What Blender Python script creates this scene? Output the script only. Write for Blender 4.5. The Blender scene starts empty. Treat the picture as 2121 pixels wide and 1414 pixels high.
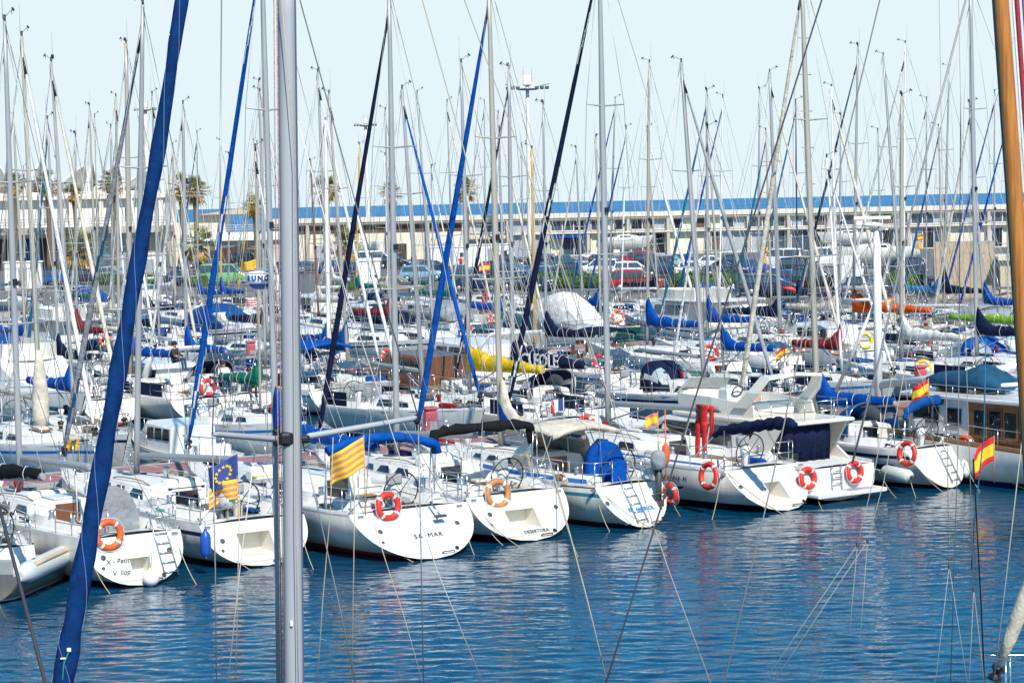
import bpy, math, random
from mathutils import Vector, Matrix, Quaternion
R = math.radians
sc = bpy.context.scene
random.seed(11)

# ------------------------------------------------------------------ camera
F, CX, CY, CAMZ = 4600.0, 1060.5, 707.0, 8.6          # focal length in photo pixels, photo centre, eye height
PITCH, ROLL = math.atan(287.0 / F), R(1.17)
fwd = Vector((0, math.cos(PITCH), -math.sin(PITCH)))
_up = Vector((0, math.sin(PITCH), math.cos(PITCH)))
_rt = Vector((1, 0, 0))
right = _rt * math.cos(ROLL) - _up * math.sin(ROLL)
up = _up * math.cos(ROLL) + _rt * math.sin(ROLL)
cd = bpy.data.cameras.new('camera')
cam = bpy.data.objects.new('camera', cd)
sc.collection.objects.link(cam)
cd.sensor_width = 36.0
cd.lens = F / 2121.0 * 36.0
cd.clip_start, cd.clip_end = 0.5, 90000.0
m = Matrix((right, up, -fwd)).transposed().to_4x4()
m.translation = (0, 0, CAMZ)
cam.matrix_world = m
sc.camera = cam

# ------------------------------------------------------------------ sky, sun, exposure
SUN_EL, SUN_AZ = R(45), R(160)                          # azimuth clockwise from +Y: behind the viewer, to the right
w = bpy.data.worlds.new('World'); sc.world = w; w.use_nodes = True
nt = w.node_tree
bg = nt.nodes['Background']
sky = nt.nodes.new('ShaderNodeTexSky'); sky.sky_type = 'NISHITA'; sky.sun_disc = False
sky.sun_elevation = SUN_EL; sky.sun_rotation = SUN_AZ
sky.air_density = 1.0; sky.dust_density = 0.35; sky.ozone_density = 1.5; sky.altitude = 0
# hazy pale band low over the sea, clear blue higher up
tcw = nt.nodes.new('ShaderNodeTexCoord'); spw = nt.nodes.new('ShaderNodeSeparateXYZ'); nt.links.new(tcw.outputs['Generated'], spw.inputs[0])
rw = nt.nodes.new('ShaderNodeValToRGB'); nt.links.new(spw.outputs[2], rw.inputs[0])
for e_, (p_, c_) in zip((rw.color_ramp.elements[0], rw.color_ramp.elements[1]), ((.118, 1), (.135, 0))):
    e_.position = p_; e_.color = (c_, c_, c_, 1)
mw_ = nt.nodes.new('ShaderNodeMix'); mw_.data_type = 'RGBA'; nt.links.new(rw.outputs[0], mw_.inputs[0]); tn = nt.nodes.new('ShaderNodeMix'); tn.data_type = 'RGBA'; tn.blend_type = 'MULTIPLY'; tn.inputs[0].default_value = 1.0; tn.inputs[7].default_value = (.42, 1.36, 1.74, 1)
nt.links.new(sky.outputs[0], tn.inputs[6]); nt.links.new(tn.outputs[2], mw_.inputs[6])
mw_.inputs[7].default_value = (8.7, 10.2, 10.9, 1)
nt.links.new(mw_.outputs[2], bg.inputs[0]); bg.inputs[1].default_value = 0.078
sl = bpy.data.lights.new('sun', 'SUN'); sl.energy = 5.0; sl.angle = R(0.5); sl.color = (1.0, 0.94, 0.855)
so = bpy.data.objects.new('sun', sl); sc.collection.objects.link(so)
sd = Vector((math.sin(SUN_AZ) * math.cos(SUN_EL), math.cos(SUN_AZ) * math.cos(SUN_EL), math.sin(SUN_EL)))
so.rotation_euler = sd.to_track_quat('Z', 'Y').to_euler()
so.location = (20, -20, 40)
vs = sc.view_settings
vs.view_transform = 'Standard'; vs.look = 'None'; vs.gamma = 1.0; vs.exposure = 0.2
try: vs.use_curve_mapping = False
except Exception: pass

# ------------------------------------------------------------------ pixel -> world
def ray(px, py):
    return fwd * F + right * (px - CX) - up * (py - CY)
def at_h(px, py, h=0.0):
    d = ray(px, py); t = (h - CAMZ) / d.z
    return Vector((d.x * t, d.y * t, h))
def at_Y(px, py, Y):
    d = ray(px, py); t = Y / d.y
    return Vector((d.x * t, Y, CAMZ + d.z * t))
ROWA = R(31.4)                                          # direction the piers run in
rdir = Vector((math.cos(ROWA), math.sin(ROWA), 0)); ndir = Vector((-math.sin(ROWA), math.cos(ROWA), 0))
def at_v(px, py, v):
    d = ray(px, py); t = v / d.dot(ndir)
    return Vector((0, 0, CAMZ)) + d * t
def px_of(p):
    q = Vector(p) - Vector((0, 0, CAMZ)); z = q.dot(fwd)
    return CX + F * q.dot(right) / z, CY - F * q.dot(up) / z

# ------------------------------------------------------------------ mesh builder
class MB:
    def __init__(s): s.v = []; s.f = []; s.m = []; s.s = []
    def add(s, vs, fs, mi=0, smooth=False):
        o = len(s.v); s.v.extend(Vector(p) for p in vs)
        for f in fs:
            s.f.append([i + o for i in f]); s.m.append(mi); s.s.append(smooth)
        return s
    def box(s, c, d, mi=0, rot=None, taper=1.0):
        x, y, z = d[0] / 2, d[1] / 2, d[2] / 2; t = taper
        vs = [Vector(p) for p in ((-x,-y,-z),(x,-y,-z),(x,y,-z),(-x,y,-z),(-x*t,-y*t,z),(x*t,-y*t,z),(x*t,y*t,z),(-x*t,y*t,z))]
        if rot is not None: vs = [rot @ p for p in vs]
        c = Vector(c)
        return s.add([p + c for p in vs], [(3,2,1,0),(4,5,6,7),(0,1,5,4),(1,2,6,5),(2,3,7,6),(3,0,4,7)], mi)
    def rbox(s, c, d, b=0.03, mi=0, rot=None):
        # box with chamfered vertical and top edges
        x, y, z = d[0] / 2, d[1] / 2, d[2] / 2
        b = min(b, x * .9, y * .9, z * .9)
        def ring(k, zz):
            X, Y = x - k, y - k
            e = b
            return [Vector(p) for p in ((-X+e,-Y,zz),(X-e,-Y,zz),(X,-Y+e,zz),(X,Y-e,zz),(X-e,Y,zz),(-X+e,Y,zz),(-X,Y-e,zz),(-X,-Y+e,zz))]
        rings = [ring(b, -z), ring(0, -z + b), ring(0, z - b), ring(b * .3, z - b * .3), ring(b, z)]
        if rot is not None: rings = [[rot @ p for p in r] for r in rings]
        c = Vector(c)
        return s.loft([[p + c for p in r] for r in rings], mi, True, False)
    def loft(s, rings, mi=0, caps=True, smooth=True, closed=True):
        n = len(rings[0]); vs = [p for r in rings for p in r]; fs = []
        for i in range(len(rings) - 1):
            for j in range(n if closed else n - 1):
                k = (j + 1) % n
                fs.append((i*n+j, i*n+k, (i+1)*n+k, (i+1)*n+j))
        o = len(s.v)
        s.add(vs, fs, mi, smooth)
        if caps:
            s.f.append([o + j for j in range(n)][::-1]); s.m.append(mi); s.s.append(False)
            s.f.append([o + (len(rings)-1)*n + j for j in range(n)]); s.m.append(mi); s.s.append(False)
        return s
    def tube(s, pts, r, n=6, mi=0, caps=True, flat=1.0, stripe=None):
        pts = [Vector(p) for p in pts]; L = len(pts)
        rs = r if isinstance(r, (list, tuple)) else [r] * L
        ref = None; rings = []
        for i, p in enumerate(pts):
            t = (pts[min(i+1, L-1)] - pts[max(i-1, 0)])
            if t.length < 1e-9: t = Vector((0, 0, 1))
            t.normalize()
            if ref is None:
                ref = Vector((0, 0, 1)) if abs(t.z) < .9 else Vector((1, 0, 0))
            a = t.cross(ref)
            if a.length < 1e-6: a = t.cross(Vector((0, 1, 0)))
            a.normalize(); b = a.cross(t).normalized(); ref = b
            rings.append([p + (a * math.cos(2*math.pi*j/n) + b * math.sin(2*math.pi*j/n) * flat) * rs[i] for j in range(n)])
        f0 = len(s.f)
        s.loft(rings, mi, caps)
        if stripe:
            mi2, k, wd = stripe
            for i in range(L - 1):
                for j in range(n):
                    if (j + i * k) % n < wd: s.m[f0 + i * n + j] = mi2
        return s
    def torus(s, c, R0, r, nn=24, n=8, mi=0, rot=None, arc=None, bands=None):
        # ring in the local XY plane; bands=(material, count, half width as a fraction of one span)
        c = Vector(c); rings = []
        for i in range(nn):
            a = 2 * math.pi * i / nn
            d = Vector((math.cos(a), math.sin(a), 0)); rr = []
            for j in range(n):
                b = 2 * math.pi * j / n
                p = d * (R0 + r * math.cos(b)) + Vector((0, 0, r * math.sin(b)))
                rr.append((rot @ p if rot is not None else p) + c)
            rings.append(rr)
        f0 = len(s.f)
        vs = [p for r_ in rings for p in r_]; fs = []
        for i in range(nn):
            k = (i + 1) % nn
            for j in range(n):
                l = (j + 1) % n
                fs.append((i*n+j, k*n+j, k*n+l, i*n+l))
        s.add(vs, fs, mi, True)
        if bands:
            bm_, cnt, hw = bands
            for i in range(nn):
                ph = (i / nn * cnt) % 1.0
                if abs(ph - .5) < hw:
                    for j in range(n): s.m[f0 + i * n + j] = bm_
        return s
    def lathe(s, prof, c=(0, 0, 0), n=12, mi=0, rot=None, caps=True):
        c = Vector(c); rings = []
        for r, z in prof:
            rr = []
            for j in range(n):
                a = 2 * math.pi * j / n
                p = Vector((r * math.cos(a), r * math.sin(a), z))
                rr.append((rot @ p if rot is not None else p) + c)
            rings.append(rr)
        return s.loft(rings, mi, caps)
    def build(s, name, mats, parent=None, loc=None):
        me = bpy.data.meshes.new(name)
        me.from_pydata([tuple(p) for p in s.v], [], s.f)
        me.polygons.foreach_set('material_index', s.m)
        me.polygons.foreach_set('use_smooth', s.s)
        me.update()
        if not isinstance(mats, (list, tuple)): mats = [mats]
        for k in mats: me.materials.append(k)
        o = bpy.data.objects.new(name, me)
        sc.collection.objects.link(o)
        if parent is not None: o.parent = parent
        if loc is not None: o.location = loc
        return o

def tag(o, label=None, cat=None, group=None, kind=None):
    if label: o['label'] = label
    if cat: o['category'] = cat
    if group: o['group'] = group
    if kind: o['kind'] = kind
    return o
def empty(name, loc=(0, 0, 0), rz=0.0):
    o = bpy.data.objects.new(name, None); sc.collection.objects.link(o)
    o.location = loc; o.rotation_euler = (0, 0, rz); o.empty_display_size = .3
    return o
def copy_tree(o, parent=None):
    c = o.copy(); sc.collection.objects.link(c); c.parent = parent
    for ch in list(o.children): copy_tree(ch, c)
    return c
def rot_to(d, ref=(0, 0, 1)):
    # rotation whose local Z is d
    return Vector(d).to_track_quat('Z', 'Y').to_matrix()
def text(body, size, mat_, parent, M, name='lettering', ext=.002, shear=0, align='CENTER', bold=0.0, spacing=1.0):
    cu = bpy.data.curves.new(name, 'FONT'); cu.body = body; cu.size = size; cu.extrude = ext
    cu.align_x = align; cu.align_y = 'CENTER'; cu.shear = shear; cu.offset = bold; cu.space_character = spacing
    cu.resolution_u = 3
    tmp = bpy.data.objects.new('tmp', cu); sc.collection.objects.link(tmp)
    dg = bpy.context.evaluated_depsgraph_get()
    me = bpy.data.meshes.new_from_object(tmp.evaluated_get(dg))
    bpy.data.objects.remove(tmp); bpy.data.curves.remove(cu)
    me.name = name; me.materials.clear(); me.materials.append(mat_)
    o = bpy.data.objects.new(name, me); sc.collection.objects.link(o)
    if parent is not None: o.parent = parent
    o.matrix_local = M
    return o
def frame_matrix(o, s, t, n):
    M = Matrix((s, t, n)).transposed().to_4x4(); M.translation = o
    return M

# ------------------------------------------------------------------ materials
_M = {}
def mat(name, col=(.5, .5, .5), rough=.5, metal=0.0, var=0.0, vscale=3.0, bump=0.0, bscale=20.0, coat=0.0, col2=None, stretch=(1, 1, 1), spec=.5, trans=0.0, sheen=0.0):
    if name in _M: return _M[name]
    k = bpy.data.materials.new(name); k.use_nodes = True
    n = k.node_tree; b = n.nodes['Principled BSDF']
    b.inputs['Base Color'].default_value = (*col, 1); b.inputs['Roughness'].default_value = rough
    b.inputs['Metallic'].default_value = metal; b.inputs['Coat Weight'].default_value = coat
    b.inputs['Specular IOR Level'].default_value = spec
    if trans: b.inputs['Transmission Weight'].default_value = trans
    if sheen: b.inputs['Sheen Weight'].default_value = sheen
    if var or bump:
        tc = n.nodes.new('ShaderNodeTexCoord'); mp = n.nodes.new('ShaderNodeMapping')
        mp.inputs['Scale'].default_value = stretch
        n.links.new(tc.outputs['Object'], mp.inputs[0])
    if var:
        nz = n.nodes.new('ShaderNodeTexNoise'); nz.inputs['Scale'].default_value = vscale; nz.inputs['Detail'].default_value = 5
        nz.inputs['Roughness'].default_value = .62
        n.links.new(mp.outputs[0], nz.inputs['Vector'])
        rp = n.nodes.new('ShaderNodeValToRGB'); rp.color_ramp.elements[0].position = .33; rp.color_ramp.elements[1].position = .68
        c2 = col2 if col2 else tuple(c * (1 - var) for c in col)
        rp.color_ramp.elements[0].color = (*c2, 1); rp.color_ramp.elements[1].color = (*col, 1)
        n.links.new(nz.outputs[0], rp.inputs[0]); n.links.new(rp.outputs[0], b.inputs['Base Color'])
    if bump:
        nb = n.nodes.new('ShaderNodeTexNoise'); nb.inputs['Scale'].default_value = bscale; nb.inputs['Detail'].default_value = 4
        n.links.new(mp.outputs[0], nb.inputs['Vector'])
        bu = n.nodes.new('ShaderNodeBump'); bu.inputs['Strength'].default_value = 1.0; bu.inputs['Distance'].default_value = bump
        n.links.new(nb.outputs[0], bu.inputs['Height']); n.links.new(bu.outputs[0], b.inputs['Normal'])
    _M[name] = k
    return k

def hull_mat(col, boot, anti, z0=.03, z1=.13):
    key = 'hull paint %s %s %s %.2f' % (col, boot, anti, z1)
    if key in _M: return _M[key]
    k = bpy.data.materials.new('hull_paint'); k.use_nodes = True; n = k.node_tree; b = n.nodes['Principled BSDF']
    b.inputs['Roughness'].default_value = .28; b.inputs['Coat Weight'].default_value = .15
    tc = n.nodes.new('ShaderNodeTexCoord'); sp = n.nodes.new('ShaderNodeSeparateXYZ'); n.links.new(tc.outputs['Object'], sp.inputs[0])
    # gentle grime: streaks that run down the topsides and a yellowed band above the waterline
    mp = n.nodes.new('ShaderNodeMapping'); mp.inputs['Scale'].default_value = (3.0, 3.0, .35); n.links.new(tc.outputs['Object'], mp.inputs[0])
    nz = n.nodes.new('ShaderNodeTexNoise'); nz.inputs['Scale'].default_value = 1.6; nz.inputs['Detail'].default_value = 6; n.links.new(mp.outputs[0], nz.inputs['Vector'])
    r1 = n.nodes.new('ShaderNodeValToRGB'); r1.color_ramp.elements[0].position = .35; r1.color_ramp.elements[1].position = .7
    r1.color_ramp.elements[0].color = (*(c * s_ for c, s_ in zip(col, (.84, .81, .74))), 1); r1.color_ramp.elements[1].color = (*col, 1)
    n.links.new(nz.outputs[0], r1.inputs[0])
    mr = n.nodes.new('ShaderNodeMapRange'); mr.inputs[1].default_value = z1; mr.inputs[2].default_value = z1 + .32; mr.inputs[3].default_value = .62; mr.inputs[4].default_value = 0.0
    ad = n.nodes.new('ShaderNodeMath'); ad.operation = 'MULTIPLY'; n.links.new(mr.outputs[0], ad.inputs[0]); n.links.new(nz.outputs[0], ad.inputs[1])
    n.links.new(sp.outputs[2], mr.inputs[0])
    mx = n.nodes.new('ShaderNodeMix'); mx.data_type = 'RGBA'; n.links.new(ad.outputs[0], mx.inputs[0]); n.links.new(r1.outputs[0], mx.inputs[6]); mx.inputs[7].default_value = (.36, .29, .15, 1)
    def above(z):
        g = n.nodes.new('ShaderNodeMath'); g.operation = 'GREATER_THAN'; g.inputs[1].default_value = z; n.links.new(sp.outputs[2], g.inputs[0]); return g
    m1 = n.nodes.new('ShaderNodeMix'); m1.data_type = 'RGBA'; n.links.new(above(z1).outputs[0], m1.inputs[0]); m1.inputs[6].default_value = (*boot, 1); n.links.new(mx.outputs[2], m1.inputs[7])
    m2 = n.nodes.new('ShaderNodeMix'); m2.data_type = 'RGBA'; n.links.new(above(z0).outputs[0], m2.inputs[0]); m2.inputs[6].default_value = (*anti, 1); n.links.new(m1.outputs[2], m2.inputs[7])
    n.links.new(m2.outputs[2], b.inputs['Base Color'])
    _M[key] = k
    return k

WHITE = (.80, .80, .78); CREAM = (.76, .72, .62); PALE = (.70, .72, .72); NAVY = (.010, .018, .062); ROYAL = (.006, .055, .42); RED = (.55, .03, .02)
gel = mat('gelcoat_white', (.72, .72, .70), .3, var=.16, vscale=2.5, coat=.2)
gelc = mat('gelcoat_cream', (.78, .74, .64), .32, var=.08, vscale=2.5, coat=.2)
deckm = mat('deck_white', (.72, .71, .67), .55, var=.2, vscale=4, bump=.002, bscale=60)
teak = mat('teak', (.30, .18, .09), .6, var=.4, vscale=6, stretch=(1, 14, 14))
wood = mat('varnished_wood', (.42, .15, .035), .25, var=.45, vscale=5, stretch=(12, 12, 1), coat=.5)
wood2 = mat('varnished_yellow_wood', (.56, .32, .07), .3, var=.3, vscale=5, stretch=(12, 12, 1), coat=.4)
brown = mat('brown_wood', (.20, .075, .028), .4, var=.4, vscale=6, stretch=(10, 10, 1), coat=.2)
alu = mat('mast_aluminium', (.37, .38, .39), .45, metal=.25, var=.12, vscale=2, stretch=(4, 4, .6))
alub = mat('mast_bronze_grey', (.42, .39, .32), .5, metal=.2, var=.15, vscale=2, stretch=(4, 4, .6))
aluw = mat('mast_white', (.80, .80, .79), .35, var=.08, vscale=2, stretch=(4, 4, .6))
mnavy = mat('mast_navy', (.02, .035, .10), .35)
myel = mat('mast_yellow', (.62, .40, .10), .4, var=.2, vscale=3, stretch=(6, 6, .6))
mbrown = mat('mast_brown', (.24, .09, .035), .4, var=.3, vscale=4, stretch=(8, 8, .6))
steel = mat('stainless_steel', (.60, .61, .62), .22, metal=.9)
wire = mat('rigging_wire', (.30, .30, .30), .4, metal=.6)
wirel = mat('rigging_wire_light', (.62, .60, .56), .5)
black = mat('black_plastic', (.012, .012, .013), .45)
dgrey = mat('dark_grey', (.06, .065, .07), .5)
grey = mat('grey_plastic', (.32, .33, .34), .5, var=.15)
glass = mat('dark_glass', (.012, .016, .022), .06, coat=.3)
glassb = mat('blue_glass', (.05, .075, .10), .08, coat=.3)
clear = mat('clear_vinyl', (.42, .47, .50), .15, var=.25, vscale=4)
rope = mat('tan_rope', (.50, .40, .25), .85, var=.3, vscale=30)
ropew = mat('white_rope', (.72, .70, .66), .85, var=.2, vscale=30)
roped = mat('dark_rope', (.035, .035, .045), .8)
ropeg = mat('green_rope', (.01, .22, .18), .8)
yellow = mat('yellow_plastic', (.75, .50, .02), .45)
orange = mat('orange_foam', (.80, .12, .02), .5, var=.2, vscale=6)
orangeb = mat('faded_orange_foam', (.55, .23, .08), .6, var=.25, vscale=6)
redf = mat('red_foam', (.72, .035, .02), .45, var=.12, vscale=6)
redc = mat('red_cloth', (.62, .012, .015), .8, var=.2, vscale=5)
bluec = mat('blue_plastic', (.01, .08, .38), .4)
rubber = mat('grey_rubber', (.34, .35, .35), .55, var=.15, vscale=4)
whitep = mat('white_plastic', (.80, .80, .79), .4, var=.06)
def canvas(name, col):
    return mat('canvas_' + name, col, .85, var=.38, vscale=2.6, bump=.045, bscale=6, spec=.12)
CAN = dict(royal=canvas('royal', (.002, .085, .40)), navy=canvas('navy', (.010, .017, .055)), blue=canvas('blue', (.008, .085, .30)), sky=canvas('sky', (.02, .27, .60)),
           cream=canvas('cream', (.68, .62, .50)), white=canvas('white', (.80, .79, .76)), red=canvas('red', (.26, .02, .025)), green=canvas('green', (.008, .17, .12)),
           orange=canvas('orange', (.78, .11, .01)), yellow=canvas('yellow', (.80, .52, .015)), lime=canvas('lime', (.24, .50, .03)), black=canvas('black', (.014, .014, .016)),
           grey=canvas('grey', (.33, .35, .37)), teal=canvas('teal', (.02, .16, .27)), bluegrey=canvas('bluegrey', (.03, .10, .19)), steel=canvas('steel', (.02, .09, .17)))
# ------------------------------------------------------------------ boats
def interp(x, xs, ys):
    if x <= xs[0]: return ys[0]
    for i in range(1, len(xs)):
        if x <= xs[i]:
            t = (x - xs[i-1]) / (xs[i] - xs[i-1]); t = t * t * (3 - 2 * t) * .5 + t * .5
            return ys[i-1] + (ys[i] - ys[i-1]) * t
    return ys[-1]
def clamp(x, a=0., b=1.): return max(a, min(b, x))

class Hull:
    def __init__(s, L, B, fs=1.05, fb=1.35, rake=.8, bt=.74, bowrake=.75, vee=2.6, draft=.5):
        s.L, s.B, s.fs, s.fb, s.rake, s.bt, s.bowrake, s.vee, s.draft = L, B, fs, fb, rake, bt, bowrake, vee, draft
    def bh(s, u):
        return s.B / 2 * interp(u, (0, .15, .3, .42, .55, .68, .8, .9, .96, 1), (s.bt, s.bt + (1 - s.bt) * .62, .97, 1, .975, .83, .58, .31, .135, .012))
    def zs(s, u): return s.fs + (s.fb - s.fs) * u - .07 * math.sin(math.pi * clamp(u * 1.1))
    def zk(s, u): return interp(u, (0, .1, .3, .5, .7, .86, .95, 1), (.02, -.16, -.8 * s.draft, -s.draft, -.85 * s.draft, -.5 * s.draft, -.12, .16))
    def pt(s, u, d, side=1):
        zs, zk = s.zs(u), s.zk(u); z = zs - d * (zs - zk)
        n = s.vee + (1.35 - s.vee) * u ** 1.6
        y = s.bh(u) * max(0., 1 - d ** n) ** (.5 + .28 * u ** 2)
        return Vector((s.xx(u, z), y * side, z))
    def xx(s, u, z):
        x = u * s.L
        if u < .25: x += s.rake * clamp(z / s.fs, 0, 1.15) * (1 - u / .25) ** 2
        if u > .7: x -= s.bowrake * (1 - clamp(z / s.fb, -.5, 1)) * ((u - .7) / .3) ** 1.5
        return x
    def deck(s, u, yf, dz):
        b = s.bh(u); z = s.zs(u)
        return Vector((s.xx(u, z), b * yf, z + dz))

US = [0, .035, .08, .14, .2, .28, .36, .44, .52, .6, .68, .75, .81, .87, .92, .96, .985, 1]
def drows(H, u):
    h = H.zs(u) - H.zk(u)
    a = [0, .05 / h, .17 / h, .27 / h]
    return a + [a[-1] + (1 - a[-1]) * t for t in (.14, .28, .42, .55, .68, .79, .88, .95, 1.0)]
ND = 13

def build_hull(H, root, hm, rail=None, stripe=None, transom_m=None, recess=None, lod=0):
    mb = MB(); rings = []
    us = US if lod < 2 else US[::2] + [1]
    us = sorted(set(us))
    for u in us:
        ds = drows(H, u)
        rings.append([H.pt(u, d, 1) for d in ds] + [H.pt(u, d, -1) for d in ds[-2::-1]])
    n = len(rings[0]); f0 = len(mb.f)
    mb.loft(rings, 0, False, True, False)
    for i in range(len(rings) - 1):
        for j in range(n - 1):
            row = j if j < ND - 1 else n - 2 - j
            mb.m[f0 + i * (n - 1) + j] = 1 if row == 0 else (2 if row == 2 else 0)
    hull = mb.build('hull', [hm, rail or hm, stripe or hm], root)
    # transom: horizontal strips between the two sides, with an opening where a boarding recess sits
    ds = drows(H, 0); tm = MB()
    e = Vector((-.004, 0, 0))
    for i in range(ND - 1):
        a, b, c, d = H.pt(0, ds[i], 1) + e, H.pt(0, ds[i], -1) + e, H.pt(0, ds[i+1], -1) + e, H.pt(0, ds[i+1], 1) + e
        if recess and recess[0] <= i < recess[1]:
            s0, s1 = recess[2], recess[3]
            def P(y, q): return Vector((q.x, y, q.z))
            tm.add([a, P(s1, a), P(s1, d), d], [(0, 3, 2, 1)])
            tm.add([P(s0, b), b, c, P(s0, c)], [(0, 3, 2, 1)])
        else:
            tm.add([a, b, c, d], [(0, 3, 2, 1)])
    if recess:
        i0, i1, s0, s1 = recess[:4]; dep = recess[4] if len(recess) > 4 else .4
        zt, zb = H.pt(0, ds[i0], 1), H.pt(0, ds[i1], 1)
        p = [Vector((zt.x, s1, zt.z)) + e, Vector((zt.x, s0, zt.z)) + e, Vector((zb.x, s0, zb.z)) + e, Vector((zb.x, s1, zb.z)) + e]
        bk = max(zt.x, zb.x) + dep
        q = [Vector((bk, s1, zt.z)), Vector((bk, s0, zt.z)), Vector((bk, s0, zb.z + .02)), Vector((bk, s1, zb.z + .02))]
        tm.add(p + q, [(0, 1, 5, 4), (1, 2, 6, 5), (3, 7, 6, 2), (0, 4, 7, 3), (4, 5, 6, 7)], 1)
    tm.build('transom', [transom_m or hm, gelc], root)
    return hull

def transom_frame(H, s=0., h=.5, off=.02):
    # a point on the transom: s metres to starboard, h = height fraction; axes (starboard, up the slope, outward)
    up_ = Vector((H.rake, 0, H.fs)).normalized(); nn = Vector((-H.fs, 0, H.rake)).normalized()
    o = Vector((H.rake * h, -s, H.fs * h)) + nn * off
    return o, Vector((0, -1, 0)), up_, nn

def side_frame(H, u, d, side=1, off=.012):
    # a point on the topsides; axes read left to right for someone looking at that side
    p = H.pt(u, d, side); a = H.pt(u + .02, d, side) - H.pt(u - .02, d, side); b = H.pt(u, max(0, d - .05), side) - H.pt(u, d + .05, side)
    a = a.normalized() * (-1 if side > 0 else 1); b = (b - a * b.dot(a)).normalized(); n = a.cross(b).normalized()
    return p + n * off, a, b, n

def build_deck(H, root, uc0=.055, uc1=.35, ub=.74, hc=.42, teak_floor=True, dm=None, cabw=1.0):
    def cabh(u): return interp(u, (uc1, uc1 + .12, ub - .12, ub - .03, ub), (hc, hc, hc * .72, hc * .35, .06))
    def kf(u): return cabw * interp(u, (uc1, .5, ub), (1, 1, .78))
    def prof(u, reg):
        if reg == 'f': p = [(0, .07), (.12, .069), (.3, .062), (.42, .054), (.5, .046), (.56, .036), (.64, .026), (.78, .012)]
        elif reg == 'b':
            h, k = cabh(u), kf(u)
            p = [(0, h + .07), (.2 * k, h + .062), (.36 * k, h + .04), (.46 * k, h), (.5 * k, h - .05), (.57 * k, .05), (.6 * k, .02), (.8, .012)]
        else: p = [(0, -.46), (.2, -.46), (.235, -.46), (.24, -.06), (.5, -.05), (.53, .2), (.61, .22), (.68, .012)]
        return p + [(.93, .0), (.965, .0), (.966, .055), (.999, .055), (1.0, -.01)]
    st = [(0, 'f'), (uc0 - .002, 'f'), (uc0, 'c'), (.12, 'c'), (.2, 'c'), (.28, 'c'), (uc1 - .002, 'c'), (uc1, 'b'), (uc1 + .06, 'b'), (.48, 'b'), (.55, 'b'), (ub - .12, 'b'), (ub - .06, 'b'), (ub - .03, 'b'), (ub, 'b'), (ub + .01, 'f'), (.82, 'f'), (.9, 'f'), (.96, 'f'), (1, 'f')]
    st = [x for x in st if x[0] >= 0]; st.sort(key=lambda x: x[0])
    rings = []; regs = []
    for u, reg in st:
        p = prof(u, reg)
        half = [H.deck(u, yf, dz) for yf, dz in p]
        rings.append(half[::-1] + [Vector((q.x, -q.y, q.z)) for q in half[1:]]); regs.append(reg)
    mb = MB(); n = len(rings[0])
    mb.loft(rings, 0, False, False, False)
    for i in range(len(rings) - 1):
        for j in range(n - 1):
            k = i * (n - 1) + j; c = abs(j - (n - 2) / 2)      # distance of the strip from the centreline, 0.5, 1.5 ...
            if teak_floor and regs[i] == 'c' and regs[i+1] == 'c' and (c < 2 or 3 < c < 4): mb.m[k] = 1
            if c > (n - 2) / 2 - 3.6: mb.m[k] = 2
            mb.s[k] = regs[i] == regs[i+1] and c < (n - 2) / 2 - 4
    mb.f = [f[::-1] for f in mb.f]
    o = mb.build('deck', [dm or deckm, teak, gel], root)
    H.cabh, H.kf, H.uc0, H.uc1, H.ub, H.hc = cabh, kf, uc0, uc1, ub, hc
    return o

def cab_side(H, u, k, side):
    h, kf = H.cabh(u), H.kf(u)
    yf = .57 * kf + (.5 * kf - .57 * kf) * k; dz = .05 + (h - .05 - .05) * k
    p = H.deck(u, yf, dz); return Vector((p.x, p.y * side, p.z))

def cabin_windows(H, root, spans, k0=.2, k1=.86, gm=None, name='cabin_window', slant=.02):
    for side in (1, -1):
        for u0, u1 in spans:
            mb = MB(); n = 5; vs = []
            for i in range(n):
                t = i / (n - 1)
                for k in (k0, k1):
                    u = u0 + (u1 - u0) * t + slant * (k - k0) * (1 if t < .5 else -1) * (1 if k == k1 else 0)
                    p = cab_side(H, u, k, side); p.y += side * .008; p.z += .004
                    vs.append(p)
            fs = [(2*i, 2*i+2, 2*i+3, 2*i+1) if side < 0 else (2*i, 2*i+1, 2*i+3, 2*i+2) for i in range(n - 1)]
            back = [p - Vector((0, side * .03, 0)) for p in vs]
            mb.add(vs + back, fs + [(0, 1, 2*n+1, 2*n), (2*n-2, 2*n-1, 4*n-1, 4*n-2)])
            mb.build(name, [gm or glass], root)

def rail_pts(H, u0, u1, h, side, n=7, inset=.94):
    out = []
    for i in range(n):
        u = u0 + (u1 - u0) * i / (n - 1); p = H.deck(u, inset, h); out.append(Vector((p.x, p.y * side, p.z)))
    return out

def tubes(name, paths, m_, root, r=.014, n=5):
    mb = MB()
    for p in paths: mb.tube(p, r, n)
    return mb.build(name, [m_], root)

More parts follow.
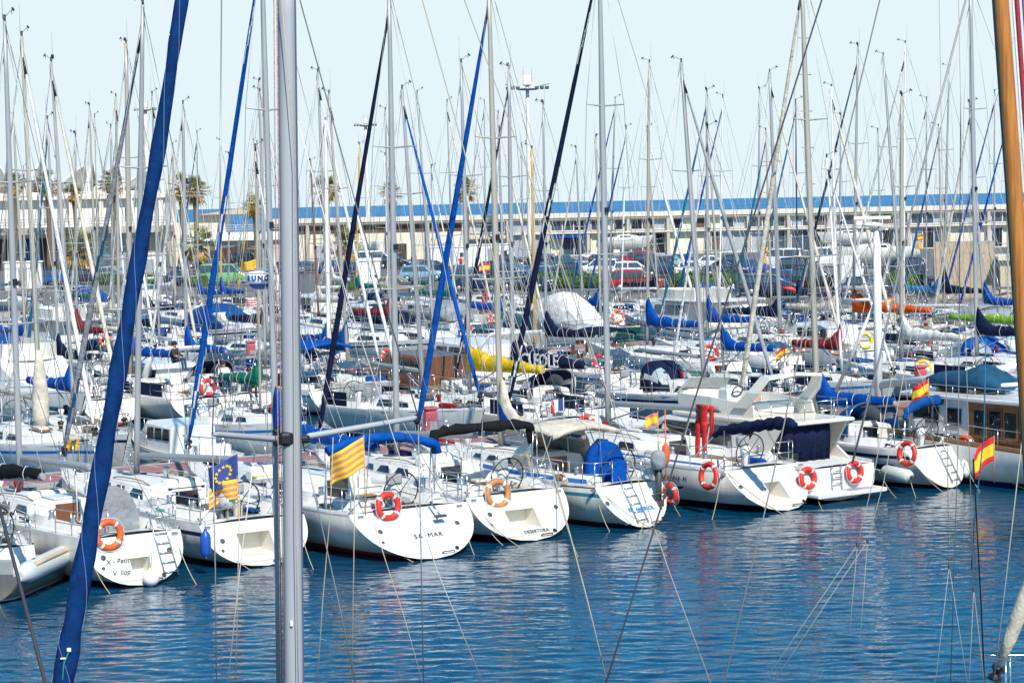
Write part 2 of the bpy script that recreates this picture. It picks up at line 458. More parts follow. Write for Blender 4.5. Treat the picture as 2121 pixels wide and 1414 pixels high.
def guard_rails(H, root, lod=0, r=.011, pulpit=True, pushpit=True, gate=True):
    rr = r * 1.25
    if pushpit:
        paths = [[], []]
        for h in (.32, .62):
            a = rail_pts(H, .15, .012, h, 1, 4); b = rail_pts(H, .012, .15, h, -1, 4)
            if gate and h < .5 or (gate and lod == 0):
                q = a[-1].copy(); q.y *= .45; paths[0].append(a + [q])
                q = b[0].copy(); q.y *= .45; paths[1].append([q] + b)
            else: paths[0].append(a + b)
        for side in (1, -1):
            for u in (.15, .07, .012):
                p = H.deck(u, .94, .0); q = H.deck(u, .94, .62)
                paths[(1 - side) // 2].append([Vector((p.x, p.y * side, p.z)), Vector((q.x, q.y * side, q.z))])
            if gate:
                p = H.deck(.012, .94 * .45, .0); q = H.deck(.012, .94 * .45, .62)
                paths[(1 - side) // 2].append([Vector((p.x, p.y * side, p.z)), Vector((q.x, q.y * side, q.z))])
        if gate:
            for q in paths: tubes('pushpit', q, steel, root, rr)
        else: tubes('pushpit', paths[0] + paths[1], steel, root, rr)
    if pulpit:
        paths = []
        top = rail_pts(H, .9, .985, .66, 1, 4) ; nose = H.deck(1.0, 0, .68); nose.x += .12
        paths.append(top + [nose] + [Vector((p.x, -p.y, p.z)) for p in top[::-1]])
        for side in (1, -1):
            for u in (.9, .965):
                p = H.deck(u, .94, 0); q = H.deck(u, .94, .66)
                paths.append([Vector((p.x, p.y * side, p.z)), Vector((q.x, q.y * side, q.z))])
        tubes('pulpit', paths, steel, root, rr)
    hs = (.31, .62) if lod < 2 else (.6,)
    for side in (1, -1):
        for h in hs:
            MB().tube(rail_pts(H, .15, .9, h, side, 10), r * .62, 4).build('lifeline', [wirel], root)
        if lod < 2:
            for u in ((.25, .38, .52, .66, .79) if lod == 0 else (.3, .47, .64, .8)):
                p = H.deck(u, .94, 0); q = H.deck(u, .94, .64)
                MB().tube([Vector((p.x, p.y * side, p.z)), Vector((q.x, q.y * side, q.z))], r, 5).build('stanchion', [steel], root)

def masthead_gear(mast, top, kind=0, sc_=1.0):
    mb = MB(); t = Vector(top); s = 1 if kind % 2 == 0 else -1
    mb.tube([t - Vector((0, 0, .1)), t + Vector((0, 0, .16))], .035, 6)
    mb.tube([t + Vector((0, 0, .08)), t + Vector((s * .36, 0, .22)), t + Vector((s * .48, 0, .21))], .009, 4)
    mb.box(t + Vector((s * .54, 0, .25)), (.15, .015, .06), 0, Matrix.Rotation(.5 * s, 3, 'Y'))
    mb.tube([t + Vector((s * .46, 0, .12)), t + Vector((s * .46, 0, .30))], .008, 4)
    if kind % 3 != 1:
        mb.tube([t + Vector((-s * .12, 0, .05)), t + Vector((-s * .12, 0, .3)), t + Vector((-s * .12, 0, 1.0))], [.008, .005, .003], 4)
    if kind % 3 == 0:
        mb.lathe([(.05, 0), (.05, .14)], t + Vector((0, .05, .1)), 6)
    mb.build('masthead_gear', [black], mast)

def sail_cover(root, p0, p1, m_, collar=1.0, h0=.34, h1=.15, w=.15, name='sail_cover', seed=0, sag=.0, m2=None, lines=True, collar_len=.22):
    # fabric over the flaked mainsail: tall and narrow at the mast, low at the boom end
    rnd = random.Random(seed); p0, p1 = Vector(p0), Vector(p1); d = p1 - p0; mb = MB(); rings = []; N = 26
    lat = Vector((0, 0, 1)).cross(d).normalized()
    for i in range(N):
        t = i / (N - 1); c = p0 + d * t
        k = max(0., 1 - t / collar_len)
        top = h0 + (h1 - h0) * t + (collar - h0) * k ** 1.7
        top *= 1 + .10 * math.sin(t * 23 + seed) + .06 * math.sin(t * 51 + seed * 2) + rnd.uniform(-.08, .08)
        bot = -.10 - .03 * rnd.random(); bot -= sag * math.sin(math.pi * t)
        hw = (w * (1 - .45 * t) * (1 - .25 * k)) * (1 + rnd.uniform(-.18, .18))
        ring = []
        for j in range(10):
            a = 2 * math.pi * j / 10; ca, sa = math.cos(a), math.sin(a)
            z = bot + (top - bot) * (.5 + .5 * sa)
            y = hw * ca * (1.0 if sa < .2 else 1 - .62 * (sa - .2) ** 1.2)
            ring.append(c + lat * y + Vector((0, 0, z)))
        rings.append(ring)
    rings[0] = [p + d.normalized() * -.04 for p in rings[0]]
    mb.loft(rings, 0, True)
    if m2:
        for i in range(N - 1):
            for j in range(10):
                if j in (5, 6, 7, 8, 9): mb.m[i * 10 + j] = 1
    o = mb.build(name, [m_, m2 or m_], root)
    if lines:
        for t in (.3, .5, .7, .88):
            i = int(t * (N - 1)); r_ = [p + (p - (p0 + d * t) - Vector((0, 0, .1))).normalized() * .012 for p in rings[i]]
            MB().tube(r_ + [r_[0]], .009, 4, 0, False).build('cover_tie', [ropew], o)
    return o

def sprayhood(H, root, m_, x0=None, h=.8, w=None, win=True, length=1.15, name='sprayhood'):
    u = H.uc1; zb = H.zs(u); w = w or H.bh(u) * .62; xa = H.deck(u, 0, 0).x - .15 if x0 is None else x0
    mb = MB(); rings = []; NK, NA = 7, 15
    for k in range(NK):
        t = k / (NK - 1); x = xa + length * (1 - t); hh = (H.hc + .05) + (h - .1) * t ** .55; ww = w * (.86 + .14 * t)
        ring = []
        for j in range(NA):
            a = math.pi * j / (NA - 1); c, s_ = math.cos(a), math.sin(a)
            y = ww * (abs(c) ** .55) * (1 if c >= 0 else -1); z = zb + .12 + (hh - .12) * (s_ ** .5)
            ring.append(Vector((x, y, z)))
        rings.append(ring)
    mb.loft(rings, 0, False, True, False)
    if win:
        for i in range(NK - 1):
            for j in range(NA - 1):
                if i < 3 and (2 <= j <= 5 or 8 <= j <= 11): mb.m[i * (NA - 1) + j] = 1
                if 1 <= i <= 4 and (j in (1, 12)): mb.m[i * (NA - 1) + j] = 1
    o = mb.build(name, [m_, clear], root)
    md = o.modifiers.new('thickness', 'SOLIDIFY'); md.thickness = .02; md.offset = -1
    mb2 = MB(); mb2.tube([p + Vector((0, 0, -.015)) for p in rings[-1]], .016, 5); mb2.build('hood_frame', [steel], o)
    return o

def bimini(root, x0, x1, z, w, m_, crown=.22, legs=True, zb=1.2, name='bimini', droop=.0, seed=1, rolled=False):
    rnd = random.Random(seed); mb = MB(); rings = []; NX, NY = 9, 11
    if rolled:
        # canvas gathered along a hoop: a thick wrinkled roll that follows the arch
        pts = []; rs = []
        for j in range(19):
            a = math.pi * j / 18; c, s_ = math.cos(a), math.sin(a)
            pts.append(Vector(((x0 + x1) / 2 + rnd.uniform(-.03, .03), w * (abs(c) ** .6) * (1 if c > 0 else -1), z - crown * 1.2 + crown * 1.2 * (s_ ** .5) + rnd.uniform(-.02, .02)))); rs.append(.13 + rnd.uniform(-.03, .035))
        pts.insert(0, pts[0] - Vector((0, 0, .3))); rs.insert(0, .07); pts.append(pts[-1] - Vector((0, 0, .3))); rs.append(.07)
        mb.tube(pts, rs, 9)
        o = mb.build(name, [m_], root)
    else:
        for i in range(NX):
            t = i / (NX - 1); x = x0 + (x1 - x0) * t; ring = []
            for j in range(NY):
                y = -w + 2 * w * j / (NY - 1); q = (y / w) ** 2
                ring.append(Vector((x, y, z + crown * (1 - q) - .05 * (2 * t - 1) ** 2 + .02 * math.cos(t * 6 * math.pi) + rnd.uniform(-.012, .012) - droop * t)))
            rings.append(ring)
        rings.insert(0, [p - Vector((0, 0, .12)) for p in rings[0]]); rings.append([p - Vector((0, 0, .12)) for p in rings[-1]])
        mb.loft(rings, 0, False, True, False)
        o = mb.build(name, [m_], root)
        md = o.modifiers.new('thickness', 'SOLIDIFY'); md.thickness = .02
    if legs:
        xm = (x0 + x1) / 2
        for side in (1, -1):
            for x in ((x0 + .05, xm, x1 - .05) if not rolled else (xm - .12, xm, xm + .12)):
                MB().tube([Vector((xm, side * w * 1.0, zb)), Vector((x, side * w * .99, z - .02 - (0 if not rolled else crown)))], .016, 5).build('bimini_pole', [steel], o)
    return o

def wheel_and_pedestal(H, root, u=.1, r=.55, full=True):
    p = H.deck(u, 0, -.46)
    MB().lathe([(.13, 0), (.11, .5), (.14, .8), (.16, .95), (.05, 1.0)], p, 10).build('pedestal', [gel], root)
    c = p + Vector((-.2, 0, .85)); rot = Matrix.Rotation(R(90 - 12), 3, 'Y')
    mb = MB().torus(c, r, .018, 28, 6, 0, rot)
    for k in range(5):
        a = 2 * math.pi * k / 5; d = rot @ Vector((math.cos(a), math.sin(a), 0))
        mb.tube([c, c + d * r], .011, 4)
    mb.build('steering_wheel', [black], root)
    MB().rbox(p + Vector((.1, 0, 1.12)), (.2, .42, .3), .05).build('instrument_pod', [grey], root)

def small_gear(H, root, lod=0, seed=0):
    rnd = random.Random(seed)
    for u, s in ((.6, .26), (.86, .28)):
        p = H.deck(u, 0, (H.cabh(u) + .09) if u < H.ub else .1)
        q = H.deck(u + .02, 0, (H.cabh(u + .02) + .09) if u + .02 < H.ub else .1); sl = math.atan2(q.z - p.z, q.x - p.x)
        MB().rbox(p, (s * 2, s * 2, .06), .04, 0, Matrix.Rotation(-sl, 3, 'Y')).build('hatch', [glassb], root)
    p = H.deck(H.uc1, 0, 0); hc = H.hc
    mb = MB(); mb.box(p + Vector((-.012, 0, hc * .5 - .12)), (.03, .62, hc + .2)); mb.build('companionway', [brown if seed % 2 else glass], root)
    mb = MB(); mb.rbox(p + Vector((.42, 0, hc + .1)), (.8, .66, .06), .03); mb.build('sliding_hatch', [gel], root)
    if lod == 0:
        for u in (.16, .27):
            for side in (1, -1):
                q = H.deck(u, .57, .22); q.y *= side
                MB().lathe([(.09, 0), (.075, .05), (.06, .12), (.085, .17), (.05, .19)], q, 10).build('winch', [steel], root)
        for side in (1, -1):
            pts = []
            for i in range(7):
                u = H.uc1 + .05 + .2 * i / 6; q = H.deck(u, .42 * H.kf(u), H.cabh(u) + .09 - (.06 if i in (0, 6) else 0)); q.y *= side; pts.append(q)
            MB().tube(pts, .016, 5).build('grab_rail', [teak], root)
        for k in range(5):      # coiled sheets and halyard tails on deck
            u = rnd.uniform(.12, .5); q = H.deck(u, rnd.uniform(.3, .75) * rnd.choice((1, -1)), .05 if u > H.uc1 else .06)
            if u > H.uc1: q.z += H.cabh(u) * .1
            MB().torus(q, rnd.uniform(.09, .16), .03, 14, 5, 0, Matrix.Rotation(rnd.uniform(0, .5), 3, 'X')).build('rope_coil', [rnd.choice((ropew, rope, ropeg, roped))], root)
        for u in (.03, .5, .93):
            for side in (1, -1):
                q = H.deck(u, .9, .06); q.y *= side
                MB().tube([q + Vector((-.13, 0, .05)), q + Vector((-.05, 0, .06)), q + Vector((-.05, 0, 0)), q + Vector((.05, 0, 0)), q + Vector((.05, 0, .06)), q + Vector((.13, 0, .05))], .018, 5).build('cleat', [steel], root)

def rig(H, root, xm, ztop, dx, mm, r=.08, jib=None, jib_r=.075, jib2=None, boom='bare', boom_len=None, cover=None, lod=0, seed=0, zboom=None, slope=.03, lean_y=0., spr=2, jib_frac=.95, radome=None, swing=0.0, cover2=None, collar=1.0, cov_h=.36, cov_w=.17, jib_stripe=None, boom_m=None, steps=False, wr=None):
    rnd = random.Random(seed + 77)
    u = xm / H.L; zd = H.zs(u) + (H.cabh(u) if u < H.ub else .05) + .03
    base = Vector((xm, 0, zd)); top = Vector((xm + dx, lean_y, ztop)); d = top - base
    def on(t): return base + d * t
    mb = MB(); N = 9
    mb.tube([on(i / N) for i in range(N + 1)], [r * (1.0 if i < 6 else 1 - .1 * (i - 5)) for i in range(N + 1)], 10 if lod < 2 else 7, flat=.78)
    mast = mb.build('mast', [mm], root)
    wr = wr or (.0095 if lod == 0 else .011)
    tips = []
    for t in ((.36, .66) if spr == 2 else (.5,)):
        w_ = min(.95, H.bh(u) * .62) * (1 - .25 * (t > .5)); c = on(t)
        mb = MB().tube([c + Vector((-.16, w_, .05)), c, c + Vector((-.16, -w_, .05))], [.02, .032, .02], 6)
        mb.build('spreader', [mm if lod == 0 else grey], mast)
        tips.append((t, w_))
    masthead_gear(mast, top, seed)
    if steps:
        for k in range(9):
            c = on(.2 + .08 * k); MB().tube([c + Vector((0, -.2 - r * .5, 0)), c + Vector((0, .2 + r * .5, 0))], .013, 4).build('mast_step', [grey], mast)
    else:
        c = on(.45); MB().box(c + Vector((-r - .02, 0, 0)), (.07, .1, .16)).build('deck_light', [black], mast)
    for side in (1, -1):
        cp = H.deck(u - .012, .93, .03); cp.y *= side
        path = [cp] + [on(t) + Vector((-.16, w_ * side, .05)) for t, w_ in tips] + [on(.985)]
        MB().tube(path, wr, 4).build('shroud', [wire], root)
        cp2 = H.deck(u - .03, .9, .03); cp2.y *= side
        MB().tube([cp2, on(tips[0][0] - .01)], wr, 4).build('shroud', [wire], root)
    p = H.deck(.012, 0, .05)
    if H.rake > .3 and lod < 2:
        sp_ = p + (top - p) * .22
        MB().tube([top, sp_], wr, 4).build('backstay', [wire], root)
        for side in (1, -1):
            q = H.deck(.012, .7, .03); q.y *= side
            MB().tube([sp_, q], wr, 4).build('backstay', [wire], root)
    else: MB().tube([top, p], wr, 4).build('backstay', [wire], root)
    bow = H.deck(1.0, 0, .12); bow.x -= .12; jt = on(jib_frac)
    if jib is None:
        MB().tube([bow, jt], wr * 1.3, 4).build('forestay', [wire], root)
    else:
        M_ = 26; pts = []; rs = []
        for i in range(M_ + 1):
            t = .03 + .94 * i / M_; pts.append(bow + (jt - bow) * t + Vector((0, 0, 0)))
            f_ = interp(t, (.03, .06, .14, .4, .75, .95, .97), (.35, .8, 1.0, .95, .68, .4, .25))
            rs.append(jib_r * f_ * (1 + rnd.uniform(-.04, .04)))
        mb = MB().tube(pts, rs, 10, stripe=(1, 1, jib_stripe) if jib_stripe else None)
        fj = mb.build('furled_jib', [jib, jib2 or jib], root)
        MB().lathe([(.1, 0), (.11, .05), (.06, .09), (.06, .13), (.11, .17), (.1, .22)], bow + (jt - bow) * .016, 10, 0, rot_to(jt - bow)).build('furling_drum', [black], fj)
        MB().tube([jt - (jt - bow) * .0, bow + (jt - bow) * .95], [.03, .045], 6).build('furling_swivel', [black], fj)
    zb = zboom if zboom is not None else zd + 1.0
    bl = boom_len or H.L * .36
    g = base + d * ((zb - zd) / (ztop - zd)) + Vector((-r - .05, 0, 0))
    e = g + Vector((-bl * math.cos(swing), bl * math.sin(swing), bl * slope))
    if boom:
        rb = .075 if lod == 0 else .065
        MB().tube([g, g + (e - g) * .02, g + (e - g) * .985, e], [rb * .6, rb, rb, rb * .8], 8, flat=1.25).build('boom', [boom_m or mm], root)
        MB().tube([g + (e - g) * .34 + Vector((0, 0, -.06)), on(.02) + Vector((-r, 0, .05))], .026, 6).build('boom_vang', [grey], root)
        MB().tube([e, top + Vector((-.1, 0, -.05))], wr * .75, 4).build('topping_lift', [wirel], root)
        q = H.deck(max(.02, min(.3, (g.x - bl * .8) / H.L)), 0, -.3)
        MB().tube([g + (e - g) * .8 + Vector((0, 0, -.06)), q], .016, 4).build('mainsheet', [ropew], root)
        if cover is not None:
            sail_cover(root, g + Vector((.05, 0, rb * .5)), g + (e - g) * .985 + Vector((0, 0, rb * .5)), cover, collar=collar, h0=cov_h, w=cov_w, seed=seed, m2=cover2, lines=lod < 2)
    if lod < 2:
        for k in range(3 if lod else 4):
            q = on(.02) + Vector((r + .05 + .03 * k, rnd.uniform(-.2, .2), 0))
            MB().tube([q, on(.97 - .14 * k) + Vector((r, 0, 0))], .007, 3).build('halyard', [rnd.choice((ropew, rope, wirel))], root)
    if lod == 2:
        MB().tube([on(.03) + Vector((r + .1, .1, 0)), on(.96)], .009, 3).build('halyard', [ropew], root)
    elif boom and cover is not None:
        for side in (1, -1):
            for t in (.35, .7): MB().tube([on(.42) + Vector((0, side * .15, 0)), g + (e - g) * t + Vector((0, side * .1, 0))], .006, 3).build('lazy_jack', [wirel], root)
    if radome:
        zr, rr_ = radome[:2]; t = (zr - zd) / (ztop - zd); c = on(t) + Vector((r + rr_ + .06, 0, 0))
        mb = MB().lathe([(rr_ * .8, -.06), (rr_ * .98, -.02), (rr_, .06), (rr_ * .98, .2), (rr_ * .8, .27), (rr_ * .4, .29)], c, 20, 0)
        o = mb.build('radome', [whitep], root)
        MB().lathe([(rr_ * .5, -.2), (rr_ * .82, -.1), (rr_ * .84, -.065)], c, 20).build('radome_base', [bluec if len(radome) > 2 else grey], o)
        MB().box(on(t) + Vector((r + .12, 0, -.17)), (.3, .12, .06)).build('radome_bracket', [grey], o)
        return dict(base=base, top=top, g=g, e=e, bow=bow, mast=mast, radome=o, rc=c)
    return dict(base=base, top=top, g=g, e=e, bow=bow, mast=mast)

CUSH = None
def clutter(H, root, seed, n=8, cloth=True):
    # the odds and ends of boats in use: cushions, vents, panels, bags lashed to the rail
    rnd = random.Random(seed * 13 + 5)
    pal = [CAN['navy'], CAN['royal'], CAN['black'], CAN['grey'], CAN['cream'], CAN['blue'], teak, CAN['red'], CAN['green'], dgrey, CAN['orange'], brown]
    for k in range(n):
        t = rnd.random()
        if t < .4:
            u = rnd.uniform(.08, H.uc1 - .04); y = rnd.choice((-1, 1)) * rnd.uniform(.26, .48); p = H.deck(u, y, .02)
            MB().rbox(p, (rnd.uniform(.3, .9), rnd.uniform(.25, .4), rnd.uniform(.08, .22)), .04, 0, Matrix.Rotation(rnd.uniform(-.3, .3), 3, 'Z')).build('cushion', [rnd.choice(pal)], root)
        elif t < .62:
            u = rnd.uniform(.4, .72); y = rnd.uniform(-.3, .3); p = H.deck(u, y, H.cabh(u) + .1)
            MB().lathe([(.07, 0), (.075, .12), (.11, .2), (.10, .26), (.02, .28)], p, 8).build('ventilator', [rnd.choice((gel, steel, CAN['red'], black))], root)
        elif t < .8:
            u = rnd.uniform(.42, .7); y = rnd.choice((-1, 1)) * rnd.uniform(.05, .2); p = H.deck(u, y, H.cabh(u) + .11)
            MB().rbox(p, (rnd.uniform(.5, 1.2), rnd.uniform(.3, .5), rnd.uniform(.05, .16)), .03, 0, Matrix.Rotation(rnd.uniform(-.2, .2), 3, 'Z')).build('deck_locker', [rnd.choice((glassb, dgrey, CAN['navy'], CAN['royal'], teak, gelc))], root)
        else:
            u = rnd.uniform(.78, .93); p = H.deck(u, rnd.uniform(-.4, .4), .14)
            MB().rbox(p, (rnd.uniform(.4, .9), rnd.uniform(.25, .4), rnd.uniform(.12, .25)), .06, 0, Matrix.Rotation(rnd.uniform(-.6, .6), 3, 'Z')).build('sail_bag', [rnd.choice(pal)], root)
    if cloth and rnd.random() < .55:
        m_ = CAN[rnd.choice(('navy', 'royal', 'blue', 'navy', 'cream', 'green'))]
        for side in (1, -1):
            a = rail_pts(H, .07, .26, .08, side, 6); b = rail_pts(H, .07, .26, .6, side, 6); mb = MB(); vs = []
            for p, q in zip(a, b): vs += [p, q]
            mb.add(vs, [(2*i, 2*i+2, 2*i+3, 2*i+1) for i in range(5)]); o = mb.build('weather_cloth', [m_], root); md = o.modifiers.new('thickness', 'SOLIDIFY'); md.thickness = .012
    if cloth and rnd.random() < .4:
        p = H.deck(.02, 0, 1.5); MB().rbox(p + Vector((.2, 0, 0)), (.75, 1.1, .04), .02, 0, Matrix.Rotation(.25, 3, 'Y')).build('solar_panel', [glassb], root)
        for side in (1, -1): MB().tube([H.deck(.03, 0, .0) + Vector((.1, side * .5, 0)), p + Vector((.2, side * .5, -.02))], .018, 5).build('panel_post', [steel], root)

HMW = lambda col=WHITE, boot=NAVY, anti=(.03, .035, .05), z1=.13: hull_mat(col, boot, anti, z1=z1)

def sailboat(loc, rz, L=10.5, B=None, hull=None, lod=1, seed=0, xm=None, rake=.8, fs=1.05, fb=1.4, bt=.74, cov=None, hood=None, bim=None, recess=None, windows=True, stripe=None, rail=None, transom_m=None, vee=2.6, teak_floor=True, wheel=True, gate=True, hc=.42, rigk=None, bimr=False, dm=None, name='sailing_boat'):
    root = empty(name, loc, rz)
    B = B or L * .315
    H = Hull(L, B, fs, fb, rake, bt, vee=vee)
    build_hull(H, root, hull or HMW(), rail, stripe, transom_m, recess, lod)
    build_deck(H, root, hc=hc, teak_floor=teak_floor, dm=dm)
    if windows:
        cabin_windows(H, root, ((.395, .465), (.485, .55), (.57, .625)) if lod == 0 else (((.39, .5), (.52, .6)) if lod == 1 else ((.39, .6),)))
    guard_rails(H, root, lod, gate=gate, r=.011 if lod == 0 else .013)
    small_gear(H, root, lod, seed)
    if wheel and lod < 2: wheel_and_pedestal(H, root, .1, .5 + .06 * (seed % 2))
    clutter(H, root, seed, (9, 13, 6)[lod], seed >= 20)
    if hood: sprayhood(H, root, hood)
    if bim:
        x0 = H.deck(.02, 0, 0).x + .1
        bimini(root, x0, x0 + L * .2, H.zs(.1) + 1.75, H.bh(.1) * .8, bim, zb=H.zs(.1) + .1, rolled=bimr, seed=seed)
    H.xm = xm if xm is not None else .6 * L
    info = {}
    if rigk is not None:
        info = rig(H, root, H.xm, lod=lod, seed=seed, **rigk)
    return root, H, info

def to_world(root, p):
    return Matrix.Translation(root.location) @ Matrix.Rotation(root.rotation_euler[2], 4, 'Z') @ Vector(p)
# ------------------------------------------------------------------ water, sea, piers
def water_mat(name, deep, amp=1.0, far=False):
    k = bpy.data.materials.new(name); k.use_nodes = True; n = k.node_tree; b = n.nodes['Principled BSDF']
    b.inputs['Base Color'].default_value = (*deep, 1); b.inputs['Roughness'].default_value = .04 if not far else .35
    b.inputs['IOR'].default_value = 1.36
    b.inputs['Specular IOR Level'].default_value = .5 if not far else .25
    tc = n.nodes.new('ShaderNodeTexCoord'); last = None
    specs = ((1.6, (1, .45, 1), .012, 3), (5.0, (1, .5, 1), .005, 2)) if not far else ((.02, (1, .3, 1), .8, 4), (.2, (1, .4, 1), .3, 3))
    for sc_, st, hgt, det in specs:
        mp = n.nodes.new('ShaderNodeMapping'); mp.inputs['Rotation'].default_value = (0, 0, R(8)); mp.inputs['Scale'].default_value = (st[1], st[0], 1)
        n.links.new(tc.outputs['Object'], mp.inputs[0])
        nz = n.nodes.new('ShaderNodeTexNoise'); nz.inputs['Scale'].default_value = sc_; nz.inputs['Detail'].default_value = det; nz.inputs['Roughness'].default_value = .55
        nz.inputs['Distortion'].default_value = .4
        n.links.new(mp.outputs[0], nz.inputs['Vector'])
        bu = n.nodes.new('ShaderNodeBump'); bu.inputs['Strength'].default_value = 1; bu.inputs['Distance'].default_value = hgt * amp * 2
        n.links.new(nz.outputs[0], bu.inputs['Height'])
        if last: n.links.new(last.outputs[0], bu.inputs['Normal'])
        last = bu
    n.links.new(last.outputs[0], b.inputs['Normal'])
    if far:                                                # light and dark wave streaks painted into the open sea colour
        mp = n.nodes.new('ShaderNodeMapping'); mp.inputs['Scale'].default_value = (.012, .0022, 1); n.links.new(tc.outputs['Object'], mp.inputs[0])
        nz = n.nodes.new('ShaderNodeTexNoise'); nz.inputs['Scale'].default_value = 1.0; nz.inputs['Detail'].default_value = 7; nz.inputs['Roughness'].default_value = .7; n.links.new(mp.outputs[0], nz.inputs['Vector'])
        rp = n.nodes.new('ShaderNodeValToRGB'); rp.color_ramp.elements[0].position = .38; rp.color_ramp.elements[1].position = .64
        rp.color_ramp.elements[0].color = (deep[0] * .6, deep[1] * .62, deep[2] * .75, 1); rp.color_ramp.elements[1].color = (deep[0] * 2.2, deep[1] * 1.3, deep[2] * 1.15, 1)
        n.links.new(nz.outputs[0], rp.inputs[0]); n.links.new(rp.outputs[0], b.inputs['Base Color'])
    return k
def sheet(name, pts, m_, z=0.0):
    mb = MB().add([Vector((p[0], p[1], z)) for p in pts], [list(range(len(pts)))])
    return tag(mb.build(name, [m_]), kind='structure')
def water_grid():
    # one sheet: rippled where it lies in view close by, flat further out
    import numpy as np
    x0, x1, y0, y1, st = -15.0, 17.0, 30.0, 64.0, .085
    nx, ny = int((x1 - x0) / st) + 1, int((y1 - y0) / st) + 1
    X, Y = np.meshgrid(np.linspace(x0, x1, nx), np.linspace(y0, y1, ny))
    rs = np.random.RandomState(5); Z = np.zeros_like(X)
    for wl, amp, cnt, spread in ((2.6, .0020, 6, .6), (1.1, .0020, 10, .5), (.6, .0018, 20, .45), (.38, .0014, 28, .5), (.27, .0009, 28, .6)):
        for _ in range(cnt):
            k = 2 * np.pi / (wl * rs.uniform(.75, 1.3)); th = np.pi / 2 + rs.normal(0, spread * .6); ph = rs.uniform(0, 6.28)
            wv = k * (X * np.cos(th) + Y * np.sin(th)) + ph + .8 * np.sin(X * .35 + rs.uniform(0, 6)) + .6 * np.sin(Y * .27 + X * .15 + rs.uniform(0, 6))
            Z += amp * rs.uniform(.6, 1.2) * np.sin(wv) * (.65 + .35 * np.sin(X * rs.uniform(.1, .4) + Y * rs.uniform(.1, .4) + ph))
    edge = np.minimum(np.minimum(X - x0, x1 - X), np.minimum(Y - y0, y1 - Y)); Z *= np.clip(edge / 2.0, 0, 1)
    Z *= 1.0 - .35 * np.clip((Y - 44) / 20, 0, 1)
    V = np.stack([X, Y, Z], -1).reshape(-1, 3)
    i = np.arange(nx * ny).reshape(ny, nx)
    Q = np.stack([i[:-1, :-1], i[:-1, 1:], i[1:, 1:], i[1:, :-1]], -1).reshape(-1, 4)
    out = np.array([[-200, -30, 0], [200, -30, 0], [200, 330, 0], [-200, 330, 0]], float); o = len(V)
    c = [i[0, 0], i[0, -1], i[-1, -1], i[-1, 0]]
    ex = [[o + k, o + (k + 1) % 4, c[(k + 1) % 4], c[k]] for k in range(4)]
    V = np.vstack([V, out]); Q = np.vstack([Q, np.array(ex)])
    me = bpy.data.meshes.new('water'); me.vertices.add(len(V)); me.vertices.foreach_set('co', V.astype(np.float32).ravel())
    me.loops.add(Q.size); me.loops.foreach_set('vertex_index', Q.astype(np.int32).ravel())
    me.polygons.add(len(Q)); me.polygons.foreach_set('loop_start', np.arange(0, Q.size, 4, dtype=np.int32)); me.polygons.foreach_set('loop_total', np.full(len(Q), 4, np.int32))
    me.polygons.foreach_set('use_smooth', np.ones(len(Q), bool)); me.update(calc_edges=True); me.validate()
    me.materials.append(water_mat('harbour_water', (.0005, .045, .098)))
    ob = bpy.data.objects.new('water', me); sc.collection.objects.link(ob); return tag(ob, kind='structure')
water_grid()
sheet('sea', [(-40000, 330), (40000, 330), (40000, 80000), (-40000, 80000)], water_mat('open_sea', (.012, .16, .36), far=True), -.02)

conc = mat('concrete', (.42, .40, .36), .85, var=.25, vscale=.8, bump=.004, bscale=12)
concd = mat('concrete_dark', (.20, .19, .165), .9, var=.4, vscale=.9, bump=.006, bscale=8)
redpave = mat('red_paving', (.36, .16, .16), .85, var=.25, vscale=1.5)
def along(v0, s): return ndir * v0 + rdir * s
QA, QB = Vector((42, 148, 0)), Vector((-62, 219, 0))       # quay edge, from near right to far left
def quay_s(v):
    # where the line at distance v across the rows meets the quay edge, as a distance along the rows
    d = QB - QA; a = v - QA.dot(ndir); t = a / d.dot(ndir)
    return (QA + d * t).dot(rdir)
def pier(v0, v1, s0):
    s1 = min(quay_s(v0), quay_s(v1)) + 1.0
    mb = MB()
    c = [along(v0, s0), along(v0, s1), along(v1, s1), along(v1, s0)]
    lo, hi = .12, .78
    mb.add([p + Vector((0, 0, lo)) for p in c] + [p + Vector((0, 0, hi)) for p in c], [(3, 2, 1, 0), (4, 5, 6, 7), (0, 1, 5, 4), (1, 2, 6, 5), (2, 3, 7, 6), (3, 0, 4, 7)])
    e = .42
    c2 = [along(v0 + e, s0 + e), along(v0 + e, s1), along(v1 - e, s1), along(v1 - e, s0 + e)]
    mb.add([p + Vector((0, 0, hi + .006)) for p in c2], [(0, 1, 2, 3)], 1)
    return tag(mb.build('pier', [conc, redpave]), kind='structure')
PIERS = [(61.4, 64.2), (98.6, 101.2), (136.0, 138.6), (170, 172.6)]
for a, b in PIERS: pier(a, b, -60)

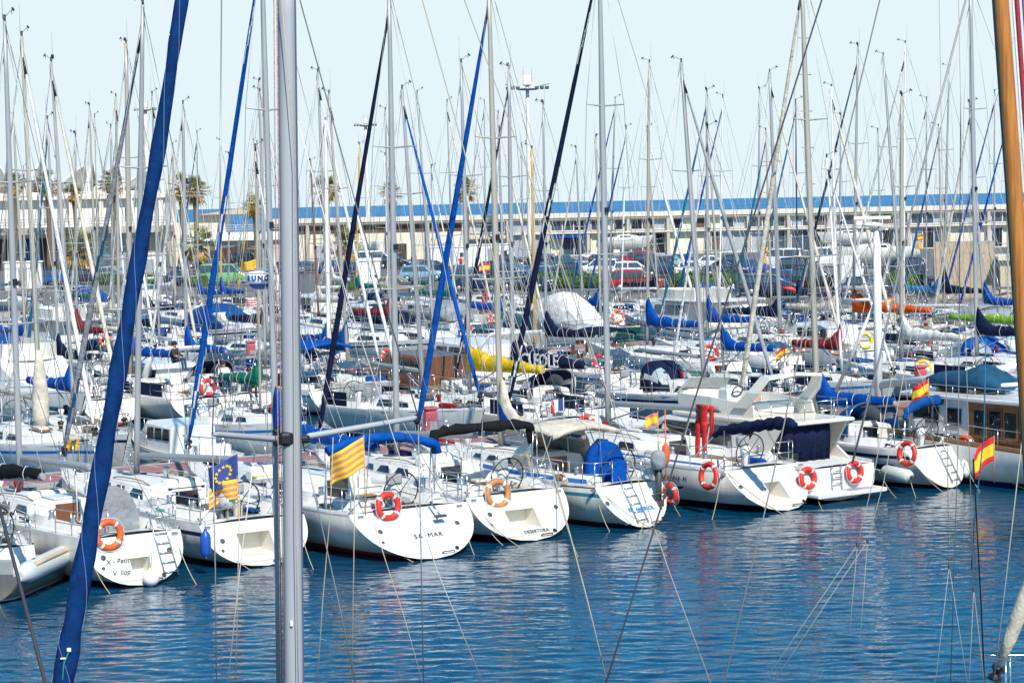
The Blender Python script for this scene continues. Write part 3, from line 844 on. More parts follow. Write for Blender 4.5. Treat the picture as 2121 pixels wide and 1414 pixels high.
# ------------------------------------------------------------------ loose things
LABELS = {}
def thing(o, label, cat, group=None):
    n = len(label.split())
    if not 4 <= n <= 16: print('LABEL LENGTH', n, label)
    if label in LABELS and not group: print('LABEL TWICE', label)
    LABELS[label] = 1
    return tag(o, label, cat, group)
def local_pt(root, px, py, axis, val):
    # the point where the sight line of a photo pixel meets a plane of a boat (0: across, 1: lengthwise, 2: level)
    Mi = (Matrix.Translation(root.location) @ Matrix.Rotation(root.rotation_euler[2], 4, 'Z')).inverted()
    o = Mi @ Vector((0, 0, CAMZ)); d = (Mi.to_3x3() @ ray(px, py)); t = (val - o[axis]) / d[axis]
    return o + d * t
def lifebuoy(root, px, py, facing, val, label, foam=redf, dia=.72, group=None, band=whitep, tilt=0.0):
    p = to_world(root, local_pt(root, px, py, 0 if facing == 'aft' else 1, val))
    a = root.rotation_euler[2]
    n = Vector((-math.cos(a), -math.sin(a), 0)) if facing == 'aft' else Vector((-math.sin(a), math.cos(a), 0)) * (1 if facing == 'port' else -1)
    n = (n + Vector((0, 0, .12))).normalized()
    R0 = dia / 2 - .075
    o = MB().torus((0, 0, 0), R0, .075, 32, 10, 0, None, bands=(1, 4, .06)).build('lifebuoy', [foam, band])
    o.location = p; o.rotation_euler = (Matrix.Rotation(0, 3, 'Z') @ rot_to(n)).to_euler()
    mb = MB(); pts = []
    for i in range(33):
        t = 2 * math.pi * i / 32; rr = R0 + .08 + .035 * abs(math.sin(2 * t)); pts.append(Vector((rr * math.cos(t), rr * math.sin(t), .02)))
    mb.tube(pts, .008, 4); mb.build('grab_line', [ropew], o)
    return thing(o, label, 'lifebuoy', group)
FLAGM = dict(r=mat('flag_red', (.62, .02, .02), .8), y=mat('flag_yellow', (.85, .56, .02), .8), b=mat('flag_blue', (.03, .06, .25), .8), w=mat('flag_white', (.8, .8, .8), .8), p=mat('flag_faded_red', (.62, .22, .14), .8), v=mat('flag_violet', (.22, .08, .28), .8), s=mat('flag_orange', (.80, .30, .02), .8))
def flag(loc, w_, h, rows, label, yaw=0., droop=.25, staff=1.2, hoist=None, name='flag', seed=0, tilt=0., cols=None):
    # waving cloth; rows = stripe colours from the top, or cols = stripe colours from the hoist
    rnd = random.Random(seed); N, K = 14, 18; mb = MB(); vs = []
    for j in range(K + 1):
        v = j / K
        for i in range(N + 1):
            t = i / N
            x = w_ * t * (1 - .1 * droop); y = .19 * w_ * math.sin(t * 7 + v * 1.6 + seed) * t ** .6
            z = -h * v - droop * w_ * t ** 1.3 + .05 * h * math.sin(t * 5 + seed)
            vs.append(Vector((x, y, z)))
    fs = []; ms = []
    keys = list(dict.fromkeys(rows or cols))
    for j in range(K):
        for i in range(N):
            fs.append((j*(N+1)+i, j*(N+1)+i+1, (j+1)*(N+1)+i+1, (j+1)*(N+1)+i))
            c = rows[min(len(rows)-1, int(j / K * len(rows)))] if rows else cols[min(len(cols)-1, int(i / N * len(cols)))]
            ms.append(keys.index(c))
    mb.add(vs, fs, 0, True); mb.m = ms
    o = mb.build(name, [FLAGM[k] for k in keys])
    md = o.modifiers.new('thickness', 'SOLIDIFY'); md.thickness = .006
    o.location = loc; o.rotation_euler = (0, tilt, yaw)
    if staff:
        MB().tube([Vector((-.015, 0, .05)), Vector((-.015, 0, -staff))], .014, 6).build('flag_staff', [ropew if staff < 1 else wood2], o)
    thing(o, label, 'flag')
    return o
def rope_line(a, b, label, sag=.1, m_=rope, r=.017, cat='mooring line', name='mooring_line', group=None):
    a, b = Vector(a), Vector(b); pts = []
    for i in range(11):
        t = i / 10; p = a + (b - a) * t; p.z -= sag * 4 * t * (1 - t); pts.append(p)
    o = MB().tube([p - a for p in pts], r, 5).build(name, [m_], None, a)
    return thing(o, label, cat, group)

# ------------------------------------------------------------------ front row, sterns to the viewer
AX = 35.0
def front(px, py, a=AX, **kw):
    return at_h(px, py, 0), R(90 + a), kw
def mast_solve(loc, rz, x1, y1, x2, y2, ztop=None):
    # mast foot station and rake from two photo points on the spar
    class Q: pass
    q = Q(); q.location = Vector(loc); q.rotation_euler = (0, 0, rz)
    A, B = local_pt(q, x1, y1, 1, 0), local_pt(q, x2, y2, 1, 0)
    k = (B.x - A.x) / (B.z - A.z); zt = B.z if ztop is None else ztop
    return A.x + k * (1.6 - A.z), k * (zt - 1.6), zt, q
def boom_solve(q, xa, ya, xb, yb):
    A, B = local_pt(q, xa, ya, 1, 0), local_pt(q, xb, yb, 1, 0)
    return A.z, A.x - B.x, (B.z - A.z) / max(.5, A.x - B.x)
FR = {}
def front_boat(key, stern, mast, boom, label, ztop=None, Lk=None, blmax=None, a=AX, jibk=None, **kw):
    loc, rz = at_h(*stern, 0), R(90 + a)
    xm, dx, zt, q = mast_solve(loc, rz, *mast, ztop=ztop)
    L = Lk or xm / .59
    kw.setdefault('transom_m', HMW((.69, .69, .67), (.69, .69, .67), (.69, .69, .67), .02))
    if not .5 < xm / L < .68:
        print('front', key, 'xm', round(xm, 2), 'L', round(L, 2)); L = xm / .59
    zb, bl, slp = boom_solve(q, *boom)
    rk = dict(jibk or {}); rk.update(zboom=zb, boom_len=max(2.5, min(bl, blmax or xm - .4)), slope=max(-.1, min(.1, slp)), ztop=zt, dx=dx)
    print('front', key, 'L %.1f xm %.2f dx %.2f zb %.2f bl %.2f top %.1f' % (L, xm, dx, zb, bl, zt))
    root, H, info = sailboat(loc, rz, L=L, xm=xm, lod=0, rigk=rk, **kw)
    thing(root, label, 'sailing boat'); FR[key] = (root, H, info)
    return root, H, info

dark = mat('dark_lettering', (.02, .025, .05), .5)
blueL = mat('blue_lettering', (.02, .25, .55), .5)
def tname(root, H, body, size, s, h, m_=dark, **k):
    text(body, size, m_, root, frame_matrix(*transom_frame(H, s, h)), **k)
def transom_bits(root, H, ladder=None, drains=True):
    if drains:
        for s, h in ((-.28 * H.B, .62), (.28 * H.B, .62)):
            o, a, b, n = transom_frame(H, s, h, .0)
            MB().lathe([(.06, 0), (.065, .02), (.03, .025)], o, 10, 0, rot_to(n)).build('vent_outlet', [dgrey], root)
        o, a, b, n = transom_frame(H, .18 * H.B, .16, .0); MB().lathe([(.05, 0), (.055, .03), (.02, .02)], o, 10, 0, rot_to(n)).build('exhaust_outlet', [black], root)
        o, a, b, n = transom_frame(H, 0, .13, .006); MB().tube([o - a * H.B * .2, o + a * H.B * .2], .006, 4).build('panel_seam', [grey], root)
        o, a, b, n = transom_frame(H, .1 * H.B, .09, .03); MB().tube([o - a * .18, o - a * .14 + n * .05, o + a * .14 + n * .05, o + a * .18], .016, 5).build('grab_handle', [dgrey], root)
        for s in (-.36, .36):
            o, a, b, n = transom_frame(H, s * H.B, .93, .02); MB().rbox(o, (.1, .16, .06), .02, 0).build('stern_cleat', [steel], root)
        o, a, b, n = transom_frame(H, -.3 * H.B, .42, .0); MB().lathe([(.035, 0), (.04, .02), (.01, .02)], o, 8, 0, rot_to(n)).build('stern_light', [dgrey], root)
    if ladder is not None:
        o, a, b, n = transom_frame(H, ladder, .0, .05); mb = MB(); l = .95 * (H.fs ** 2 + H.rake ** 2) ** .5 + .5
        lo = o + b * .15
        for k in (-.17, .17): mb.tube([lo + a * k, lo + a * k + b * (l - .15) , lo + a * k + b * (l - .05) - n * .1], .016, 5)
        for i in range(5): mb.tube([lo + a * -.17 + b * (.1 + .24 * i), lo + a * .17 + b * (.1 + .24 * i)], .014, 5)
        mb.build('boarding_ladder', [steel], root)

# 0 the boat at the far left, partly out of view
front_boat('zero', (12, 1238), (-150, 900, -168, 0), (-150, 985, 100, 985), 'white sloop with black boom cover, moored behind the grey inflatable boat', ztop=13.2, Lk=9.6, blmax=6.8,
           hull=HMW(WHITE, NAVY), seed=3, rake=.5, fs=1.05, jibk=dict(mm=alu, cover=CAN['black'], jib=None, collar=.6, cov_h=.42))
# 1 Petit Llop
r1, H1, i1 = front_boat('petit', (300, 1213), (40, 950, 8, 0), (48, 950, 190, 968), 'white sloop with grey cockpit cover and orange lifebuoy on its stern', ztop=13.4, a=36,
           B=3.0, rake=.62, fs=1.12, fb=1.3, bt=.84, wheel=False, seed=5, hull=HMW((.74, .73, .70), NAVY), stripe=None, recess=(5, 9, -.28, .2, .3), jibk=dict(mm=alu, r=.085, jib=None))
tname(r1, H1, 'S', .17, -.55, .80, shear=.2); tname(r1, H1, 'X - Petit', .17, -.52, .52, shear=.3); tname(r1, H1, 'V  llop', .17, -.5, .30, shear=.3)
transom_bits(r1, H1, ladder=.72)
# fabric cover over the wheel
def wheel_cover(root, H, u, w_, h, m_, y=0.0, name='wheel_cover', aft=.25):
    p = H.deck(u, 0, -.05); mb = MB(); rings = []
    for t in (0, .5, 1):
        ring = []
        for j in range(15):
            a = math.pi * j / 14
            ring.append(p + Vector((-aft + .34 * t, y + w_ * math.cos(a) * (1 + .02 * math.sin(j * 5)), (h * math.sin(a) ** .7) * (1 - .05 * abs(t - .5)))))
        rings.append(ring)
    mb.loft(rings, 0, True); o = mb.build(name, [m_], root); return o
wheel_cover(r1, H1, .1, .62, 1.15, CAN['grey'], y=.15)
lifebuoy(r1, 225, 1107, 'aft', H1.rake - .15, 'orange lifebuoy with red ribbon on the stern with the grey wheel cover', orange, .74)
def fender_ball(loc, r_, label, m_=whitep):
    o = MB().lathe([(.02, -r_), (r_ * .6, -r_ * .82), (r_ * .93, -r_ * .4), (r_, 0), (r_ * .93, r_ * .4), (r_ * .6, r_ * .82), (.05, r_ * 1.05), (.04, r_ * 1.25)], (0, 0, 0), 16).build('fender', [m_], None, loc)
    MB().tube([Vector((0, 0, r_ * 1.2)), Vector((.05, .05, r_ * 1.2 + .7))], .012, 5).build('fender_rope', [ropew], o)
    return thing(o, label, 'fender')
def fender(loc, label, m_=whitep, l=.6, r_=.13, tip=None):
    o = MB().lathe([(.03, -l/2 - .05), (.05, -l/2), (r_ * .8, -l/2 + .06), (r_, -l/2 + .14), (r_, l/2 - .14), (r_ * .8, l/2 - .06), (.05, l/2), (.03, l/2 + .06)], (0, 0, 0), 14).build('fender', [m_], None, loc)
    MB().lathe([(.035, -l/2 - .07), (.055, -l/2 - .04), (.06, -l/2 + .01), (.02, -l/2 + .02)], (0, 0, 0), 10).build('fender_eye', [tip or m_], o)
    MB().tube([Vector((0, 0, l/2 + .05)), Vector((0, 0, l/2 + .55))], .012, 5).build('fender_rope', [ropew], o)
    return thing(o, label, 'fender')
fender_ball(to_world(r1, local_pt(r1, 313, 1197, 0, -.12)), .19, 'round white fender hanging at the foot of the boarding ladder')
# 2 boat with the blue fender
r2, H2, i2 = front_boat('bavaria', (556, 1172), (283, 960, 290, 440), (296, 945, 492, 953), 'white sloop with blue stripe and grey boom, blue fender over its side', ztop=13.9, a=35,
           B=3.5, rake=.75, fs=1.05, fb=1.4, bt=.82, seed=4, hull=HMW((.76, .75, .72), NAVY), stripe=mat('stripe_navy', NAVY, .3), recess=(3, 8, -.35, .55, .45),
           jibk=dict(mm=alu, r=.085, jib=CAN['grey'], jib_r=.085, jib2=CAN['bluegrey'], jib_stripe=2))
o, a, b, n = side_frame(H2, .115, .26, 1); text('BAVARIA', .15, dark, r2, frame_matrix(o, a, b, n), spacing=1.1)
transom_bits(r2, H2)
fender(to_world(r2, local_pt(r2, 426, 1127, 1, H2.B / 2 + .05)), 'long royal blue fender hanging on the side of the white sloop', bluec, .62, .125, black)
# 3 SA MAR
r3, H3, i3 = front_boat('samar', (905, 1158), (571, 900, 545, 0), (590, 905, 800, 935), 'wide white sloop with red waterline stripe and white radome, named in script', ztop=16.2, a=35,
           B=4.0, rake=1.25, fs=1.12, fb=1.35, bt=.86, seed=8, hull=HMW((.70, .69, .67), (.50, .04, .015), (.02, .05, .12), .19), rail=grey, transom_m=gel, vee=2.2,
           jibk=dict(mm=alu, r=.09, jib=CAN['royal'], jib_r=.09, jib2=CAN['white'], jib_stripe=1, cover=CAN['royal'], collar=1.3, cov_h=.5, radome=(6.6, .41, 1)))
tname(r3, H3, 'SA  MAR', .2, .12, .45, shear=.12, spacing=1.15)
ro, rc = i3['radome'], i3['rc']
# radome lettering bent round the dome, facing aft
for i, ch in enumerate('RUNO'):
    az = R(98 + i * 25); nn = Vector((math.cos(az), math.sin(az), 0)); tt = Vector((-math.sin(az), math.cos(az), 0))
    text(ch, .19, bluec, ro, frame_matrix(rc + nn * .418 + Vector((0, 0, .1)), tt, Vector((0, 0, 1)), nn), bold=.012, ext=.004)
transom_bits(r3, H3)
# bimini rolled on its hoop
def hoop_roll(root, xa, za, xb, zb, w_, m_, name='rolled_bimini'):
    mb = MB(); pts = []; rs = []; rnd = random.Random(4)
    for j in range(21):
        t = j / 20; y = w_ * (1 - 2 * t); x = xa + (xb - xa) * 4 * t * (1 - t) * .0 + xa * 0
        pts.append(Vector((xa + (xb - xa) * t, y, za + (zb - za) * t + .28 * (1 - (2 * t - 1) ** 2)))); rs.append(.12 + .02 * math.sin(j * 2.1))
    pts.append(pts[-1] + Vector((0, -.02, -.22))); rs.append(.12)
    mb.tube(pts, rs, 10); o = mb.build(name, [m_], root)
    for y, z in ((w_, za), (-w_, zb)):
        MB().tube([Vector((xa + .02, y * .99, z)), Vector((xa + .25, y * 1.0, z - 1.75))], .02, 6).build('bimini_pole', [steel], o)
    return o
hoop_roll(r3, 2.5, 2.55, 2.3, 2.5, 1.55, CAN['royal'])
lifebuoy(r3, 804, 1048, 'aft', H3.rake - .2, 'bright red lifebuoy with white bands on the deck edge below the striped flag', redf, .72)
# outboard / tiller arm on the stern
MB().tube([Vector((1.1, -.55, 1.25)), Vector((.75, -.6, .95))], .03, 6).build('steering_arm', [steel], r3)
MB().box((.72, -.6, .93), (.12, .3, .06)).build('arm_bracket', [dgrey], r3)
# 4 Desertora
r4, H4, i4 = front_boat('desertora', (1112, 1120), (822, 900, 806, 0), (832, 899, 992, 902), 'white sloop with bare grey boom, rolled black awning and faded orange lifebuoy', ztop=14.6, a=35,
           B=3.7, rake=.95, fs=1.15, fb=1.42, bt=.82, seed=6, hull=HMW((.74, .73, .70), NAVY, (.02, .02, .03), .2), stripe=None, rail=grey, recess=(4, 8, -.35, .55, .35),
           jibk=dict(mm=alu, r=.09, jib=CAN['navy'], jib_r=.085))
tname(r4, H4, 'DESERTORA', .14, .12, .19)
o, a, b, n = side_frame(H4, .17, .24, 1); text('ORTEGA 33 cruiser', .15, dark, r4, frame_matrix(o, a, b, n))
o, a, b, n = side_frame(H4, .2, .45, 1); MB().add([o + a * x + b * y for x, y in ((-.7, .08), (.45, .08), (.62, -.06), (-.55, -.06))], [(0, 1, 2, 3)]).build('stripe', [dark], r4)
transom_bits(r4, H4)
bimini(r4, 2.1, 2.6, 2.75, 1.55, CAN['black'], crown=.2, zb=1.2, rolled=True, seed=4)
lifebuoy(r4, 1031, 1022, 'aft', H4.rake - .15, 'faded brown-orange lifebuoy on the rail of the sloop with black awning', orangeb, .78)
# 5 blue-striped boat
r5, H5, i5 = front_boat('ambriol', (1342, 1093), (1037, 880, 1013, 0), (1050, 885, 1218, 905), 'older white sloop with blue stripe, cream sprayhood and blue wheel cover', ztop=15.0, a=35,
           B=3.4, rake=.8, fs=1.1, fb=1.45, bt=.66, vee=2.0, seed=9, hull=HMW((.74, .73, .69), (.02, .05, .12)), rail=brown, stripe=mat('stripe_green', (.03, .22, .25), .4), hood=CAN['cream'],
           jibk=dict(mm=alub, r=.095, jib=CAN['royal'], jib_r=.10, cover=CAN['cream'], cover2=CAN['royal'], collar=1.5, cov_h=.38))
tname(r5, H5, 'EL  AMBRIOL', .15, .05, .42, blueL, bold=.006)
transom_bits(r5, H5, ladder=-.1)
# broad blue band along the coaming
for side in (1, -1):
    mb = MB(); vs = []
    for i in range(13):
        u = .06 + .42 * i / 12
        for dz in (.05, .17):
            q = H5.deck(u, .90 if dz < .1 else .89, dz); vs.append(Vector((q.x, q.y * side, q.z)))
    mb.add(vs, [(2*i, 2*i+2, 2*i+3, 2*i+1) for i in range(12)]); mb.build('coaming_stripe', [mat('stripe_blue', (.02, .17, .50), .4)], r5)
wheel_cover(r5, H5, .13, .62, 1.15, CAN['royal'], y=.2)
MB().rbox(H5.deck(.03, 0, .25) + Vector((0, .2, 0)), (.16, .5, .72), .05).build('sail_bag', [CAN['royal']], r5)
bimini(r5, 2.6, 4.1, 2.35, 1.15, CAN['cream'], crown=.2, zb=1.2, seed=3, droop=-.06)
lifebuoy(r5, 1160, 1010, 'port', H5.B / 2 * .8, 'orange lifebuoy seen edge-on at the rail beside the cream sprayhood', orangeb, .74)
lifebuoy(r5, 1389, 1022, 'star', -H5.B / 2 * .62, 'red horseshoe buoy tucked behind the stern with blue lettering', redf, .6)
def outboard(loc, rz, label, cowl=black, s=1.0, lift=0.):
    r_ = empty('outboard_motor', loc, rz)
    MB().lathe([(.10 * s, -.12 * s), (.16 * s, -.08 * s), (.18 * s, .05 * s), (.16 * s, .2 * s), (.1 * s, .27 * s), (.03 * s, .29 * s)], (0, 0, 0), 10).build('cowl', [cowl], r_)
    MB().loft([[Vector((x * a_, y * a_, z)) * s for x, y in ((-.06, -.05), (.08, -.05), (.08, .05), (-.06, .05))] for z, a_ in ((-.1, 1), (-.5, .8), (-.78, .7))]).box((0.02 * s, 0, -.84 * s), (.3 * s, .06 * s, .12 * s)).build('motor_leg', [dgrey], r_)
    MB().box((0, 0, -.62 * s), (.22 * s, .2 * s, .02 * s)).build('cavitation_plate', [dgrey], r_)
    MB().box((.12 * s, 0, -.22 * s), (.1 * s, .22 * s, .26 * s)).build('clamp', [grey], r_)
    return thing(r_, label, 'outboard motor')
p = to_world(r5, local_pt(r5, 1364, 960, 0, .35)); outboard(p, r5.rotation_euler[2], 'small outboard motor under a grey cloth on the stern rail', CAN['grey'], 1.25)
# 6 the 41
r6, H6, i6 = front_boat('fortyone', (1634, 1058), (1260, 880, 1243, 0), (1272, 836, 1502, 849), 'long white sloop with navy stripe, grey boom and navy awning frame', ztop=16.5, a=35.5,
           B=4.0, rake=1.15, fs=1.12, fb=1.5, bt=.67, seed=10, hull=HMW((.72, .71, .67), (.01, .013, .03), (.012, .015, .03), .2), rail=grey, recess=(4, 8, -.35, .25, .4),
           jibk=dict(mm=alu, r=.10, jib=CAN['navy'], jib_r=.10, jib2=CAN['white'], jib_stripe=1, wr=.011))
o, a, b, n = side_frame(H6, .2, .22, 1); text('BAVARIA 41', .17, dark, r6, frame_matrix(o, a, b, n), spacing=1.15)
o, a, b, n = side_frame(H6, .26, .40, 1)
mb = MB(); vs = []
for i in range(15):
    u = .175 + .3 * i / 14
    for d in (.385, .435): p_ = H6.pt(u + (.012 if d > .4 else 0) * (i == 0), d, 1); nrm = side_frame(H6, u, d, 1)[3]; vs.append(p_ + nrm * .012)
mb.add(vs, [(2*i, 2*i+2, 2*i+3, 2*i+1) for i in range(14)]).build('stripe', [dark], r6)
transom_bits(r6, H6)
mb = MB(); vs = []
for i in range(13):
    u = .12 + .5 * i / 12
    for dz in (.06, .12): q = H6.deck(u, .8, dz); vs.append(q)
mb.add(vs, [(2*i, 2*i+2, 2*i+3, 2*i+1) for i in range(12)]).build('deck_stripe', [mat('stripe_blue', (.02, .17, .50), .4)], r6)
# folded navy awning along its raised frame
def awning_roll(root, pts, m_, legs, name='awning'):
    rs = [.05, .10, .13, .12, .14, .12, .10][:len(pts)]
    fine = []; fr = []
    for i in range(len(pts) - 1):
        for k in range(5): fine.append(Vector(pts[i]).lerp(Vector(pts[i+1]), k / 5)); fr.append(rs[i] + (rs[i+1] - rs[i]) * k / 5 + .02 * math.sin((i * 5 + k) * 1.9))
    o = MB().tube(fine, fr, 9, flat=1.3).build(name, [m_], root)
    for l in legs: MB().tube(l, .022, 6).build('awning_pole', [steel], o)
    return o
A_ = [local_pt(r6, x, y, 1, .9) for x, y in ((1478, 902), (1500, 890), (1540, 886), (1580, 880), (1610, 876), (1640, 878), (1648, 890))]
awning_roll(r6, A_, CAN['navy'], [[local_pt(r6, 1500, 892, 1, 1.0), local_pt(r6, 1500, 990, 1, 1.35)], [local_pt(r6, 1440, 945, 1, 1.0), local_pt(r6, 1490, 890, 1, .9)]])
lifebuoy(r6, 1468, 985, 'port', H6.B / 2 * 1.0, 'red lifebuoy hanging on the lifelines above a number 41', redf, .78)
# drysuit thrown over the boom
def drysuit(root, info, t0=.86):
    g, e = info['g'], info['e']; c = g + (e - g) * t0; d = (e - g).normalized(); o = empty('drysuit', to_world(root, c), root.rotation_euler[2])
    rz = Matrix.Rotation(math.atan2(d.y, d.x), 3, 'Z'); rnd = random.Random(2)
    def drape(x0, w_, z0, z1, y0, y1, nm, m_, tap=.7, kick=0.):
        rings = []
        for i in range(9):
            t = i / 8; z = z0 + (z1 - z0) * t; ww = w_ * (1 - (1 - tap) * t) * (1 + .08 * math.sin(i * 2.3)); th = .05 + .012 * math.sin(i * 1.7)
            cx = x0 + kick * t * t; cy = y0 + (y1 - y0) * t
            rings.append([Vector((cx + ww * ca, cy + th * sa, z)) for ca, sa in ((math.cos(k * math.pi / 4), math.sin(k * math.pi / 4)) for k in range(8))])
        MB().loft(rings).build(nm, [m_], o)
    drape(.0, .27, .13, -.35, .12, .15, 'suit_body', redc, .9)
    drape(.14, .125, -.33, -1.55, .15, .2, 'suit_leg', redc, .55, .03); drape(-.13, .125, -.33, -1.6, .15, .2, 'suit_leg', redc, .55, -.06)
    drape(-.42, .10, .12, -.75, .12, .16, 'suit_sleeve', redc, .6, -.05)
    drape(.02, .07, .14, -.28, .19, .21, 'suit_zip', black, .9)
    thing(o, 'red drysuit draped over the end of the grey boom', 'drysuit')
drysuit(r6, i6)
def danbuoy(loc, label):
    r_ = empty('danbuoy', loc)
    MB().lathe([(.02, -.35), (.09, -.2), (.11, 0), (.09, .2), (.02, .3)], (0, 0, 0), 12).build('float', [orange], r_)
    MB().tube([Vector((0, 0, -1.3)), Vector((0, 0, 1.2))], .018, 5).build('buoy_pole', [orange], r_)
    thing(r_, label, 'danbuoy')
danbuoy(to_world(r5, local_pt(r5, 1379, 940, 0, .6)), 'orange danbuoy pole standing behind the cloth-covered outboard motor')
# ------------------------------------------------------------------ front row, the other craft
def simple_deck(H, root, m_, z=0.0, sole=None):
    mb = MB(); rings = []
    for u in US:
        half = [H.deck(u, yf, dz) for yf, dz in ((0, .06), (.5, .05), (.9, .0), (.95, 0), (.955, .09), (.998, .09), (1.0, -.01))]
        rings.append(half[::-1] + [Vector((q.x, -q.y, q.z)) for q in half[1:]])
    mb.loft(rings, 0, False, False, False); mb.f = [f[::-1] for f in mb.f]
    return mb.build('deck', [m_], root)
def slab(outline, z0, z1, bev=.06):
    # a plate with a softened edge from a plan outline
    mb = MB(); c = sum((Vector((x, y, 0)) for x, y in outline), Vector()) / len(outline)
    def ring(k, z): return [Vector((c.x + (x - c.x) * k, c.y + (y - c.y) * k, z)) for x, y in outline]
    return mb.loft([ring(.985, z0), ring(1, z0 + (z1 - z0) * .3), ring(1, z0 + (z1 - z0) * .75), ring(.985, z1)], 0, True, False)
def plan(x0, x1, w0, w1, nose=.0, n=8):
    pts = [(x0, -w0), (x0 + .15, -w0 - .02)]
    right_ = [(x0, -w0), ((x0 + x1) / 2, -max(w0, w1)), (x1, -w1)]
    front_ = [(x1 + nose * math.sin(math.pi * i / n), -w1 + 2 * w1 * i / n) for i in range(1, n)] if nose else []
    return right_ + front_ + [(x1, w1), ((x0 + x1) / 2, max(w0, w1)), (x0, w0)]
def panel(pts, th=.05, axis=(0, 1, 0)):
    # flat polygon with thickness along an axis
    a = Vector(axis) * th / 2; n = len(pts); mb = MB(); P = [Vector(p) for p in pts]
    vs = [p - a for p in P] + [p + a for p in P]
    return mb.add(vs, [list(range(n))[::-1], list(range(n, 2 * n))] + [(i, (i + 1) % n, n + (i + 1) % n, n + i) for i in range(n)])

def motor_yacht(loc, rz, L, B, label, s=1.0):
    root = empty('motor_yacht', loc, rz)
    H = Hull(L, B, 1.05, 1.75, .06, .95, bowrake=1.4, vee=5, draft=.5)
    build_hull(H, root, HMW((.78, .77, .74), (.01, .015, .04), (.015, .02, .05), .17), grey, None, gel)
    simple_deck(H, root, deckm)
    W = B / 2
    slab([(-.5, -W * .93), (.06, -W * .95), (.06, W * .95), (-.5, W * .93)], .22, .34).build('swim_platform', [deckm], root)
    MB().box((-.24, -.5, .347), (.34, 1.0, .012)).build('platform_grating', [grey], root)
    # cabin with raked windscreen
    rings = []
    for x, w_, zt in ((2.9, .86, 2.28), (3.2, .87, 2.30), (5.0, .87, 2.3), (6.6, .82, 2.24), (8.4, .66, 1.62), (8.9, .6, 1.5)):
        zb = H.zs(x / L)
        rings.append([Vector((x, -W * w_, zb)), Vector((x, -W * w_ * .93, zt - .12)), Vector((x, -W * w_ * .88, zt)), Vector((x, W * w_ * .88, zt)), Vector((x, W * w_ * .93, zt - .12)), Vector((x, W * w_, zb))])
    MB().loft(rings, 0, True, False).build('cabin', [gel], root)
    for sd_ in (1, -1):
        for x0, x1, x2, x3 in ((3.35, 4.25, 4.35, 3.3), (4.35, 5.25, 5.45, 4.45), (5.35, 6.5, 7.4, 5.55)):
            zl = 1.48; zh = 2.12
            def yy(x, z): return sd_ * (W * (.872 - .00 * x) * (1 - .075 * (z - 1.15)) * (1 if x < 5.2 else 1 - .055 * (x - 5.2)) + .012)
            pts = [(x0, yy(x0, zh), zh), (x1, yy(x1, zh), zh), (x2, yy(x2, zl), zl), (x3, yy(x3, zl), zl)]
            panel(pts, .03).build('cabin_window', [glass], root)
    MB().box((2.88, 0, 1.62), (.04, B * .78, 1.15)).build('saloon_door', [glass], root)
    for y in (-.55, .05, .6): MB().box((2.85, y, 1.62), (.03, .05, 1.15)).build('door_frame', [steel], root)
    # flybridge
    slab(plan(.75, 6.2, W * .9, W * .74, .7), 2.3, 2.43).build('flybridge_deck', [gelc], root)
    pl = plan(2.3, 6.0, W * .84, W * .66, .8)[0:]
    mb = MB(); vs = []
    for (x, y) in pl: vs += [Vector((x, y, 2.43)), Vector((x + .1, y * .97, 3.0 if x > 2.6 else 2.85))]
    n = len(pl); mb.add(vs, [(2*i, 2*i+2, 2*i+3, 2*i+1) for i in range(n - 1)])
    o = mb.build('flybridge_coaming', [gelc], root); md = o.modifiers.new('thickness', 'SOLIDIFY'); md.thickness = .07
    mb = MB(); vs = []
    for (x, y) in pl[2:-2]: vs += [Vector((x + .1, y * .97, 3.0)), Vector((x - .35, y * .86, 3.42))]
    n = len(vs) // 2; mb.add(vs, [(2*i, 2*i+2, 2*i+3, 2*i+1) for i in range(n - 1)]); mb.build('windscreen', [clear], root)
    # radar arch
    mb = MB(); P = [(2.9, W * .84, 2.75), (2.35, W * .83, 3.25), (2.0, W * .72, 3.72), (1.95, 0, 3.8), (2.0, -W * .72, 3.72), (2.35, -W * .83, 3.25), (2.9, -W * .84, 2.75)]
    rings = []
    for i, (x, y, z) in enumerate(P):
        k = (.62, .45, .34, .32, .34, .45, .62)[i]; t = .05
        nx = Vector((0, t if abs(y) > W * .8 else t * .4, 0 if abs(y) > W * .8 else t))
        rings.append([Vector((x - k / 2, y, z)) + nx, Vector((x + k / 2, y, z)) + nx, Vector((x + k / 2, y, z)) - nx, Vector((x - k / 2, y, z)) - nx])
    MB().loft(rings, 0, True, False).build('radar_arch', [gelc], root)
    MB().lathe([(.1, 0), (.14, .05), (.13, .14), (.05, .2)], (2.0, .2, 3.83), 12).build('antenna_dome', [whitep], root)
    for sd_ in (1, -1):
        tubes('fly_rail', [[Vector((2.2, sd_ * W * .82, z)), Vector((.95, sd_ * W * .82, z)), Vector((.85, sd_ * W * .7, z)), Vector((.85, 0, z))] for z in (2.7, 3.0)] + [[Vector((x, sd_ * y, 2.43)), Vector((x, sd_ * y, 3.0))] for x, y in ((.95, W * .82), (1.6, W * .82), (.85, W * .4))], steel, root, .016)
        panel([(1.0, sd_ * W * .88, 2.32), (2.0, sd_ * W * .88, 2.32), (2.9, sd_ * W * .9, 1.1), (1.0, sd_ * W * .93, 1.1), (1.55, sd_ * W * .91, 1.5)], .07).build('side_wing', [gelc], root)
    MB().rbox((4.4, .3, 2.85), (.5, .6, .8), .08).build('helm_console', [gel], root)
    MB().torus((4.05, .3, 3.15), .19, .018, 18, 6, 0, Matrix.Rotation(R(65), 3, 'Y')).build('helm_wheel', [black], root)
    MB().rbox((3.0, 0, 2.66), (.5, 1.6, .45), .06).build('bench', [gelc], root)
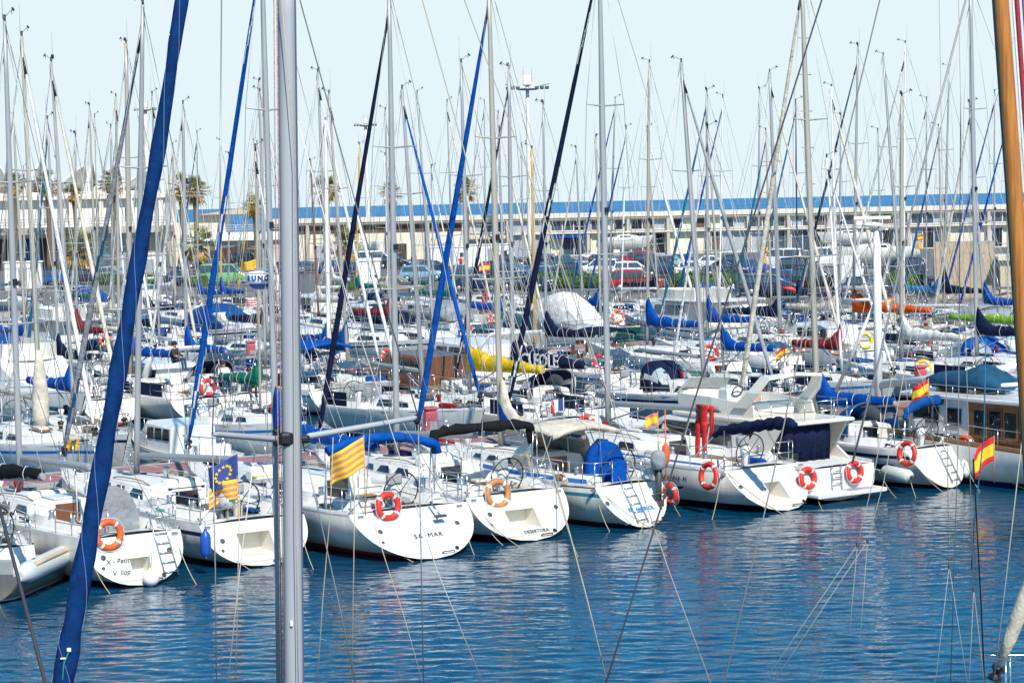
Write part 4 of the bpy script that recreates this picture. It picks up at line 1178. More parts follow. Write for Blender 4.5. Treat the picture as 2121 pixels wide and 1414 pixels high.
    # cockpit ladder, transom ladder, awning
    def ladder(x0, z0, x1, z1, y, nm, w_=.3, n=6):
        a, b = Vector((x0, y, z0)), Vector((x1, y, z1)); k = Vector((0, w_ / 2, 0))
        tubes(nm, [[a - k, b - k], [a + k, b + k]] + [[a.lerp(b, i / n) - k, a.lerp(b, i / n) + k] for i in range(1, n)], steel, root, .018)
    ladder(1.9, 1.0, 1.55, 2.45, -W * .45, 'cockpit_ladder')
    ladder(-.04, .35, -.02, 1.12, W * .12, 'boarding_ladder', .36, 4)
    rnd = random.Random(1); mb = MB(); vs = []
    for i in range(15):
        y = -W * .4 + W * 1.24 * i / 14
        vs += [Vector((1.05, y, 2.28)), Vector((1.0 + .05 * math.sin(i * 1.9), y, 2.02 + .05 * math.sin(i * 1.3))), Vector((1.05 + .06 * math.sin(i * 2.3), y, 1.15 + .3 * (i > 9))) ]
    mb.add(vs, [f for i in range(14) for f in ((3*i, 3*i+3, 3*i+4, 3*i+1), (3*i+1, 3*i+4, 3*i+5, 3*i+2))], 0, True)
    o = mb.build('cockpit_curtain', [CAN['navy']], root); md = o.modifiers.new('thickness', 'SOLIDIFY'); md.thickness = .02
    tubes('bow_rail', [[Vector((q.x, q.y * sd_, q.z + .6)) for q in (H.deck(u, .93, 0) for u in (.45, .6, .75, .88, .97))] for sd_ in (1, -1)] + [[Vector((q.x, q.y * sd_, q.z)), Vector((q.x, q.y * sd_, q.z + .6))] for q in (H.deck(u, .93, 0) for u in (.45, .6, .75, .88, .97)) for sd_ in (1, -1)], steel, root, .014)
    root.scale = (1, 1, s)
    thing(root, label, 'motor yacht')
    return root, H
r8, H8 = motor_yacht(at_h(1742, 1036), R(125), 11.2, 2.85, 'cream flybridge motor yacht with navy cockpit curtain and two red lifebuoys', .92)
lifebuoy(r8, 1770, 977, 'aft', -.06, 'red lifebuoy on the motor yacht transom, right of the steel ladder', redf, .66)
lifebuoy(r8, 1673, 990, 'aft', -.06, 'red lifebuoy on the motor yacht transom, half behind the white sloop', redf, .66)

# 9 the sloop with blue sprayhood
r9, H9, i9 = front_boat('nine', (1972, 1011), (1693, 830, 1662, 0), (1704, 838, 1860, 836), 'white sloop with blue boom cover, blue sprayhood and pointed stern', ztop=15.8, a=35,
           B=3.5, rake=.75, fs=1.15, fb=1.45, bt=.68, vee=1.4, seed=12, hull=HMW((.72, .71, .68), (.01, .012, .02), (.03, .02, .02), .12), stripe=mat('stripe_navy', NAVY, .3), hood=CAN['blue'],
           jibk=dict(mm=alub, r=.10, jib=CAN['cream'], jib_r=.09, cover=CAN['royal'], collar=1.15, cov_h=.45, steps=True))
mb = MB(); vs = []
for i in range(15):
    u = .1 + .75 * i / 14
    for d in (.33, .46): p_ = H9.pt(u, d, 1); vs.append(p_ + side_frame(H9, u, d, 1)[3] * .012)
mb.add(vs, [(2*i, 2*i+2, 2*i+3, 2*i+1) for i in range(14)]).build('stripe', [mat('stripe_navy', NAVY, .3)], r9)
transom_bits(r9, H9, ladder=.25, drains=False)
P9 = [local_pt(r9, x, y, 0, 1.5) for x, y in ((1873, 868), (1880, 850), (1910, 833), (1945, 828), (1975, 833), (1990, 850), (1992, 868))]
awning_roll(r9, P9, CAN['blue'], [[local_pt(r9, 1874, 866, 0, 1.5), local_pt(r9, 1874, 935, 0, 1.5)], [local_pt(r9, 1990, 866, 0, 1.5), local_pt(r9, 1990, 925, 0, 1.5)]], 'rolled_bimini')
lifebuoy(r9, 1879, 939, 'port', H9.B / 2 * .9, 'large red lifebuoy on the lifelines above the long grey fender', redf, .76)
fd = fender(to_world(r9, local_pt(r9, 1858, 981, 1, H9.B / 2 + .12)), 'long pale grey fender lying along the navy-striped hull', mat('pale_fender', (.58, .60, .55), .5, var=.2), 1.15, .2, dgrey)
fd.rotation_euler = (R(90), R(0), R(35)); fd.rotation_euler = (Matrix.Rotation(R(125), 3, 'Z') @ Matrix.Rotation(R(86), 3, 'Y')).to_euler()
lifebuoy(r9, 1999, 925, 'star', -H9.B / 2 * .62, 'grey and orange lifebuoy at the far stern corner next to the timber cabin', orange, .72)

# 10 the trawler at the far right
def trawler(loc, rz):
    root = empty('trawler_yacht', loc, rz); L, B = 15.5, 4.2; W = B / 2
    H = Hull(L, B, 1.05, 1.9, .1, .8, bowrake=1.0, vee=2.4, draft=.8)
    build_hull(H, root, HMW((.80, .79, .77), (.015, .03, .14), (.015, .03, .14), .16), brown, None, gel); simple_deck(H, root, teak)
    xa = local_pt(root, 2004, 900, 1, W * .8).x; xf = local_pt(root, 1868, 880, 1, W * .8).x
    zr = local_pt(root, 1950, 826, 1, W * .8).z
    yw = W * .8
    xb = .6
    # timber after cabin with its tall windows
    MB().box(((xa + xb) / 2, 0, (1.0 + zr - .1) / 2 + .05), (xa - xb - .02, yw * 2 - .04, zr - 1.0)).build('timber_cabin', [wood], root)
    print('trawler', xa, xb, xf, zr)
    n = 6
    for i in range(n):
        x = xa - .22 - (xa - xb - .3) * (i + .5) / n
        pw = (xa - xb) / n * .66
        fr = panel([(x - pw / 2 - .07, yw + .0, 1.42), (x + pw / 2 + .07, yw, 1.42), (x + pw / 2 + .07, yw, zr - .16), (x - pw / 2 - .07, yw, zr - .16)], .06).build('window_frame', [brown if i % 2 else wood], root)
        panel([(x - pw / 2, yw + .03, 1.5), (x + pw / 2, yw + .03, 1.5), (x + pw / 2, yw + .03, zr - .24), (x - pw / 2, yw + .03, zr - .24)], .03).build('window_pane', [glass], fr)
    # white wheelhouse
    rings = []
    for x, k in ((xa, 1), (xf - .4, 1), (xf, .9)):
        rings.append([Vector((x, -yw * k, 1.0)), Vector((x - (.25 if x == xf else 0), -yw * .97 * k, zr)), Vector((x - (.25 if x == xf else 0), yw * .97 * k, zr)), Vector((x, yw * k, 1.0))])
    MB().loft(rings, 0, True, False).build('wheelhouse', [gel], root)
    for px0, px1 in ((1892, 1928), (1934, 1944), (1962, 1990)):
        a, b = local_pt(root, px0, 850, 1, yw).x, local_pt(root, px1, 850, 1, yw).x
        z0, z1 = local_pt(root, 1940, 876, 1, yw).z, local_pt(root, 1940, 842, 1, yw).z
        panel([(a, yw + .012, z0), (b, yw + .012, z0), (b, yw + .0, z1), (a, yw + .0, z1)], .03).build('wheelhouse_window', [glass], root)
    z0 = local_pt(root, 1940, 903, 1, yw).z
    panel([(xa - .05, yw + .01, z0 - .09), (xf - .2, yw + .01, z0 - .09), (xf - .2, yw + .01, z0 + .09), (xa - .05, yw + .01, z0 + .09)], .02).build('stripe', [dark], root)
    pt_ = local_pt(root, 1976, 903, 1, yw + .03)
    text('VS-70', .2, whitep, root, frame_matrix(Vector((pt_.x, yw + .03, z0)), Vector((-1, 0, 0)), Vector((0, 0, 1)), Vector((0, 1, 0))))
    slab(plan(xb - .5, xf + .15, yw * 1.13, yw * .95, .35), zr, zr + .13).build('roof', [gel], root)
    tubes('roof_rail', [[Vector((x, s_ * yw * .98, zr + .42)) for x in (xb, (xb + xf) / 2, xf - .3)] for s_ in (1, -1)] + [[Vector((xb + (xf - .3 - xb) * i / 7, s_ * yw * .98, zr + .1)), Vector((xb + (xf - .3 - xb) * i / 7, s_ * yw * .98, zr + .42))] for i in range(8) for s_ in (1, -1)], steel, root, .014)
    mb = MB().lathe([(.2, 0), (.17, .16), (.12, .2), (.1, .28)], (local_pt(root, 2087, 822, 2, zr + .14).x, .3, zr + .12), 12); mb.build('bell_vent', [alub], root)
    tubes('side_rail', [[Vector((q.x, q.y, q.z + .55)) for q in (H.deck(u, .95, 0) for u in (.02, .2, .4, .6, .8, .95))]] + [[H.deck(u, .95, 0), H.deck(u, .95, 0) + Vector((0, 0, .55))] for u in (.02, .2, .4, .6, .8, .95)], steel, root, .016)
    # white mast with radar and sloping boom
    A = local_pt(root, 1820, 858, 1, 0); Bp = local_pt(root, 1815, 478, 1, 0); mx, mz = A.x, Bp.z
    mast = MB().tube([Vector((mx, 0, 1.3)), Vector((mx, 0, mz))], [.14, .12], 10).build('mast', [aluw], root)
    E = local_pt(root, 2085, 762, 1, 0); g = local_pt(root, 1826, 797, 1, 0); g.x = mx - .15
    MB().tube([g, E], [.10, .09], 8, flat=1.2).build('boom', [aluw], root)
    def bar(x0, y0, x1, y1, r_=.035, nm='mast_strut'): MB().tube([local_pt(root, x0, y0, 1, 0), local_pt(root, x1, y1, 1, 0)], r_, 6).build(nm, [aluw], mast)
    bar(1728, 818, 1812, 628, .06); bar(1745, 623, 1812, 620, .06)
    for i in range(4): bar(1786, 552 + 18 * i, 1812, 551 + 18 * i, .022, 'mast_rung')
    bar(1787, 545, 1789, 608, .022, 'mast_rung')
    c = Vector((mx, 0, mz))
    MB().lathe([(.1, 0), (.32, .03), (.33, .1), (.1, .16)], c + Vector((.1, .1, .12)), 16).build('radar_scanner', [whitep], mast)
    MB().box(c + Vector((0, 0, .05)), (.9, .12, .05)).build('radar_bracket', [aluw], mast)
    MB().box(c + Vector((.1, .1, .42)), (1.15, .1, .1), 0, Matrix.Rotation(R(50), 3, 'Z')).build('open_array', [whitep], mast)
    for s_ in (1, -1):
        MB().tube([Vector((mx, 0, mz - .1)), Vector((mx - .4, s_ * W * .9, 1.6))], .011, 4).build('shroud', [wire], root)
    MB().tube([Vector((mx, 0, mz - .1)), H.deck(1, 0, .1)], .012, 4).build('forestay', [wire], root)
    MB().tube([Vector((mx, 0, mz - .1)), E], .009, 4).build('topping_lift', [wire], root)
    a, b = local_pt(root, 1953, 806, 1, .6), local_pt(root, 2118, 795, 1, .6)
    MB().tube([a, b], .06, 8).build('stowed_pole', [aluw], root)
    thing(root, 'white motor trawler with varnished timber cabin and white mast', 'motor yacht')
    # covered tender on the roof
    p0, p1 = local_pt(root, 2088, 822, 1, .35), local_pt(root, 1936, 820, 1, .35); zt = local_pt(root, 2040, 752, 1, .35).z
    ln = p1.x - p0.x; d = empty('covered_tender', to_world(root, (p0.x, .35, zr + .2)), root.rotation_euler[2]); rings = []; rnd = random.Random(3)
    for i in range(17):
        t = i / 16; w_ = .75 * min(1, (1 - t) * 3.2 + .25) ** .5 * min(1, .65 + t * 2); hh = (zt - zr - .22) * interp(t, (0, .12, .3, .5, .8, 1), (.45, .72, 1.0, .74, .66, .45))
        rings.append([Vector((ln * t, w_ * math.cos(a_) * (1.05 if math.sin(a_) < 0 else 1), .3 + (hh - .3) * max(0, math.sin(a_)) ** (.8) + (.3 * min(0, math.sin(a_))) + rnd.uniform(-.012, .012))) for a_ in (2 * math.pi * k / 16 for k in range(16))])
    MB().loft(rings).build('tender_cover', [CAN['steel']], d)
    MB().box((ln * .25, 0, .0), (.12, 1.3, .1)).build('chock', [teak], d); MB().box((ln * .75, 0, .0), (.12, 1.3, .1)).build('chock', [teak], d)
    thing(d, 'navy covered tender lying on the trawler roof', 'dinghy')
    return root, H
r10, H10 = trawler(at_h(2185, 1003) + Vector((math.sin(R(35)), -math.cos(R(35)), 0)) * 2.6, R(125))
fender(to_world(r10, local_pt(r10, 2000, 968, 1, 1.9)), 'white fender beside the hanging striped flag by the trawler', whitep, .55, .14, black)

# inflatable tender with outboard at the far left
def rib(loc, heading, L, label):
    root = empty('inflatable_boat', loc, heading); B = 1.9
    mb = MB(); pts = []; rs = []
    for side in (1,):
        for i in range(9): t = i / 8; pts.append(Vector((t * L * .72, B / 2 - .25 - .0 * t, .62 + .10 * t))); rs.append(.24 if i else .12)
    for i in range(1, 10):
        a = math.pi / 2 - math.pi * i / 10; pts.append(Vector((L * .72 + .9 * math.cos(a), (B / 2 - .25) * math.sin(a), .72 + .12 * math.cos(a)))); rs.append(.24)
    for i in range(9): t = 1 - i / 8; pts.append(Vector((t * L * .72, -(B / 2 - .25), .62 + .10 * t))); rs.append(.24 if i < 8 else .12)
    tb = mb.tube(pts, rs, 14).build('inflated_tube', [mat('hypalon_grey', (.56, .57, .57), .55, var=.12)], root)
    for dz, m_ in ((.245, mat('rub_tan', (.50, .40, .26), .7)),):
        q = [p + Vector((0, (1 if p.y > 0 else -1) * .17 if abs(p.y) > .3 else 0, .17)) + (Vector((.2, 0, 0)) if p.x > L * .8 else Vector()) for p in pts]
        MB().tube(q[1:-1], .06, 6).build('rubbing_strake', [m_], tb)
    H = Hull(L * .93, B * .84, .66, .80, .0, .9, bowrake=.8, vee=1.5, draft=.2)
    rings = []
    for u in US: ds = [i / 8 for i in range(9)]; rings.append([H.pt(u, d, 1) for d in ds] + [H.pt(u, d, -1) for d in ds[-2::-1]])
    MB().loft(rings, 0, True, True, False).build('hull', [HMW((.13, .135, .14), (.7, .7, .7), (.05, .05, .05), .09)], root)
    MB().rbox((.08, 0, .7), (.1, 1.1, .55), .03).build('transom', [grey], root)
    MB().rbox((L * .36, 0, .68), (.3, 1.2, .12), .04).build('seat', [grey], root)
    thing(root, label, 'inflatable boat'); return root
A, B_ = at_h(-22, 1250), at_h(178, 1165)
hd = math.atan2(B_.y - A.y, B_.x - A.x)
rr = rib(A, hd, 6.0, 'grey inflatable boat moored at the end of the row of sterns')
outboard(A + Vector((-.2, -.1, .95)), hd, 'dark outboard motor on the grey inflatable boat', black, 1.35)

# flags along the front row
def on_boat(root, x, y, val, axis=0): return to_world(root, local_pt(root, x, y, axis, val))
eu = flag(on_boat(r2, 492, 942, .9), .74, .62, ['b'], 'blue flag with a ring of yellow stars', yaw=R(182), droop=.42, staff=None, seed=2)
star = MB(); pts = []
for i in range(10):
    a = math.pi / 2 + i * math.pi / 5; q = .05 if i % 2 == 0 else .021; pts.append((q * math.cos(a), q * math.sin(a)))
for k in range(12):
    a = 2 * math.pi * k / 12; t = .5 + .25 * math.cos(a); v = .5 - .28 * math.sin(a); w_, h, dr_, sd_ = .74, .62, .42, 2      # the same wave as the cloth
    cx, cy, cz = w_ * t * (1 - .1 * dr_), .19 * w_ * math.sin(t * 7 + v * 1.6 + sd_) * t ** .6, -h * v - dr_ * w_ * t ** 1.3 + .05 * h * math.sin(t * 5 + sd_)
    panel([(cx + x, cy, cz + z) for x, z in pts], .06).build('star', [FLAGM['y']], eu)
flag(on_boat(r2, 490, 990, .9), .70, .48, ['y', 'p', 'y', 'p', 'y', 'p', 'y'], 'faded yellow and red striped flag below the blue starred flag', yaw=R(182), droop=.35, staff=1.5, seed=5)
flag(on_boat(r3, 752, 905, 1.2), .86, .74, ['y', 'p', 'y', 'p', 'y', 'p', 'y', 'p', 'y'], 'large yellow and red striped flag flying by the blue rolled awning', yaw=R(190), droop=.55, staff=2.2, seed=3)
flag(at_Y(2058, 905, 62.3), .72, .70, ['r', 'y', 'y', 'r'], 'red and yellow flag drooping from the staff by the timber cabin', yaw=R(196), droop=.6, staff=1.3, seed=7)
flag(on_boat(r10, 1922, 786, 5.5), .5, .45, ['r', 'y', 'y', 'r'], 'small red and yellow flag above the navy covered tender', yaw=R(190), droop=.5, staff=1.0, seed=9)
flag(on_boat(r8, 1576, 822, 4.5), .5, .5, ['p', 'y', 'y', 'p'], 'faded red and yellow flag at the flybridge of the motor yacht', yaw=R(186), droop=.3, staff=.9, seed=4)
flag(on_boat(r6, 1361, 855, 3.5), .35, .35, ['p', 'y', 'y', 'p'], 'small faded flag above the cream awning', yaw=R(180), droop=.3, staff=1.6, seed=6)
flag(on_boat(r5, 1166, 826, 7.), .4, .36, None, 'small blue white and red flag near the yellow sail cover', yaw=R(200), droop=.1, staff=.8, seed=1, cols=['b', 'w', 'r'])

# stern lines down into the water
SL = [(190, 1168, 232, 1234, 'petit'), (392, 1122, 411, 1216, 'petit'), (452, 1100, 527, 1184, 'bavaria'), (640, 1125, 652, 1185, 'bavaria'), (742, 1090, 866, 1168, 'samar'), (957, 1102, 985, 1155, 'samar'),
      (1030, 1076, 1047, 1133, 'desertora'), (995, 1045, 1083, 1136, 'desertora'), (1172, 1085, 1200, 1160, 'desertora'), (1262, 1032, 1378, 1106, 'ambriol'), (1332, 1078, 1325, 1105, 'ambriol'), (1248, 1035, 1265, 1104, 'ambriol'),
      (1391, 1032, 1435, 1094, 'fortyone'), (1476, 1012, 1473, 1080, 'fortyone'), (1512, 995, 1661, 1084, 'fortyone'), (1684, 1005, 1718, 1076, 'motor'), (1700, 1028, 1755, 1062, 'motor'),
      (1822, 975, 1869, 1040, 'nine'), (1899, 966, 1969, 1030, 'nine'), (1897, 975, 1899, 1035, 'nine'), (2010, 985, 2033, 1022, 'nine'), (2118, 975, 2140, 1020, 'nine'), (0, 1250, 25, 1280, 'zero')]
NM = dict(petit='the stern with the round fender', bavaria='the sloop with the blue fender', samar='the wide red-striped sloop', desertora='the sloop with the black awning', ambriol='the blue-striped sloop', fortyone='the long navy-striped sloop', motor='the motor yacht platform', nine='the pointed white stern', zero='the inflatable boat')
cnt = {}
for x0, y0, x1, y1, k in SL:
    e = at_h(x1, y1, -.05); cnt[k] = cnt.get(k, 0) + 1
    if k in FR:                                            # from the nearer stern cleat, or from the rail where the line hangs amidships
        rt_, Hh = FR[k][0], FR[k][1]; cl = []
        for sd_ in (1, -1): q = Hh.deck(.03, .9, .07); cl.append(to_world(rt_, Vector((q.x, q.y * sd_, q.z))))
        cl.sort(key=lambda q: abs(px_of(q)[0] - x0)); s = cl[0]
        if px_of(s)[0] - x0 > 45: q = local_pt(rt_, x0, y0, 1, Hh.B / 2); s = to_world(rt_, Vector((q.x, Hh.B / 2 + .02, q.z)))
    else: s = at_Y(x0, y0, r8.location.y + .2)
    rope_line(s, e, 'tan mooring line running into the water from ' + NM[k], .15, rope, .0115, group='mooring lines of ' + NM[k])
# life rafts and boxes on deck
def canister(root, px, py, axis, val, label, l=1.05, r_=.27, band=dark, yaw=0.):
    o = empty('life_raft', to_world(root, local_pt(root, px, py, axis, val)), root.rotation_euler[2] + yaw)
    MB().rbox((0, 0, 0), (.5, l, .42), .12).build('canister', [whitep], o)
    for y in (-l * .22, l * .22): MB().rbox((0, y, 0), (.512, .05, .432), .12).build('strap', [grey], o)
    MB().rbox((0, 0, -.02), (.516, l * .99, .05), .12).build('seam', [band], o)
    thing(o, label, 'life raft')
canister(r2, 378, 1006, 1, 0, 'white life raft canister with blue band on the cabin top by the grey boom')
canister(r2, 553, 980, 1, -1.5, 'white life raft canister with yellow band near the tall mast', band=yellow)
canister(r1, 95, 1032, 1, 0, 'white life raft canister with thin yellow band by the blue sail', band=mat('dull_yellow', (.4, .32, .05), .6))
canister(r4, 900, 953, 1, .3, 'plain white deck box beside the rolled blue awning', band=whitep)
outboard(to_world(r2, local_pt(r2, 470, 1040, 0, 1.2)), r2.rotation_euler[2], 'silver and black outboard motor clamped below the faded striped flag', mat('silver_paint', (.5, .52, .54), .35), 1.2)
# ------------------------------------------------------------------ the rows behind
def quay_dist(p):
    d = (QB - QA).normalized(); n = Vector((d.y, -d.x, 0))
    if n.y > 0: n = -n
    return (Vector((p.x, p.y, 0)) - QA).dot(n)            # positive on the water side
MASTM = dict(a=alu, b=alub, w=aluw, n=mnavy, y=myel, r=mbrown)
MASTN = dict(a='', b='', w='white mast', n='navy mast', y='yellow mast', r='brown mast')
HULLC = {'w': ('white', WHITE), 'c': ('cream', CREAM), 'p': ('pale grey', (.62, .66, .68)), 'n': ('navy', NAVY), 'b': ('blue', (.02, .10, .28)), 'g': ('green', (.02, .16, .10)), 'd': ('dark red', (.22, .02, .02))}
CANN = dict(royal='royal blue', navy='navy', blue='mid blue', sky='sky blue', cream='cream', white='white', red='dark red', green='green', orange='orange', yellow='yellow', lime='lime green', black='black', grey='grey', teal='teal', bluegrey='grey blue', steel='steel blue')
def rowno(v): return 2 if v < 80 else 3 if v < 98.6 else 4 if v < 118 else 5 if v < 137 else 6 if v < 155 else 7 if v < 172 else 8
ROWN = {2: 'behind the nearest red pier', 3: 'across the open channel', 4: 'beyond the second pier', 5: 'before the third pier', 6: 'beyond the third pier', 7: 'before the last pier', 8: 'beyond the last pier'}
ORD = 'first second third fourth fifth sixth seventh eighth ninth tenth eleventh twelfth thirteenth fourteenth fifteenth sixteenth seventeenth eighteenth nineteenth twentieth'.split()
def ordinal(i): return ORD[i] if i < 20 else 'twenty-' + ORD[i - 20] if i < 29 else '%dth' % (i + 1)
ROWB = []                                                  # (row, screen x, root, description, category)
OCC = {}                                                   # row -> list of positions along the row

# v, heading (+1 bow away, -1 bow to viewer), x at the horizon, x and y of the masthead, mast radius, mast colour, boom cover, jib, hull, options
T = [
 (69.5, -1, 63, 45, 75, .088, 'b', None, 'white', 'w', dict(collar_bag=1)), (72, -1, 126, 106, 128, .075, 'a', 'royal', 'cream', 'w', dict()),
 (71, -1, 850, 830, 185, .09, 'a', None, 'royal', 'w', dict()), (71.5, 1, 963, 955, 130, .085, 'a', 'yellow', None, 'w', dict(h=.72, zb=2.45, bl=4.6, collar=.9, w=.26)),
 (73, 1, 1058, 1054, 143, .09, 'a', 'navy', 'navy', 'w', dict(name='CLEOLE', h=.8, bl=4.6, w=.24, zb=2.35)), (69, -1, 1432, 1405, 130, .105, 'a', None, 'grey', 'w', dict(hood='navy', jr=.085)),
 (71, 1, 2018, 2010, -40, .11, 'a', 'navy', None, 'w', dict(collar=1.0)), (72, 1, 1868, 1868, 200, .10, 'b', 'white', None, 'w', dict(boom_m=1, h=.5)), (69.5, -1, 2150, 2140, -60, .09, 'b', 'lime', 'cream', 'p', dict(zb=2.9, bl=5.2, collar=1.2)),
 (90, 1, 107, 98, 247, .07, 'a', 'navy', 'teal', 'w', dict()), (89, 1, 266, 261, 90, .125, 'b', 'royal', None, 'w', dict(sname=('canigo', 1))), (89, 1, 382, 379, 215, .085, 'a', 'royal', 'white', 'w', dict(jr=.07, collar=1.25, sname=('Verlan', 0))),
 (88, 1, 543, 538, 190, .07, 'a', None, None, 'w', dict(bim='royal')), (90, -1, 670, 658, 150, .08, 'a', None, 'white', 'w', dict()), (88, -1, 677, 674, 250, .11, 'w', 'royal', None, 'w', dict()), (84, -1, 698, 673, 195, .08, 'b', 'blue', 'white', 'w', dict(h=.6, collar=1.3)),
 (86, 1, 1128, 1125, 217, .075, 'a', 'navy', None, 'w', dict(collar=1.3, bim='navy')), (90, -1, 1104, 1102, 308, .10, 'y', 'bluegrey', None, 'n', dict()), (89, 1, 1343, 1345, 130, .08, 'b', 'royal', None, 'w', dict(collar=1.4, h=.5)),
 (90, 1, 1465, 1464, 190, .085, 'a', 'royal', 'teal', 'w', dict(collar=1.3, h=.45)), (90, -1, 1605, 1594, 150, .12, 'a', 'navy', 'cream', 'w', dict(h=.5)), (91, -1, 1728, 1722, 180, .085, 'w', 'cream', 'cream', 'w', dict(jr=.1)),
 (90, 1, 1772, 1777, 97, .085, 'a', 'orange', 'bluegrey', 'w', dict(collar=1.3, h=.62, bl=5.6, w=.24)), (91, -1, 1851, 1825, 115, .095, 'a', 'cream', None, 'w', dict()), (93, 1, 1873, 1875, 90, .07, 'w', None, 'white', 'w', dict()),
 (92, 1, 2022, 2003, 215, .085, 'a', 'royal', 'cream', 'w', dict(collar=1.2, jr=.09)), (93, 1, 2088, 2088, 230, .06, 'b', None, 'royal', 'w', dict()),
 (107, -1, 38, 27, 240, .08, 'b', 'royal', None, 'w', dict()), (108, 1, 157, 156, 280, .065, 'a', 'red', None, 'w', dict(collar=1.4)), (107, -1, 243, 240, 200, .085, 'b', None, 'white', 'w', dict()), (107, -1, 322, 315, 195, .07, 'a', 'navy', 'cream', 'w', dict(jr=.085)),
 (107, -1, 545, 536, 170, .09, 'a', 'navy', None, 'w', dict(h=.5)), (108, -1, 880, 864, 192, .09, 'a', None, None, 'w', dict()), (107, -1, 803, 798, 228, .075, 'a', 'red', None, 'w', dict()), (108, -1, 1238, 1234, 285, .09, 'b', 'royal', None, 'g', dict(collar=1.3)),
 (107, -1, 1038, 1032, 235, .085, 'a', 'royal', 'cream', 'c', dict()), (108, 1, 1494, 1497, 200, .06, 'w', None, 'royal', 'w', dict()), (109, 1, 1572, 1573, 187, .075, 'a', 'navy', None, 'w', dict(hood='royal')), (107, 1, 1591, 1586, 270, .07, 'b', None, 'teal', 'w', dict()),
 (107, 1, 1650, 1648, 210, .055, 'n', 'navy', 'teal', 'w', dict()), (108, 1, 1741, 1741, 240, .07, 'a', None, 'cream', 'w', dict()), (107, -1, 1821, 1818, 270, .06, 'a', 'cream', None, 'w', dict()), (106, 1, 1919, 1919, 205, .06, 'a', None, 'white', 'w', dict()),
 (104, -1, 1960, 1966, 140, .085, 'a', 'sky', None, 'w', dict(collar=1.5)), (104, 1, 1948, 1944, 262, .075, 'b', 'navy', 'blue', 'n', dict(collar=1.6, h=.5)), (105, 1, 2060, 2060, 190, .06, 'a', None, 'royal', 'w', dict()),
 (128, 1, 193, 185, 220, .075, 'b', None, 'cream', 'w', dict()), (127, -1, 231, 229, 262, .065, 'a', 'cream', None, 'w', dict()), (128, 1, 300, 296, 250, .06, 'a', 'navy', 'white', 'w', dict()), (128, 1, 648, 643, 335, .08, 'r', 'cream', None, 'c', dict()),
 (128, -1, 933, 926, 210, .065, 'a', 'green', 'cream', 'w', dict()), (129, 1, 1082, 1080, 300, .06, 'a', 'navy', None, 'w', dict(collar=1.2)), (128, 1, 1198, 1193, 308, .085, 'a', None, 'cream', 'w', dict()), (128, 1, 1268, 1274, 205, .085, 'a', None, 'royal', 'w', dict()),
 (127, -1, 1350, 1340, 265, .075, 'b', 'navy', 'white', 'w', dict(jr=.11)), (126, 1, 1293, 1297, 265, .06, 'w', None, 'blue', 'w', dict()),
 (146, -1, 200, 196, 240, .06, 'b', 'green', None, 'w', dict(collar=1.4)), (147, 1, 409, 408, 275, .06, 'a', 'royal', 'bluegrey', 'w', dict()), (146, 1, 457, 456, 293, .07, 'y', 'royal', None, 'w', dict(collar=1.2)), (146, 1, 360, 358, 300, .09, 'b', None, 'cream', 'w', dict()),
 (147, 1, 536, 532, 295, .06, 'a', None, 'yellow', 'w', dict(jr=.05)), (146, 1, 742, 748, 300, .09, 'y', 'green', None, 'w', dict()), (147, 1, 1005, 1003, 210, .06, 'a', None, 'white', 'w', dict()), (146, -1, 800, 797, 320, .06, 'w', 'cream', None, 'w', dict()),
 (163, 1, 474, 474, 320, .06, 'a', None, None, 'w', dict()), (163, 1, 746, 747, 275, .07, 'w', 'blue', None, 'w', dict()), (164, 1, 120, 118, 330, .06, 'a', 'navy', None, 'w', dict()),
]
